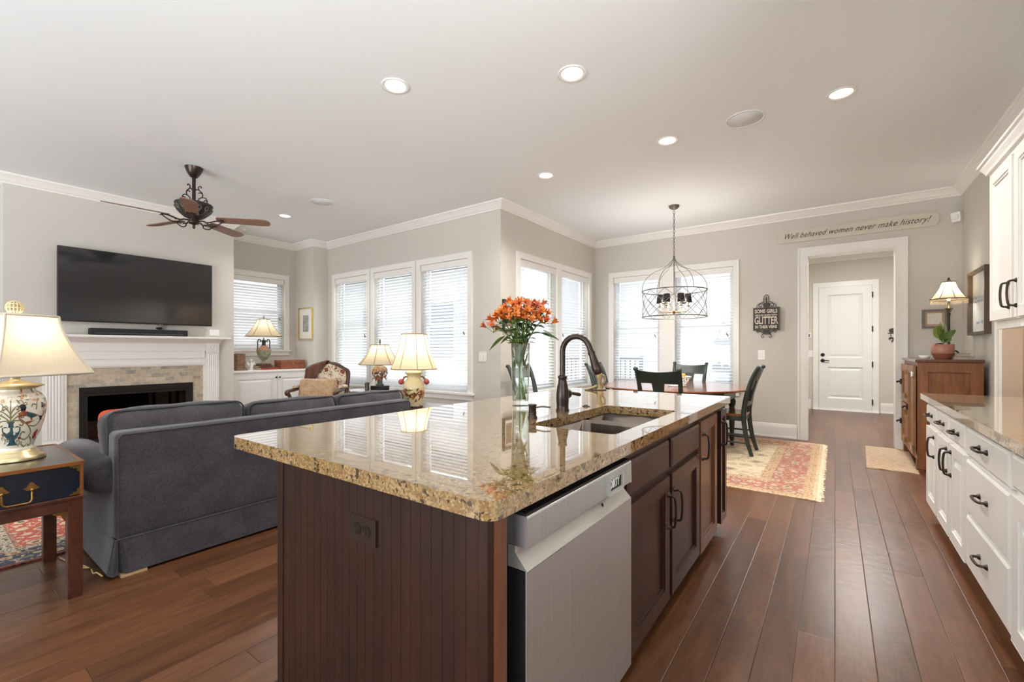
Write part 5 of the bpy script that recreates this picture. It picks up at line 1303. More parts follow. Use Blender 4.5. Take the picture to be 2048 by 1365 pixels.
def iunit(name, label, y0, y1, body=True):
    off = (XI, (y0 + y1) / 2, 0)
    t0 = thing(name, label, 'cabinet', off)
    m = MB(off); m.box(-1.47, XI - 0.02, y0, y1, 0.09, 0.842 if body else 0.60); (None if body else (m.box(XI - 0.045, XI - 0.02, y0, y1, 0.60, 0.842), m.box(-1.47, -1.1, y0, y1, 0.60, 0.842))); m.box(-1.47, XI - 0.09, y0, y1, 0, 0.09)
    return t0, off, m


def drawer_front(name, mat, parent, f, u0, u1, v0, v1, bev=0.004):
    m = MB(); m.plate([rect(u0, u1, v0, v1)], f, 0, 0.014); e = 0.012
    m.add([f(u0, v0, 0.014), f(u1, v0, 0.014), f(u1, v1, 0.014), f(u0, v1, 0.014), f(u0 + e, v0 + e, 0.02), f(u1 - e, v0 + e, 0.02), f(u1 - e, v1 - e, 0.02), f(u0 + e, v1 - e, 0.02)],
          [(0, 1, 5, 4), (1, 2, 6, 5), (2, 3, 7, 6), (3, 0, 4, 7), (4, 5, 6, 7)])
    return m.build(name, mat, parent)


# end panel with bead grooves, posts and outlet
ep = thing('island_end_panel', 'dark stained beadboard end panel of the kitchen island, nearest the camera', 'panel', (-1.04, YP, 0)); o5 = (-1.04, YP, 0)
m = MB(o5); P = [(-1.475, 0.0)]
n = 23; x0, x1 = -1.472, -0.632; st_ = (x1 - x0) / n
prof = [(x0, YP)]
for k in range(1, n):
    x = x0 + k * st_; prof += [(x - 0.0016, YP), (x - 0.0005, YP + 0.0013), (x + 0.0005, YP + 0.0013), (x + 0.0016, YP)]
prof += [(x1, YP), (x1, YP + 0.02), (x0, YP + 0.02)]
m.plate([prof], lambda u, v, t: (u, v, t), 0.0, 0.842); m.build('beadboard', M_panel, ep)
m = MB(o5); m.box(-1.505, -1.472, YP - 0.004, YP + 0.06, 0, 0.842); m.build('corner_post', M_panel, ep, bev=0.002)
m = MB(o5); m.box(-0.632, -0.604, YP - 0.001, YP + 0.02, 0, 0.842); m.build('corner_post', M_panel, ep, bev=0.002)
m = MB(o5); m.box(-0.66, -0.603, YP + 0.02, 0.812, 0, 0.842); m.build('return_stile', M_cherry2, ep, bev=0.001)
m = MB(o5); m.box(-1.52, -1.47, YP - 0.014, YP + 0.05, 0, 0.09); m.build('plinth_block', M_panel, ep, bev=0.003)
ol = thing('outlet', 'dark brown double outlet on the beadboard end panel of the island', 'outlet', (-1.04, YP, 0.71))
m = MB(); m.plate([rrect(-0.0585, 0.0585, -0.0365, 0.0365, 0.004)], lambda u, v, t: (u, t, v), -0.006, 0.0); m.build('outlet_plate', plain('brown bakelite', S(44, 31, 27), 0.3), ol, bev=0.002)
for sx in (-0.02, 0.02):
    m = MB(); m.plate([circle(sx, 0, 0.0165, 18)], lambda u, v, t: (u, t, v), -0.0075, -0.005); rc = m.build('receptacle', plain('dark bakelite', S(36, 25, 22), 0.25), ol, bev=0.001)
    m = MB()
    for du in (-0.006, 0.006): m.box(sx - 0.005, sx + 0.005, -0.0079, -0.0074, du - 0.0009, du + 0.0009)
    m.build('slot', M_black, rc)

# dishwasher
DY0, DY1 = 0.848, 1.49; DXF = -0.572
dw = thing('dishwasher', 'stainless steel dishwasher with pocket handle in the near end of the island', 'dishwasher', (DXF, 1.17, 0)); o6 = (DXF, 1.17, 0)
m = MB(o6); m.box(-1.2, -0.63, DY0 - 0.02, DY1 + 0.005, 0.09, 0.842); m.box(-1.2, -0.68, DY0 - 0.02, DY1 + 0.005, 0, 0.09); m.build('tub', M_black, dw)
fd = lambda u, v, t: (DXF + t, u, v)
m = MB(o6); m.plate([[(-0.628, 0.0), (DXF - 0.004, 0.0), (DXF - 0.004, 0.685), (-0.628, 0.685)]], lambda u, v, t: (u, t, v + 0.0), DY0, DY1); m.v = [(a, b, c if c > 0.01 else 0.11) for a, b, c in m.v]; m.build('door_core', M_rubber, dw)
m = MB(o6); m.plate([rect(DY0, DY1, 0.11, 0.687)], fd, -0.004, 0.0); m.build('door_skin', M_steel, dw, bev=0.0015)
m = MB(o6)
pp = [(-0.628, 0.688), (DXF, 0.688), (DXF - 0.006, 0.694), (DXF - 0.035, 0.725), (DXF - 0.035, 0.742), (-0.628, 0.742)]
m.plate([pp], lambda u, v, t: (u, t, v), DY0, DY1); m.build('pocket_handle', plain('satin silver pocket', S(196, 192, 186), 0.35, 0.7, var=0.02), dw)
m = MB(o6); m.plate([[(-0.628, 0.742), (DXF, 0.742), (DXF, 0.812), (DXF - 0.003, 0.815), (-0.628, 0.815)]], lambda u, v, t: (u, t, v), DY0, DY1); m.build('control_panel', M_steel, dw, bev=0.0015)
m = MB(o6); m.box(-0.628, DXF - 0.004, DY0, DY1, 0.815, 0.822); m.build('control_strip', M_rubber, dw)
m = MB(o6); m.ball((DXF - 0.02, 1.30, 0.71), 0.004, 0.004, 0.008, 8, 6); m.build('latch_button', M_rubber, dw)
mg = thing('dishwasher_magnet', 'small framed sign reading DIRTY on the dishwasher control panel', 'sign', (DXF, 1.34, 0.777))
fm = lambda u, v, t: (t, u, v)
m = MB(); m.plate([rect(-0.056, 0.056, -0.028, 0.028), rect(-0.046, 0.046, -0.019, 0.019)], fm, 0.0, 0.012); m.build('sign_frame', plain('silver plastic frame', S(190, 188, 182), 0.35, 0.3), mg, bev=0.002)
m = MB(); m.plate([rect(-0.046, 0.046, -0.019, 0.019)], fm, 0.0, 0.006); m.build('sign_face', M_black, mg)
vs, fs = text_mesh('DIRTY', 0.036, 0.0006, 0, 0.0008, 0.72); m = MB(); m.add([(0.0066 + z, x - 0.006, y) for x, y, z in vs], fs); m.build('sign_lettering', M_switch, mg)

# sink base cabinet: two false drawer fronts, two doors
t0, off, m = iunit('base_cabinet', 'dark cherry island cabinet under the sink, beside the dishwasher', 1.5, 2.545, False); m.build('cabinet_body', M_cherry, t0)
g = at_off(off, fI)
for (a, b) in ((1.513, 1.997), (2.033, 2.53)):
    drawer_front('drawer_front', M_cherry, t0, g, a, b, 0.672, 0.80)
d = panel_door('cabinet_door', M_cherry, t0, g, 1.513, 1.997, 0.10, 0.645, 0.062, raised=False); pull(d, g(1.975, 0.565, 0.02), g(1.975, 0.425, 0.02), (1, 0, 0))
d = panel_door('cabinet_door', M_cherry, t0, g, 2.033, 2.53, 0.10, 0.645, 0.062, raised=False); pull(d, g(2.075, 0.565, 0.02), g(2.075, 0.425, 0.02), (1, 0, 0))
t0, off, m = iunit('base_cabinet', 'island cabinet with one tall lighter brown door beyond the sink', 2.548, 3.0); m.build('cabinet_body', M_cherry, t0)
g = at_off(off, fI); d = panel_door('cabinet_door', M_cherry2, t0, g, 2.56, 2.97, 0.085, 0.808, 0.062, raised=False); pull(d, g(2.60, 0.735, 0.02), g(2.60, 0.60, 0.02), (1, 0, 0))
t0, off, m = iunit('base_cabinet', 'narrow dark cherry cabinet at the dining end of the island', 3.003, 3.262); m.build('cabinet_body', M_cherry, t0)
g = at_off(off, fI); d = panel_door('cabinet_door', M_cherry, t0, g, 3.085, 3.262, 0.085, 0.808, 0.045, raised=False); pull(d, g(3.11, 0.735, 0.02), g(3.11, 0.59, 0.02), (1, 0, 0))

# countertop with sink cut-out
SK = [(-1.0, 1.545), (-0.66, 1.565), (-0.66, 2.35), (-1.06, 2.37), (-1.06, 1.545)]
SX0, SX1, SY0_, SY1_ = -1.045, -0.66, 1.555, 2.355
ct = thing('countertop', 'golden brown speckled granite countertop of the island', 'countertop', (-1.18, 2.0, CTZ - 0.042)); o7 = tuple(ct.location)
m = MB(o7); m.plate([rrect(-1.79, -0.567, 0.713, 3.30, 0.035, 5), rrect(SX0, SX1, SY0_, SY1_, 0.03, 4)], lambda u, v, t: (u, v, t), CTZ - 0.042, CTZ); m.build('granite_slab', M_granite, ct, bev=0.008, seg=3)
sk = thing('sink', 'double bowl undermount stainless sink in the granite island top', 'sink', (-0.85, 1.95, 0.64)); o8 = tuple(sk.location)
YD0, YD1 = 2.075, 2.105
for nm, a, b, zb in (('near_bowl', SY0_ - 0.004, YD0, 0.625), ('far_bowl', YD1, SY1_ + 0.004, 0.655)):
    m = MB(o8); x0, x1 = SX0 - 0.004, SX1 + 0.004; zt = CTZ - 0.044
    lo, ti = rrect(x0 + 0.02, x1 - 0.02, a + 0.02, b - 0.02, 0.05, 4), rrect(x0, x1, a, b, 0.04, 4)
    n = len(lo); vs = [(u, v, zt) for u, v in ti] + [(u, v, zb + 0.02) for u, v in ti] + [(u, v, zb) for u, v in lo]
    fs = [(i, n + i, n + (i + 1) % n, (i + 1) % n) for i in range(n)] + [(n + i, 2 * n + i, 2 * n + (i + 1) % n, n + (i + 1) % n) for i in range(n)] + [tuple(2 * n + i for i in range(n))]
    m.add(vs, fs, True); o = m.build('bowl', M_sink, sk); b_ = o.modifiers.new('wall', 'SOLIDIFY'); b_.thickness = 0.002; b_.offset = 1
    m = MB(o8); m.lathe([(0.045, zb + 0.001), (0.043, zb + 0.005), (0.03, zb + 0.002), (0, zb + 0.002)], ((x0 + x1) / 2, (a + b) / 2, 0), 20, caps=False); m.build('drain', M_chrome, sk)
m = MB(o8); m.box(SX0, SX1, YD0, YD1, 0.70, 0.835); m.build('divider', M_sink, sk, bev=0.01)

# faucet, soap dispenser, air switch
fc = thing('faucet', 'bronze gooseneck pull-down faucet standing behind the sink', 'faucet', (-1.137, 2.01, CTZ))
m = MB(); m.lathe([(0.034, 0), (0.035, 0.006), (0.031, 0.012), (0.031, 0.03), (0.033, 0.055), (0.0325, 0.09), (0.028, 0.125), (0.022, 0.15), (0.0205, 0.165), (0.0245, 0.172), (0.0245, 0.178), (0.016, 0.184)], seg=24); m.build('faucet_body', M_bronze, fc)
arc = [(0, 0, 0.18), (0, 0, 0.25), (0, 0, 0.305)] + [(0.078 - 0.078 * cos(RAD(a)), 0, 0.305 + 0.078 * sin(RAD(a))) for a in range(16, 161, 16)]
ex = arc[-1]; dx, dz = sin(RAD(150)) * 1.0, cos(RAD(150))
dr_ = V((0.342, 0, -0.94)); e1 = V(ex) + dr_ * 0.03
m = MB(); m.tube(arc + [tuple(e1)], 0.0145, 12); m.build('gooseneck', M_bronze, fc)
q = dr_.to_track_quat('Z', 'Y').to_matrix(); m = MB(); m.lathe([(0.018, 0), (0.0185, 0.008), (0.016, 0.016), (0.019, 0.05), (0.0235, 0.085), (0.0225, 0.098), (0.02, 0.102), (0.02, 0.112), (0.012, 0.116)], tuple(e1), 20, R=q); m.build('spray_head', M_bronze, fc)
m = MB(); m.lathe([(0.015, 0.02), (0.024, 0.035), (0.027, 0.05), (0.022, 0.064), (0.012, 0.074)], (0, 0, 0.085), 18, axis='y'); m.tube(spline([(0, 0.068, 0.085), (0.004, 0.10, 0.082), (0.01, 0.17, 0.07)], 5), [0.008] * 4 + [0.0085] * 4 + [0.010] * 3, 10); m.build('lever_handle', M_bronze, fc)
sd = thing('soap_dispenser', 'bronze soap dispenser pump beside the flower vase', 'soap dispenser', (-1.125, 1.71, CTZ))
m = MB(); m.lathe([(0.022, 0), (0.023, 0.005), (0.019, 0.01), (0.017, 0.02), (0.02, 0.026), (0.0155, 0.03)], seg=18); m.build('dispenser_base', M_bronze, sd)
m = MB(); m.lathe([(0.0175, 0.03), (0.0175, 0.056), (0.021, 0.06), (0.02, 0.064), (0.012, 0.066)], seg=18); m.tube(spline([(0.012, 0.0, 0.05), (0.05, 0.01, 0.056), (0.085, 0.02, 0.054)], 5), 0.0036, 8); m.build('pump_head', M_bronze, sd)
a_ = thing('air_switch', 'small round bronze button on the counter right of the faucet', 'button', (-1.115, 2.235, CTZ)); MB().lathe([(0.022, 0), (0.021, 0.004), (0.012, 0.006), (0.010, 0.01), (0, 0.011)], seg=18).build('switch_button', M_bronze, a_)
bf = thing('brass_figurine', 'small weathered brass figurine at the far edge of the granite counter', 'figurine', (-1.50, 3.19, CTZ), RAD(38))
m = MB()
for x, r0 in ((-0.065, 0.004), (0, 0)): pass
m.lathe([(0.03, 0), (0.032, 0.006), (0.02, 0.02), (0.016, 0.05), (0.02, 0.08), (0.026, 0.1), (0.022, 0.118), (0.008, 0.126)], (0.02, 0, 0.004), 16, sy=0.8)
m.tube(spline([(0.0, 0, 0.03), (-0.02, 0, 0.024), (-0.05, 0, 0.012), (-0.085, 0, 0.006)], 5), [0.016, 0.016, 0.015, 0.013, 0.012, 0.011, 0.011, 0.010, 0.01, 0.009, 0.008, 0.008, 0.008, 0.007, 0.006, 0.006], 8, flat=1.3)
m.tube(spline([(0.04, 0.0, 0.118), (0.062, 0, 0.105), (0.062, 0, 0.07), (0.045, 0, 0.045), (0.05, 0, 0.02)], 5), 0.008, 8); m.ball((0.022, 0, 0.122), 0.024, 0.02, 0.018); m.build('figurine_body', plain('worn brass', S(150, 132, 100), 0.5, 0.4, var=0.35, nscale=30), bf)
m = MB(); m.plate([circle(-0.01, 0, 0.085, 20, 0, 0.035)], lambda u, v, t: (u, v, t), 0, 0.005); m.build('figurine_foot', M_iron, bf)

# ---------------------------------------------------------------- vase and flowers
VX, VY = -1.432, 2.054
vz = thing('flower_vase', 'tall clear glass vase of water on the island, holding orange flowers', 'vase', (VX, VY, CTZ))
m = MB(); m.lathe([(0.0, 0.0), (0.045, 0.0), (0.0455, 0.006), (0.049, 0.12), (0.0545, 0.35), (0.0525, 0.352), (0.047, 0.12), (0.043, 0.03), (0.0, 0.028)], seg=40, caps=False); m.build('vase_glass', M_vase, vz)
m = MB(); m.lathe([(0.0, 0.029), (0.042, 0.030), (0.0465, 0.12), (0.0478, 0.172), (0.0, 0.172)], seg=32, caps=False); m.build('water', mat_glass('vase water', (0.95, 0.97, 0.95, 1), 0.05), vz)
rnd = random.Random(21)


def leaf(m, base, d, ln, wd, droop=0.3, roll=0.0):
    d = V(d).normalized(); up = V((0, 0, 1)); sd = d.cross(up)
    if sd.length < 0.1: sd = V((1, 0, 0))
    sd.normalize(); sd = (MX.Rotation(roll, 3, d) @ sd); nr = sd.cross(d).normalized()
    L = []; n = 6
    for k in range(n + 1):
        t = k / n; w_ = wd * (sin(pi * min(1, t * 0.92 + 0.06)) ** 0.8) * (1 - t * 0.25) * 0.5
        c = V(base) + d * (ln * t) - up * (droop * ln * t * t)
        L.append((c - sd * w_ + nr * w_ * 0.25, c, c + sd * w_ + nr * w_ * 0.25))
    vs = [p for r in L for p in r]; fs = []
    for k in range(n):
        for j in (0, 1): fs.append((k * 3 + j, k * 3 + j + 1, k * 3 + j + 4, k * 3 + j + 3))
    m.add(vs, fs, True)


def blossom(m, c, d, s, seed):
    """trumpet flower of six pointed petals opening along d"""
    r_ = random.Random(seed); c = V(c); d = V(d).normalized(); q = d.to_track_quat('Z', 'Y').to_matrix()
    for k in range(6):
        a = 2 * pi * k / 6 + r_.uniform(-0.12, 0.12); op = (0.62 if k % 2 else 0.5) * s * r_.uniform(0.85, 1.15); wd = (0.34 if k % 2 else 0.26) * s
        R = MX.Rotation(a, 3, 'Z'); rows = []
        for i in range(6):
            t = i / 5; x = op * t ** 1.6 * 1.0; z = s * (1.0 * t - 0.22 * t * t * t); w_ = wd * sin(pi * (0.10 + 0.86 * t)) ** 0.9 * 0.5 + 0.001
            for j in (-1, 0, 1): rows.append(c + q @ (R @ V((x + 0.05 * s * abs(j) * (1 - t) + (-0.04 * s if j == 0 else 0), j * w_, z))))
        fs = []
        for i in range(5):
            for j in (0, 1): fs.append((i * 3 + j, i * 3 + j + 1, i * 3 + j + 4, i * 3 + j + 3))
        m.add(rows, fs, True)


lat = V((cos(RAD(35.974)), sin(RAD(35.974)), 0)); fwd = V((-sin(RAD(35.974)), cos(RAD(35.974)), 0))
# (sideways, away from camera, height above counter of the blossom head)
HEADS = [(-0.152, -0.01, 0.445, 'low on the far left of the bunch'), (-0.118, 0.03, 0.50, 'on the left of the bunch'), (-0.08, -0.04, 0.53, 'left of the centre, facing the kitchen'), (-0.055, 0.04, 0.565, 'high left of the centre'),
         (-0.04, -0.07, 0.50, 'at the front left over the dark leaves'), (-0.01, 0.0, 0.585, 'topmost in the bunch'), (0.022, -0.05, 0.535, 'in the middle, just right of the centre'), (0.045, -0.075, 0.495, 'low at the front right'),
         (0.035, 0.06, 0.575, 'high at the back, right of the topmost bloom'), (0.085, 0.0, 0.57, 'pinkish, high on the right'), (0.105, -0.03, 0.53, 'on the right, below the pinkish bloom'), (0.138, 0.01, 0.495, 'lowest on the far right')]
for k, (sx, fy, hz, where) in enumerate(HEADS):
    hd_ = lat * sx + fwd * fy + V((0, 0, hz)); foot = lat * (-sx * 0.19) + fwd * (-fy * 0.25) + V((0, 0, 0.034)); rim = lat * (sx * 0.26) + fwd * (fy * 0.4) + V((0, 0, 0.35))
    t0 = thing('orange_flower', 'orange alstroemeria stem ' + where, 'flower', (VX, VY, CTZ), group='orange flowers in the glass vase')
    path = spline([foot, foot * 0.4 + rim * 0.6 * 0.98 + V((0, 0, 0.0)), rim, rim * 0.4 + hd_ * 0.6 + V((0, 0, 0.02)), hd_ - V((0, 0, 0.03))], 5)
    MB().tube(path, 0.0038, 6).build('stem', M_stem, t0)
    m = MB()
    for j in range(14):
        f_ = rnd.uniform(0.50, 0.92); p = path[int(f_ * (len(path) - 1))]; a = rnd.uniform(0, 2 * pi)
        if p.z < 0.33: continue
        leaf(m, p, (cos(a), sin(a), rnd.uniform(0.2, 0.9)), rnd.uniform(0.055, 0.095), rnd.uniform(0.016, 0.026), rnd.uniform(0.1, 0.6), rnd.uniform(-0.6, 0.6))
    for j in range(3):
        a = rnd.uniform(0, 2 * pi); p = rim + V((0, 0, rnd.uniform(-0.16, 0.0))); leaf(m, p, (0.3 * cos(a), 0.3 * sin(a), 0.9), 0.06, 0.014, 0.1)
    if k == 0: leaf(m, rim + V((0, 0, 0.04)) - lat * 0.05, -lat * 0.8 + V((0, 0, -0.5)), 0.10, 0.030, 0.25, 0.7); leaf(m, rim + V((0, 0, 0.05)) - lat * 0.01, -lat * 0.9 + V((0, 0, -0.55)), 0.075, 0.026, 0.2, 0.7)
    if k == 11:
        leaf(m, hd_ + V((0, 0, -0.085)) - lat * 0.02, lat * 0.95 + V((0, 0, -0.25)), 0.105, 0.030, 0.15, 0.8); leaf(m, hd_ + V((0, 0, -0.07)) - lat * 0.01, lat * 0.9 + fwd * 0.2 + V((0, 0, -0.5)), 0.085, 0.026, 0.1, 0.7); leaf(m, hd_ + V((0, 0, -0.04)), lat + V((0, 0, 0.05)), 0.075, 0.010, 0.2)
    m.build('leaves', M_leafd if k % 2 else M_leaf, t0)
    nb = 6 if k not in (0, 11) else 4
    for j in range(nb):
        a = 2 * pi * j / nb + k; sp = 0.04 if j % 3 else 0.014
        out = lat * (cos(a) * 0.8 + sx * 3.2) + fwd * (sin(a) * 0.8 + fy * 3 - 0.25) + V((0, 0, 0.9))
        m = MB(); c = hd_ + (lat * cos(a) + fwd * sin(a)) * sp + V((0, 0, rnd.uniform(-0.02, 0.012))) - V((0, 0, 0.012))
        m.cur = 1; m.tube(spline([hd_ - V((0, 0, 0.035)), (hd_ - V((0, 0, 0.03)) + c) / 2, c], 3), 0.0018, 5)
        m.cur = 0; blossom(m, c, out, rnd.uniform(0.040, 0.052), k * 10 + j)
        m.cur = 2
        dn = out.normalized()
        for s_ in range(3): e = c + dn * 0.034 + V((rnd.uniform(-1, 1), rnd.uniform(-1, 1), rnd.uniform(-1, 1))) * 0.008; m.tube([c, e], 0.0008, 4)
        m.build('blossom', [M_orange2 if k in (9, 0) else M_orange, M_stem, M_speck], t0)
# ================================================================ dining corner
rb = [(0.03, S(208, 188, 158), S(190, 160, 128), S(150, 110, 90), 30), (0.10, S(196, 168, 132), S(168, 132, 100), S(140, 100, 80), 34), (0.36, S(164, 108, 92), S(192, 168, 142), S(134, 122, 112), 10), (0.45, S(196, 170, 134), S(160, 126, 96), S(140, 104, 84), 32)]
DR = (-1.66, 5.54, 0)
rgm = mat_rug('ivory and rose oriental rug', 1.54, 1.29, rb, (S(208, 192, 164), S(184, 164, 132), S(134, 120, 116), 5.5))
t0 = thing('area_rug', 'ivory and rose oriental rug with fringe under the dining table', 'rug', DR)
m = MB(); m.box(-1.54, 1.54, -1.29, 1.29, 0, 0.009); m.build('rug_pile', rgm, t0)
m = MB(); rnd = random.Random(3)
for sgn in (-1, 1):
    for k in range(150):
        y = -1.285 + 2.57 * k / 149; l = 0.042 + rnd.uniform(-0.012, 0.012); dy = rnd.uniform(-0.012, 0.012)
        m.hexa([(sgn * 1.54, y - 0.009, 0.0), (sgn * (1.54 + l), y + dy - 0.008, 0.0), (sgn * (1.54 + l), y + dy + 0.008, 0.0), (sgn * 1.54, y + 0.009, 0.0), (sgn * 1.54, y - 0.009, 0.007), (sgn * (1.54 + l), y + dy - 0.008, 0.003), (sgn * (1.54 + l), y + dy + 0.008, 0.003), (sgn * 1.54, y + 0.009, 0.007)])
o = m.build('rug_fringe', plain('ivory fringe', S(222, 204, 174), 0.9), t0); o['kind'] = 'stuff'

TX_, TY_ = -1.66, 5.76
tb = thing('dining_table', 'round cherry topped dining table with dark green turned legs under the chandelier', 'table', (TX_, TY_, 0.009))
m = MB(); m.lathe([(0.80, 0.708), (0.855, 0.715), (0.88, 0.728), (0.88, 0.736), (0.87, 0.741)], seg=72, smooth=False); m.build('table_top', M_table, tb)
m = MB(); m.plate([rrect(-0.66, 0.66, -0.38, 0.38, 0.03), rrect(-0.64, 0.64, -0.36, 0.36, 0.02)], lambda u, v, t: (u, v, t), 0.60, 0.709); m.build('apron', M_green, tb)
LEG = [(0.020, 0.0), (0.024, 0.02), (0.018, 0.06), (0.026, 0.09), (0.030, 0.11), (0.022, 0.13), (0.027, 0.2), (0.034, 0.32), (0.038, 0.38), (0.028, 0.40), (0.036, 0.415), (0.044, 0.44), (0.036, 0.465), (0.028, 0.475), (0.034, 0.49), (0.042, 0.52), (0.046, 0.55), (0.036, 0.58), (0.03, 0.59), (0.042, 0.60), (0.042, 0.705)]
for a in (-1, 1):
    for b in (-1, 1): MB().lathe(LEG, (a * 0.62, b * 0.34, 0), 20).build('leg', M_green, tb)


def make_chair():
    """faces -y; back towards +y"""
    t0 = thing('dining_chair', 'x', 'chair')
    post = lambda s: [(s * 0.195, 0.285, 0.0), (s * 0.195, 0.235, 0.18), (s * 0.197, 0.205, 0.40), (s * 0.200, 0.212, 0.55), (s * 0.206, 0.245, 0.72), (s * 0.214, 0.295, 0.88), (s * 0.220, 0.345, 0.985)]
    for s in (-1, 1):
        m = MB(); P_ = spline(post(s), 4); m.tube(P_, [0.017 + 0.007 * sin(pi * i / (len(P_) - 1)) for i in range(len(P_))], 10, flat=1.25); m.lathe([(0.0, -0.022), (0.017, -0.02), (0.021, -0.01), (0.021, 0.012), (0.017, 0.02), (0, 0.022)], (s * 0.221, 0.352, 0.992), 14, axis='x'); m.build('back_post', M_green, t0)
    def curve_panel(m, x0, x1, zf, zt, th, sag=0.02, n=10, bowz=0.0):
        vs = []; fs = []
        for i in range(n + 1):
            u = -1 + 2 * i / n; x = x0 + (x1 - x0) * i / n
            for z, e in ((zf, 0), (zt, 1)):
                y = 0.215 + 0.125 * max(0, (z - 0.5) / 0.48) ** 1.25 + sag * (1 - (x / 0.21) ** 2)
                zz = z - (bowz * (1 - u * u) if e else -0.012 * (1 - u * u) * 0)
                vs += [(x, y - th / 2, zz), (x, y + th / 2, zz)]
        for i in range(n):
            a = i * 4; b = a + 4
            fs += [(a, b, b + 2, a + 2), (a + 1, a + 3, b + 3, b + 1), (a + 2, b + 2, b + 3, a + 3), (a, a + 1, b + 1, b)]
        fs += [(0, 2, 3, 1), (n * 4, n * 4 + 1, n * 4 + 3, n * 4 + 2)]
        m.add(vs, fs)
    m = MB(); curve_panel(m, -0.213, 0.213, 0.845, 0.985, 0.018, 0.022, 12, 0.022); m.build('top_rail', M_green, t0, bev=0.004)
    m = MB(); curve_panel(m, -0.20, 0.20, 0.555, 0.605, 0.018, 0.015, 10); m.build('lower_rail', M_green, t0, bev=0.003)
    m = MB()
    for z0, z1, w0, w1 in ((0.595, 0.69, 0.058, 0.05), (0.69, 0.78, 0.05, 0.056), (0.78, 0.86, 0.056, 0.066)):
        y = lambda z: 0.215 + 0.125 * max(0, (z - 0.5) / 0.48) ** 1.25 + 0.019
        m.hexa([(-w0, y(z0) - 0.007, z0), (w0, y(z0) - 0.007, z0), (w0, y(z0) + 0.007, z0), (-w0, y(z0) + 0.007, z0), (-w1, y(z1) - 0.007, z1), (w1, y(z1) - 0.007, z1), (w1, y(z1) + 0.007, z1), (-w1, y(z1) + 0.007, z1)])
    m.build('splat', M_green, t0)
    m = MB(); m.plate([[(-0.2, 0.215), (0.2, 0.215), (0.225, -0.1), (0.225, -0.2), (0.19, -0.235), (-0.19, -0.235), (-0.225, -0.2), (-0.225, -0.1)]], lambda u, v, t: (u, v, t), 0.437, 0.463); m.build('seat', M_seat, t0, bev=0.008, seg=3)
    m = MB(); m.box(-0.19, 0.19, 0.188, 0.208, 0.385, 0.437); m.box(-0.2, 0.2, -0.21, -0.19, 0.385, 0.437); m.box(-0.205, -0.187, -0.2, 0.2, 0.385, 0.437); m.box(0.187, 0.205, -0.2, 0.2, 0.385, 0.437); m.build('seat_apron', M_green, t0)
    for s in (-1, 1):
        MB().lathe([(0.013, 0), (0.017, 0.02), (0.014, 0.05), (0.021, 0.09), (0.017, 0.11), (0.02, 0.2), (0.024, 0.32), (0.017, 0.335), (0.024, 0.35), (0.024, 0.437)], (s * 0.19, -0.195, 0), 14).build('leg', M_green, t0)
        m = MB(); m.cyl((s * 0.19, -0.195, 0.23), (s * 0.195, 0.225, 0.23), 0.0095, seg=8); m.build('side_stretcher', M_green, t0)
        m = MB(); m.cyl((s * 0.19, -0.195, 0.14), (s * 0.195, 0.243, 0.14), 0.0095, seg=8); m.build('side_stretcher', M_green, t0)
    m = MB(); m.cyl((-0.19, -0.195, 0.17), (0.19, -0.195, 0.17), 0.0095, seg=8); m.build('front_stretcher', M_green, t0)
    return t0


CHAIRS = [((-1.035, 5.78), -90, 'dark green dining chair with cherry seat at the right end of the table'), ((-1.46, 4.86), 180, 'dark green dining chair with its back to the granite island'), ((-1.70, 6.40), 0, 'dark green dining chair in front of the dining window, behind the fruit basket'),
          ((-2.40, 5.74), 90, 'dark green dining chair at the left end of the table, behind the faucet'), ((-2.83, 4.52), 90, 'dark dining chair by the outer wall corner, behind the flower vase')]
c0 = make_chair()
for k, ((x, y), rz, l) in enumerate(CHAIRS):
    if k == 0: c0.location = (x, y, 0.009); c0.rotation_euler.z = RAD(rz); c0['label'] = l; c0['group'] = 'green dining chairs'
    else: dup(c0, (x, y, 0.009), RAD(rz), l, 'green dining chairs')

# fruit basket
TZ = 0.75
BKX, BKY = -1.575, 5.64
bk = thing('fruit_basket', 'white ceramic lattice basket of fruit on the dining table', 'basket', (BKX, BKY, TZ))
m = MB(M=MX.Scale(1.25, 4)); m.lathe([(0.082, 0), (0.088, 0.006), (0.085, 0.014), (0.07, 0.02), (0.0, 0.02)], seg=28, caps=False); m.lathe([(0, 0.0), (0.082, 0.0)], seg=28, caps=False)
rr = lambda t: 0.078 + 0.047 * t
for k in range(18):
    for sgn in (-1, 1):
        a0 = 2 * pi * k / 18; m.tube([(rr(t) * cos(a0 + sgn * 0.55 * t), rr(t) * sin(a0 + sgn * 0.55 * t), 0.014 + 0.078 * t) for t in (0, 0.25, 0.5, 0.75, 1)], 0.0045, 5)
m.tube([(0.126 * cos(t), 0.126 * sin(t), 0.094) for t in [2 * pi * i / 36 for i in range(36)]], 0.007, 6, True); m.build('lattice_bowl', M_switch, bk)
fz = TZ + 0.03
ORG = plain('orange peel', S(236, 166, 52), 0.45, var=0.08, bmp=0.3, bscale=200)
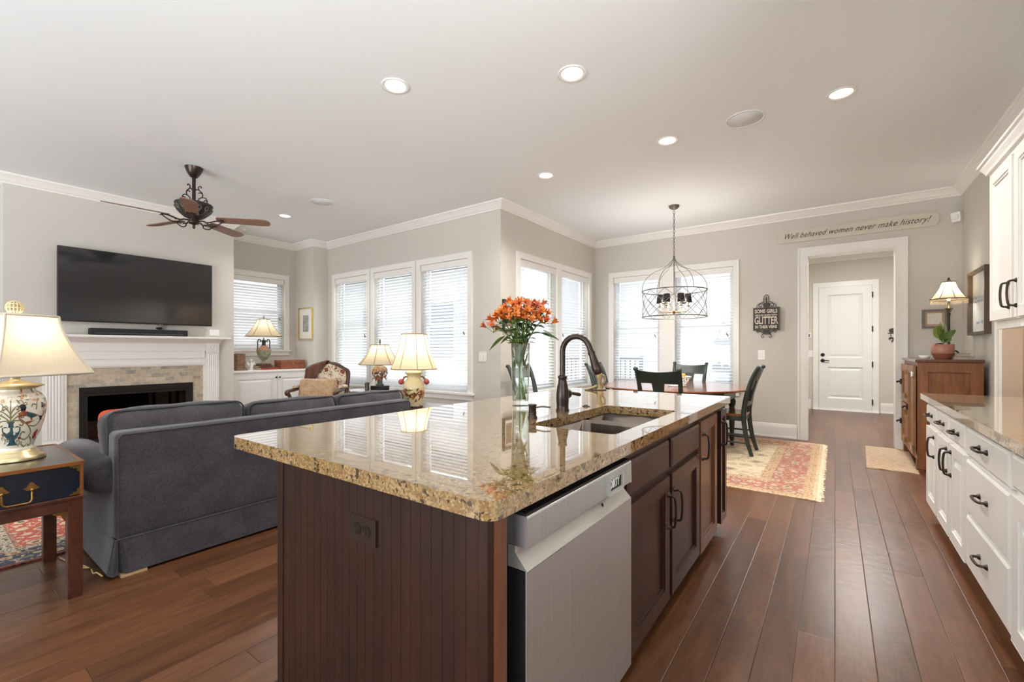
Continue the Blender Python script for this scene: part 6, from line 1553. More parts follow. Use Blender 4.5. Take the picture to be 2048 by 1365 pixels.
for (dx, dy, dz, r, mt, nm, l) in ((0.05, 0.02, 0.075, 0.036, ORG, 'orange', 'orange at the right side of the fruit basket'), (0.0, -0.035, 0.08, 0.036, ORG, 'orange', 'orange half behind the dark avocado in the basket'), (-0.045, 0.02, 0.06, 0.034, ORG, 'orange', 'orange low at the back left of the fruit basket'), (0.025, -0.055, 0.03, 0.034, plain('apple skin', S(150, 60, 44), 0.35, var=0.3), 'apple', 'red apple seen through the basket lattice')):
    t0 = thing(nm, l, 'fruit', (BKX + dx * 1.25, BKY + dy * 1.25, fz + dz * 1.25 - r)); MB().ball((0, 0, r), r, r, r * 0.95, 16, 10).build('fruit_skin', mt, t0); MB().lathe([(0.003, r * 1.88), (0.002, r * 1.98)], seg=6).build('stalk', M_stem, t0)
t0 = thing('avocado', 'dark green avocado on top of the fruit basket', 'fruit', (BKX - 0.005, BKY + 0.03, fz + 0.095)); MB().rbox((0, 0, 0.03), (0.05, 0.034, 0.032), 0.031, n=3).build('fruit_skin', plain('avocado skin', S(44, 52, 40), 0.5, var=0.3, bmp=0.4, bscale=140), t0)

# ---------------------------------------------------------------- chandelier
cz = 1.62
ch = thing('chandelier', 'wire cage chandelier with black shaded candles hanging over the dining table', 'chandelier', (-1.674, 5.85, ZC)); Z_ = lambda z: z - ZC
m = MB(); m.lathe([(0.008, Z_(3.0)), (0.03, Z_(3.005)), (0.064, Z_(3.03)), (0.066, Z_(3.05))], seg=24); m.build('ceiling_canopy', M_pewter, ch)
m = MB(); z = 2.99; k = 0
while z > 2.42:
    a = (pi / 2) * (k % 2) + 0.5; L = 0.05; pts = [(0.011 * cos(t) * cos(a), 0.011 * cos(t) * sin(a), Z_(z - L / 2 + 0.5 * L * sin(t))) for t in [2 * pi * i / 12 for i in range(12)]]
    m.tube(pts, 0.0028, 5, True); z -= 0.040; k += 1
o = m.build('hanging_chain', M_pewter, ch)
R0 = 0.395; zt, zb = 1.955, 1.62
m = MB(); m.lathe([(0.006, Z_(2.36)), (0.012, Z_(2.37)), (0.012, Z_(2.385)), (0.005, Z_(2.41))], seg=12); m.cyl((0, 0, Z_(1.68)), (0, 0, Z_(2.37)), 0.006, seg=8); m.build('centre_rod', M_pewter, ch)
for k in range(6):
    a = RAD(20 + 60 * k); pr = [(0.008, 2.37), (0.06, 2.305), (0.134, 2.25), (0.23, 2.21), (0.29, 2.172), (0.345, 2.12), (0.385, 2.04), (R0, zt)]
    MB().tube(spline([(r * cos(a), r * sin(a), Z_(z)) for r, z in pr], 6), 0.0034, 6).build('cage_rib', M_pewter, ch)
for z, nm in ((zt, 'upper_hoop'), (zb, 'lower_hoop')):
    pts = [(R0 * cos(2 * pi * i / 60), R0 * sin(2 * pi * i / 60), Z_(z)) for i in range(60)]
    MB().tube(pts, 0.0062, 6, True).build(nm, M_pewter, ch)
for k in range(12):
    for sgn in (-1, 1):
        a0 = 2 * pi * k / 12
        MB().tube([(R0 * (1 - 0.03 * sin(pi * t / 8)) * cos(a0 + sgn * RAD(60) * t / 8), R0 * (1 - 0.03 * sin(pi * t / 8)) * sin(a0 + sgn * RAD(60) * t / 8), Z_(zb + (zt - zb) * t / 8)) for t in range(9)], 0.003, 5).build('lattice_wire', M_pewter, ch)
m = MB(); m.lathe([(0.0, Z_(1.655)), (0.012, Z_(1.662)), (0.02, Z_(1.685)), (0.03, Z_(1.695)), (0.016, Z_(1.71)), (0.014, Z_(1.74)), (0.006, Z_(1.75))], seg=16); m.build('hub', M_brass, ch)
M_bshade = plain('black candle shade', S(30, 28, 28), 0.6)
for k in range(6):
    a = RAD(15 + 60 * k); P = lambda r, z: (r * cos(a), r * sin(a), Z_(z))
    m = MB(); m.tube(spline([P(0.015, 1.69), P(0.09, 1.685), P(0.145, 1.69), P(0.165, 1.72), P(0.165, 1.752)], 5), 0.0045, 6); ar = m.build('candle_arm', M_brass, ch)
    c = (0.165 * cos(a), 0.165 * sin(a), 0)
    m = MB(); m.lathe([(0.006, Z_(1.748)), (0.03, Z_(1.756)), (0.031, Z_(1.76)), (0.012, Z_(1.758))], c, 14); m.build('drip_pan', M_pewter, ar)
    m = MB(); m.lathe([(0.0145, Z_(1.757)), (0.0145, Z_(1.83))], c, 12); m.build('candle_sleeve', M_cream, ar)
    m = MB(); m.lathe([(0.006, Z_(1.83)), (0.011, Z_(1.845)), (0.008, Z_(1.862)), (0.0, Z_(1.872))], c, 10); m.build('bulb', mat_emit('candle bulb', (1, 0.78, 0.5, 1), 14.0) if k == 0 else bpy.data.materials['candle bulb'], ar)
    m = MB(); m.lathe([(0.052, Z_(1.803)), (0.036, Z_(1.908))], c, 18, caps=False); o = m.build('candle_shade', M_bshade, ar); b_ = o.modifiers.new('thick', 'SOLIDIFY'); b_.thickness = 0.002
d = bpy.data.lights.new('chandelier glow', 'POINT'); d.energy = 19; d.color = (1, 0.94, 0.86); d.shadow_soft_size = 0.1
o = bpy.data.objects.new('chandelier_glow', d); COL.objects.link(o); o.parent = ch; o.location = (0, 0, Z_(1.78))

# ---------------------------------------------------------------- wall signs, pictures
sg = thing('wall_sign', 'black wall sign reading SOME GIRLS ARE JUST BORN WITH GLITTER, on scrolled iron', 'sign', (-0.768, YD, 1.625))
g = lambda u, v, t: (u, -t, v)
m = MB(); m.plate([rect(-0.155, 0.155, -0.157, 0.157)], g, 0.045, 0.07); m.build('sign_board', plain('weathered black board', S(46, 40, 36), 0.6, var=0.25, nscale=30), sg, bev=0.002)
m = MB(); m.plate([rect(-0.15, 0.15, -0.152, 0.152), rect(-0.146, 0.146, -0.148, 0.148)], g, 0.07, 0.0706); m.build('sign_border', plain('grey border paint', S(120, 112, 104), 0.7), sg)
m = MB()
for body, y, size, xs, bold in (('SOME GIRLS', 0.103, 0.072, 0.70, 0.0025), ('ARE JUST BORN WITH', 0.050, 0.034, 0.78, 0.001), ('GLITTER', -0.025, 0.142, 0.52, 0.003), ('IN THEIR VEINS', -0.112, 0.058, 0.66, 0.0018)):
    vs, fs = text_mesh(body, size, 0.0006, 0, bold, xs); m.add([(x, -0.0712 - z, y + yy) for x, yy, z in vs], fs)
m.build('sign_lettering', plain('cream sign paint', S(214, 204, 188), 0.7), sg)
m = MB(); yb = -0.03
Q = lambda u, v: (u, yb, v)
m.tube(spline([Q(-0.028, 0.16), Q(-0.03, 0.27), Q(-0.026, 0.31), Q(0, 0.335), Q(0.026, 0.31), Q(0.03, 0.27), Q(0.028, 0.16)], 5), 0.0045, 6)
m.tube([Q(0, 0.20), Q(0, 0.31)], 0.008, 6); m.tube([Q(-0.04, 0.272), Q(0.04, 0.272)], 0.003, 5)
for s in (-1, 1):
    m.tube(spline([Q(s * 0.03, 0.245), Q(s * 0.07, 0.225), Q(s * 0.108, 0.2), Q(s * 0.118, 0.165), Q(s * 0.112, 0.155)], 5), 0.004, 6)
    m.tube(spline([Q(s * 0.028, 0.17), Q(s * 0.05, 0.215), Q(s * 0.085, 0.205), Q(s * 0.088, 0.175), Q(s * 0.066, 0.17), Q(s * 0.064, 0.188)], 5), 0.004, 6)
    m.tube(spline([Q(s * 0.035, -0.20), Q(s * 0.06, -0.23), Q(s * 0.055, -0.255), Q(s * 0.033, -0.25), Q(s * 0.038, -0.235)], 5), 0.004, 6)
    m.tube(spline([Q(s * 0.03, -0.2), Q(s * 0.08, -0.165), Q(s * 0.118, -0.16), Q(s * 0.105, -0.185), Q(s * 0.09, -0.175)], 5), 0.004, 6)
m.plate([[(-0.035, 0.155), (0.035, 0.155), (0.03, 0.2), (0.02, 0.225), (-0.02, 0.225), (-0.03, 0.2)]], g, 0.02, 0.035); m.plate([[(-0.04, -0.155), (0.04, -0.155), (0.035, -0.21), (-0.035, -0.21)]], g, 0.02, 0.035)
m.box(-0.02, 0.02, -0.02, 0.0, -0.2, 0.22); m.build('scroll_bracket', M_iron, sg)
s2 = thing('wall_sign', 'long pale wooden sign reading Well behaved women never make history! above the door opening', 'sign', (0.157, YD, 2.724))
m = MB(); ws, hs, cc = 0.815, 0.083, 0.04; m.plate([[(-ws, -hs + cc), (-ws + cc * 0.5, -hs + cc * 0.45), (-ws + cc, -hs), (ws - cc, -hs), (ws - cc * 0.5, -hs + cc * 0.45), (ws, -hs + cc), (ws, hs - cc), (ws - cc * 0.5, hs - cc * 0.45), (ws - cc, hs), (-ws + cc, hs), (-ws + cc * 0.5, hs - cc * 0.45), (-ws, hs - cc)]], g, 0.0, 0.022); m.build('sign_board', plain('aged cream sign board', S(206, 200, 184), 0.6, var=0.05, nscale=5), s2, bev=0.003)
m = MB(); vs, fs = text_mesh('Well behaved women never make history!', 0.098, 0.0005, 0.55, 0.0002, 0.86, space=1.06); m.add([(x, -0.0228 - z, y) for x, y, z in vs], fs)
w_ = max(x for x, y, z in vs) - min(x for x, y, z in vs); m.v = [(x * 1.46 / w_, y, z) for x, y, z in m.v]; m.build('sign_lettering', plain('charcoal sign paint', S(70, 64, 58), 0.6), s2)
framed('framed_picture', 'black framed picture on the wall behind the orange flowers', 'picture', MX.Translation((XDL, 4.575, 1.63)) @ MX.Rotation(RAD(90), 4, 'Z'), 0.31, 0.40, 0.03, 0.03, M_rubber, [(0.028, M_mat_w, 'picture_mat'), (0.07, plain('brown print', S(128, 108, 92), 0.8, var=0.3, nscale=16), 'print')])
framed('framed_picture', 'small grey framed drawing on the wall behind the fringed lamp', 'picture', MX.Translation((0.935, YD, 1.56)), 0.215, 0.215, 0.02, 0.022, plain('pewter frame', S(112, 108, 106), 0.4, 0.3), [(0.018, plain('tan picture mat', S(188, 160, 136), 0.8), 'picture_mat'), (0.045, plain('pale drawing', S(226, 220, 208), 0.8, var=0.06, nscale=20), 'drawing')])
kh = thing('key_rack', 'small iron teapot shaped key rack on the hall wall right of the white door', 'key rack', (0.87, YH, 1.52))
m = MB(); m.plate([circle(0, 0.04, 0.055, 18, 0, 0.042)], g, 0.004, 0.02); m.plate([rect(-0.07, 0.07, -0.012, -0.002)], g, 0, 0.02); m.tube(spline([(0.05, -0.012, 0.06), (0.085, -0.012, 0.055), (0.08, -0.012, 0.02)], 4), 0.006, 6); m.tube([(0.03, -0.012, 0.095), (0.08, -0.012, 0.095)], 0.005, 6); m.build('rack_plate', M_iron, kh)
for x in (-0.03, 0.03): MB().tube(spline([(x, -0.015, -0.012), (x, -0.02, -0.05), (x, -0.04, -0.055), (x, -0.045, -0.04)], 4), 0.004, 6).build('hook', M_iron, kh)
ks = thing('hanging_keys', 'dark bunch of keys hanging from the iron key rack in the hall', 'keys', (0.85, YH - 0.03, 1.40))
m = MB(); m.tube([(0.0, 0, 0.07), (0.0, 0, 0.02)], 0.003, 5); m.tube(spline([(-0.035, 0, 0.0), (-0.01, 0, 0.025), (0.025, 0, 0.015), (0.03, 0, -0.015), (0.0, 0, -0.045)], 5), 0.011, 6); m.build('key_bunch', M_black, ks)
# ================================================================ right-hand kitchen run
XB = 0.53
fR = lambda u, v, t: (XB + 0.02 - t, u, v)


def runit(label, y0, y1):
    off = (XB, (y0 + y1) / 2, 0); t0 = thing('base_cabinet', label, 'cabinet', off)
    m = MB(off); m.box(XB + 0.02, XR - 0.002, y0, y1, 0.095, 0.845); m.box(XB + 0.09, XR - 0.002, y0, y1, 0, 0.095); m.build('cabinet_body', M_cab, t0)
    return t0, at_off(off, fR)


def hpull(d, g, u, v, half=0.055): pull(d, g(u - half, v, 0.02), g(u + half, v, 0.02), (-1, 0, 0), r=0.0058)
def vpull(d, g, u, v, half=0.065): pull(d, g(u, v + half, 0.02), g(u, v - half, 0.02), (-1, 0, 0), r=0.0058)


t0, g = runit('white base cabinet at the hutch end of the right counter, one drawer over one door', 3.935, 4.335)
d = drawer_front('drawer', M_cab, t0, g, 3.955, 4.325, 0.69, 0.815); hpull(d, g, 4.14, 0.752)
d = panel_door('cabinet_door', M_cab, t0, g, 3.955, 4.325, 0.12, 0.662, 0.06); vpull(d, g, 4.02, 0.555)
t0, g = runit('white double door base cabinet second from the hutch end of the right counter', 3.155, 3.932)
d = drawer_front('drawer', M_cab, t0, g, 3.56, 3.918, 0.69, 0.815); hpull(d, g, 3.74, 0.752)
d = drawer_front('drawer', M_cab, t0, g, 3.17, 3.535, 0.69, 0.815); hpull(d, g, 3.35, 0.752)
d = panel_door('cabinet_door', M_cab, t0, g, 3.56, 3.918, 0.12, 0.662, 0.06); vpull(d, g, 3.605, 0.555)
d = panel_door('cabinet_door', M_cab, t0, g, 3.17, 3.535, 0.12, 0.662, 0.06); vpull(d, g, 3.49, 0.555)
t0, g = runit('white three drawer base cabinet in the middle of the right counter', 2.445, 3.152)
for z0, z1 in ((0.675, 0.815), (0.395, 0.655), (0.125, 0.378)):
    d = drawer_front('drawer', M_cab, t0, g, 2.46, 3.138, z0, z1); hpull(d, g, 2.81, (z0 + z1) / 2 + 0.01, 0.06)
t0, g = runit('white base cabinet with raised panel door at the right edge of the photo', 1.65, 2.442)
d = drawer_front('drawer', M_cab, t0, g, 1.665, 2.428, 0.69, 0.815); hpull(d, g, 2.05, 0.752)
d = panel_door('cabinet_door', M_cab, t0, g, 2.055, 2.428, 0.12, 0.662, 0.07); vpull(d, g, 2.09, 0.555)
d = panel_door('cabinet_door', M_cab, t0, g, 1.665, 2.04, 0.12, 0.662, 0.07); vpull(d, g, 2.005, 0.555)
ct2 = thing('countertop', 'pale grey tan granite countertop of the white cabinets on the right', 'countertop', (0.83, 3.0, CTZ - 0.04)); o9 = tuple(ct2.location)
m = MB(o9); m.plate([rrect(0.502, XR - 0.002, 1.62, 4.37, 0.012, 3)], lambda u, v, t: (u, v, t), CTZ - 0.04, CTZ); m.build('granite_slab', M_granite2, ct2, bev=0.006, seg=3)

# upper cabinet
UX = 0.84
fU = lambda u, v, t: (UX + 0.02 - t, u, v)


def upper(label, y0, y1, doors, handles):
    off = (UX, (y0 + y1) / 2, 1.36); t0 = thing('wall_cabinet', label, 'cabinet', off); g = at_off(off, fU)
    m = MB(off); m.box(UX + 0.02, XR - 0.002, y0, y1, 1.385, 2.38); m.build('cabinet_body', M_cab, t0)
    for (a, b), hy in zip(doors, handles):
        d = panel_door('cabinet_door', M_cab, t0, g, a, b, 1.392, 2.35, 0.062, raised=False); pull(d, g(hy, 1.60, 0.02), g(hy, 1.455, 0.02), (-1, 0, 0), r=0.006, bow=0.034)
    m = MB(off); m.box(UX + 0.035, UX + 0.055, y0, y1 - 0.012, 1.335, 1.385); m.box(UX + 0.055, XR - 0.002, y1 - 0.03, y1 - 0.012, 1.335, 1.385); m.build('light_rail', M_trim, t0, bev=0.002)
    return t0, off


t0, off = upper('white wall cabinet with two tall panel doors at the top right of the photo', 3.36, 4.302, [(3.84, 4.298), (3.365, 3.795)], [3.885, 3.755])
m = MB(off); pr = [(0, 2.352), (0.012, 2.352), (0.016, 2.372), (0.03, 2.378), (0.036, 2.395), (0.052, 2.42), (0.056, 2.435), (0.066, 2.438), (0.068, 2.452), (0, 2.452)]
m.sweep([(UX + 0.018, 3.36), (UX + 0.018, 4.305), (XR - 0.003, 4.305)][::1], [(-d, z) for d, z in pr][::-1] if False else [(d, z) for d, z in pr]) if False else None
m.sweep([(XR - 0.003, 4.303), (UX + 0.018, 4.303), (UX + 0.018, 3.36)], [(-d, z) for d, z in pr]); m.build('cabinet_crown', M_trim, t0)
t0, off = upper('white wall cabinet beyond the right edge of the photo, over the counter', 2.42, 3.357, [(2.892, 3.352), (2.425, 2.885)], [2.94, 2.84])
cb = thing('cutting_board', 'gold toned wooden board standing on the right counter under the wall cabinet', 'board', (1.13, 3.75, CTZ)); m = MB(); m.box(-0.008, 0.008, -0.14, 0.14, 0, 0.34); m.build('board_slab', wood('golden maple', S(190, 150, 70), S(160, 122, 52), 0.4), cb, bev=0.006)

# ---------------------------------------------------------------- oak hutch
HX, HX1, HY0, HY1, HZ = 0.655, 1.12, 5.93, 7.0, 1.105
hu = thing('oak_cabinet', 'brown oak antique icebox style cabinet with metal latches beside the door opening', 'cabinet', (0.89, 6.46, 0)); o10 = (0.89, 6.46, 0)
fH = lambda u, v, t: (HX - t - 0.89, u - 6.46, v)
m = MB(o10); m.box(HX + 0.012, HX1 - 0.012, HY0 + 0.012, HY1, 0.09, HZ - 0.03); m.build('cabinet_body', M_oak, hu)
m = MB(o10); f_ = lambda u, v, t: (u, HY0 + 0.012 - t, v)
m.plate([rect(HX + 0.005, HX1, 0.02, HZ - 0.025), rect(HX + 0.085, HX1 - 0.085, 0.16, 0.60), rect(HX + 0.085, HX1 - 0.085, 0.69, HZ - 0.125)], f_, 0, 0.014); m.build('side_panel', M_oak, hu, bev=0.003)
m = MB(o10); m.box(HX - 0.012, HX1 + 0.008, HY0 - 0.014, HY1 + 0.005, HZ - 0.028, HZ); m.build('cabinet_top', wood('dark oak top', S(104, 72, 50), S(76, 50, 34), 0.25, (10, 1.5, 10), 0.3), hu, bev=0.005)
for y in (HY0 + 0.0, HY1 - 0.06):
    for x in (HX, HX1 - 0.06):
        m = MB(o10); m.box(x, x + 0.06, y, y + 0.06, 0, 0.1); m.build('foot', M_oak, hu)
M_oakl = wood('worn oak door', S(164, 120, 82), S(126, 86, 54), 0.4, (10, 10, 1.4))
for (a, b, c, d_) in ((HY0 + 0.05, 6.42, 0.14, HZ - 0.07), (6.44, HY1 - 0.05, 0.62, HZ - 0.07), (6.44, HY1 - 0.05, 0.14, 0.60)):
    dd = panel_door('cabinet_door', M_oakl, hu, fH, a, b, c, d_, 0.07, 0.022, raised=False)
    for z in (c + 0.08, d_ - 0.08):
        m = MB(); p = fH(a + 0.005, z, 0.022); m.box(p[0] - 0.012, p[0] + 0.002, p[1] - 0.03, p[1] + 0.03, z - 0.022, z + 0.022); m.cyl((p[0] - 0.012, p[1], z - 0.026), (p[0] - 0.012, p[1], z + 0.026), 0.008, seg=8); m.build('door_hinge', M_chrome if a < 6.2 else M_brass, dd)
    m = MB(); p = fH(b - 0.03, (c + d_) / 2, 0.022); m.box(p[0] - 0.016, p[0], p[1] - 0.035, p[1] + 0.035, p[2] - 0.03, p[2] + 0.03); m.tube(spline([(p[0] - 0.016, p[1], p[2]), (p[0] - 0.04, p[1] - 0.01, p[2]), (p[0] - 0.045, p[1] - 0.06, p[2] - 0.005)], 4), 0.009, 8); m.build('door_latch', M_bronze, dd)
# on the hutch
pt = thing('potted_plant', 'young leafy plant in a terracotta pot on the oak cabinet', 'plant', (0.865, 6.09, HZ))
PS = MX.Diagonal((0.76, 0.76, 1.0, 1.0)); m = MB(M=PS); m.lathe([(0.075, 0), (0.08, 0.004), (0.112, 0.058)], seg=32, caps=True); m.build('pot_foot', M_terra2, pt)
m = MB(M=PS); m.lathe([(0.112, 0.058), (0.115, 0.066), (0.113, 0.15), (0.107, 0.15), (0.106, 0.125), (0.0, 0.125)], seg=32, caps=False); m.build('pot', M_terra, pt)
m = MB(M=PS); m.lathe([(0.0, 0.132), (0.106, 0.128)], seg=20, caps=False); m.build('soil', plain('potting soil', S(60, 46, 36), 0.95, var=0.4, nscale=60), pt)
m = MB(); m.tube(spline([(0, 0, 0.12), (0.006, 0.0, 0.17), (0.0, 0.0, 0.24)], 4), 0.007, 6); m.build('stem', M_stem, pt)
M_big = plain('glossy fig leaf', S(138, 162, 76), 0.35, var=0.25, nscale=10)
for (dx, up, z, ln, wd, dr, rl, mt) in ((-0.62, 0.8, 0.21, 0.17, 0.11, 0.02, 1.2, M_big), (-0.3, 1.0, 0.225, 0.16, 0.11, 0.02, 1.5, M_big), (0.12, 1.3, 0.23, 0.15, 0.12, 0.0, 1.5, M_big), (0.32, 1.2, 0.23, 0.14, 0.11, 0.0, 1.7, M_big), (0.85, 0.7, 0.20, 0.19, 0.07, 0.06, 1.2, M_leaf), (0.7, 0.7, 0.165, 0.13, 0.08, 0.1, 0.9, M_leaf), (-1.0, 0.12, 0.15, 0.11, 0.045, 0.1, 0.2, M_leafd), (0.55, 0.65, 0.145, 0.12, 0.075, 0.2, -0.9, M_leafd), (-0.5, 1.0, 0.18, 0.1, 0.05, 0.1, 0.5, M_leaf)):
    m = MB(); leaf(m, (0, 0, z), tuple(lat * dx + fwd * (0.15 if dx > 0 else -0.2) + V((0, 0, up * 0.8))), ln, wd, dr, rl); m.build('leaf', mt, pt)
book('book', 'pale book at the bottom of the stack behind the potted plant', (0.985, 6.22, HZ), 0.15, 0.21, 0.03, RAD(-50), plain('cream book cloth', S(206, 196, 178), 0.7), 'books on the oak cabinet')
book('book', 'pale book on top of the stack behind the potted plant', (0.98, 6.23, HZ + 0.03), 0.14, 0.19, 0.03, RAD(-46), plain('grey book cloth', S(178, 168, 156), 0.7), 'books on the oak cabinet')
t0 = thing('iron_ornament', 'small dark iron ornament lying on the stacked books', 'ornament', (0.965, 6.20, HZ + 0.06)); MB().tube(spline([(-0.03, 0, 0.008), (-0.02, 0.01, 0.026), (0.01, 0, 0.024), (0.03, 0.01, 0.01), (0.02, -0.02, 0.008)], 5), 0.007, 7).build('ornament_body', M_iron, t0)
t0 = thing('white_dish', 'small white dish on the oak cabinet left of the terracotta pot', 'dish', (0.76, 6.30, HZ)); MB().lathe([(0.03, 0), (0.034, 0.004), (0.05, 0.035), (0.047, 0.035), (0.03, 0.008), (0, 0.008)], seg=20, caps=False).build('dish_bowl', M_switch, t0)
tl = thing('table_lamp', 'slim dark lamp with fringed cream shade on the oak cabinet', 'lamp', (0.965, 6.47, HZ))
m = MB(); m.lathe([(0.075, 0), (0.078, 0.01), (0.06, 0.022), (0.025, 0.035), (0.014, 0.06), (0.018, 0.075), (0.012, 0.09), (0.012, 0.45), (0.018, 0.47), (0.012, 0.48)], seg=20); m.build('lamp_column', M_bronze, tl)
m = MB(); m.lathe([(0.012, 0.48), (0.02, 0.5), (0.034, 0.525), (0.036, 0.53), (0.012, 0.535), (0.01, 0.6)], seg=20); m.build('lamp_cup', plain('pewter cup', S(120, 112, 100), 0.25, 0.8), tl)
sh = shade(tl, 0.15, 0.056, 0.625, 0.805, 8, RAD(10), M_shade2, plain('brown fringe band', S(118, 96, 76), 0.8), 1.5, 0.003, hem=0.006)
m = MB(); rnd = random.Random(8)
for k in range(90):
    a = 2 * pi * k / 90; r = 0.146; m.tube([(r * cos(a), r * sin(a), 0.622), (r * cos(a), r * sin(a), 0.585 + rnd.uniform(-0.01, 0.008))], 0.0018, 4)
o = m.build('bead_fringe', plain('amber bead fringe', S(206, 186, 152), 0.4), sh); o['kind'] = 'stuff'
m = MB(); m.lathe([(0.004, 0.8), (0.01, 0.815), (0.016, 0.825), (0.008, 0.838), (0.01, 0.846), (0, 0.855)], seg=10); m.build('finial', M_bronze, tl)
lamp_light(tl, 0.67, 3.2, (1.0, 0.93, 0.8))
fr = framed('framed_picture', 'tall dark framed print with pale blue lettering on the right wall above the oak cabinet', 'picture', MX.Translation((XR, 6.235, 1.67)) @ MX.Rotation(RAD(-90), 4, 'Z'), 0.665, 0.64, 0.028, 0.045, plain('dark brown frame', S(92, 76, 64), 0.4), [(0.026, plain('pale print paper', S(228, 230, 230), 0.7, var=0.02), 'print_paper')])
m = MB(); rnd = random.Random(12)
for z, x0, x1, h in ((0.05, -0.2, 0.22, 0.02), (0.015, -0.22, 0.24, 0.024), (-0.20, -0.15, 0.2, 0.022)):
    x = x0
    while x < x1:
        l = rnd.uniform(0.02, 0.05); m.tube(spline([(x, -0.0095, z + rnd.uniform(-h, h) * 0.5), (x + l * 0.3, -0.0095, z + h * rnd.uniform(0.2, 1)), (x + l * 0.6, -0.0095, z - h * 0.5), (x + l, -0.0095, z + h * 0.2)], 3), 0.002, 4, flat=0.4); x += l + 0.006
m.build('brush_script', plain('pale blue ink', S(172, 186, 204), 0.8), fr)
t0 = thing('runner_rug', 'small beige striped runner rug in front of the oak cabinet', 'rug', (0.47, 6.35, 0), RAD(-2))
M_run, _nt, _p = newmat('beige striped runner'); _v = mapped(_nt); _s = nn(_nt, 'ShaderNodeSeparateXYZ', {0: _v}); _y = ma(_nt, 'ADD', _s.outputs[1], ma(_nt, 'MULTIPLY', noise(_nt, _v, 30, 2), 0.03))
_w = ma(_nt, 'SINE', ma(_nt, 'MULTIPLY', ma(_nt, 'ADD', _y, ma(_nt, 'MULTIPLY', _s.outputs[0], 0.35)), 105.0)); setp(_nt, _p, col=ramp(_nt, ma(_nt, 'ADD', ma(_nt, 'MULTIPLY', _w, 0.5), 0.5), [(0.2, S(206, 184, 156)), (0.5, S(186, 158, 130)), (0.9, S(156, 124, 100))]), rough=0.95)
m = MB(); m.box(-0.19, 0.21, -0.58, 0.70, 0, 0.008); m.build('runner_pile', M_run, t0)

# ================================================================ outside the windows
M_ext = plain('white siding paint', S(232, 234, 236), 0.7, var=0.02)
M_extg = plain('house window glass', S(150, 164, 184), 0.2)
gd = MB().box(-16, -1.0, YW + WT + 0.0, 16, -0.35, -0.15).build('patio_ground', plain('pale concrete patio', S(206, 206, 204), 0.85), kind='structure')
MB().box(-16, XA - WT, -6, YW + WT, -0.35, -0.15).build('side_ground', plain('pale gravel', S(206, 206, 200), 0.9), kind='structure')


def siding(name, label, x0, x1, y0, y1, h, wins):
    t0 = thing(name, label, 'house', ((x0 + x1) / 2, (y0 + y1) / 2, -0.15)); o = tuple(t0.location)
    m = MB(o); m.box(x0, x1, y0, y1, -0.15, h)
    k = 0.0
    while k < h - 0.2: m.hexa([(x0, y0 - 0.018, k), (x1, y0 - 0.018, k), (x1, y0, k), (x0, y0, k), (x0, y0 - 0.002, k + 0.18), (x1, y0 - 0.002, k + 0.18), (x1, y0, k + 0.18), (x0, y0, k + 0.18)]); k += 0.18
    m.build('siding_wall', M_ext, t0)
    for a, b, z0, z1 in wins:
        m = MB(o); m.box(a, b, y0 - 0.05, y0 - 0.02, z0, z1); w_ = m.build('window', M_trim, t0); m = MB(o); m.box(a + 0.08, b - 0.08, y0 - 0.055, y0 - 0.049, z0 + 0.08, z1 - 0.08); m.build('pane', M_extg, w_)
    m = MB(o); m.hexa([(x0 - 0.3, y0 - 0.4, h), (x1 + 0.3, y0 - 0.4, h), (x1 + 0.3, y1 + 0.3, h), (x0 - 0.3, y1 + 0.3, h), (x0 - 0.3, (y0 + y1) / 2 - 0.1, h + 1.2), (x1 + 0.3, (y0 + y1) / 2 - 0.1, h + 1.2), (x1 + 0.3, (y0 + y1) / 2 + 0.1, h + 1.2), (x0 - 0.3, (y0 + y1) / 2 + 0.1, h + 1.2)]); m.build('roof', plain('grey shingle', S(150, 152, 156), 0.9), t0)
    return t0


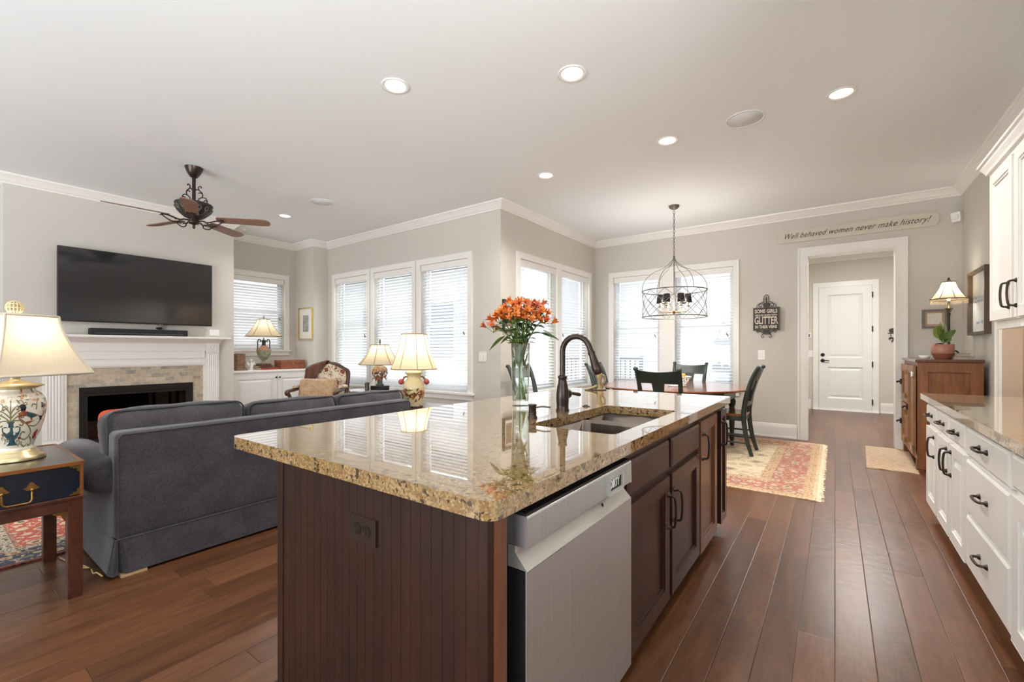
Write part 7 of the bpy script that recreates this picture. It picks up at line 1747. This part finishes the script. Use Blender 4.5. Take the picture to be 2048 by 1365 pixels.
siding('neighbour_house', 'white sided neighbouring house seen through the blinds of the three windows', -14.5, -5.6, 9.0, 12.0, 3.4, [(-9.6, -8.4, 0.9, 2.6), (-7.4, -6.3, 0.9, 2.6), (-12.6, -11.4, 0.9, 2.6)])
siding('garage_wall', 'white sided building seen through the dining window blinds beyond the railing', -5.2, -1.05, 11.4, 13.0, 3.6, [])
rl = thing('porch_railing', 'grey metal porch railing seen through the left dining window', 'railing', (-4.2, 9.3, -0.15))
m = MB((-4.2, 9.3, -0.15)); m.box(-5.4, -3.35, 9.28, 9.32, 0.98, 1.03); m.box(-5.4, -3.35, 9.285, 9.315, -0.02, 0.03); m.build('handrail', plain('grey railing paint', S(124, 130, 140), 0.5), rl)
for k in range(19):
    x = -5.35 + k * 0.11; m = MB((-4.2, 9.3, -0.15)); m.box(x - 0.009, x + 0.009, 9.291, 9.309, 0.0, 1.0); m.build('baluster', bpy.data.materials['grey railing paint'], rl)
for x in (-5.4, -3.35): m = MB((-4.2, 9.3, -0.15)); m.box(x - 0.03, x + 0.03, 9.27, 9.33, -0.15, 1.06); m.build('railing_post', bpy.data.materials['grey railing paint'], rl)
ld = thing('folding_ladder', 'grey folding ladder standing outside behind the left dining window', 'ladder', (-3.95, 8.7, -0.15)); o11 = (-3.95, 8.7, -0.15)
for s in (-1, 1):
    m = MB(o11); m.bar((-4.0, 8.7 + s * 0.16, 1.75), (-4.02, 8.7 + s * 0.22, -0.15), 0.05, 0.025); m.build('front_rail', bpy.data.materials['grey railing paint'], ld)
    m = MB(o11); m.bar((-3.94, 8.7 + s * 0.15, 1.72), (-3.62, 8.7 + s * 0.2, -0.15), 0.04, 0.02); m.build('rear_rail', bpy.data.materials['grey railing paint'], ld)
m = MB(o11); m.box(-4.08, -3.88, 8.5, 8.9, 1.74, 1.80); m.build('ladder_top', bpy.data.materials['grey railing paint'], ld)
for k in range(5): m = MB(o11); m.box(-4.05, -3.97, 8.5, 8.9, 0.15 + 0.3 * k, 0.175 + 0.3 * k); m.build('tread', bpy.data.materials['grey railing paint'], ld)
wc = thing('hanging_plaques', 'pale string of hanging plaques on the outside wall behind the right dining window', 'wall decoration', (-2.12, 11.345, 1.42)); wc.scale = (1.35, 1.35, 1.35)
m = MB(); m.tube([(0, 0, 0.35), (-0.1, 0, 0.02)], 0.005, 4); m.tube([(0, 0, 0.35), (0.1, 0, 0.02)], 0.005, 4); m.box(-0.14, 0.14, -0.03, 0.03, -0.06, 0.02); m.build('hanger', plain('grey chime', S(170, 178, 190), 0.6), wc)
for k, zz in enumerate((-0.45, -0.78, -1.05)): m = MB(); m.box(-0.17 + 0.04 * k, 0.14 + 0.02 * k, -0.03, 0.03, zz - 0.07, zz + 0.07); m.tube([(0.1, 0, zz + 0.07), (0.1, 0, zz + 0.3)], 0.003, 4); m.build('plaque', bpy.data.materials['grey chime'], wc)
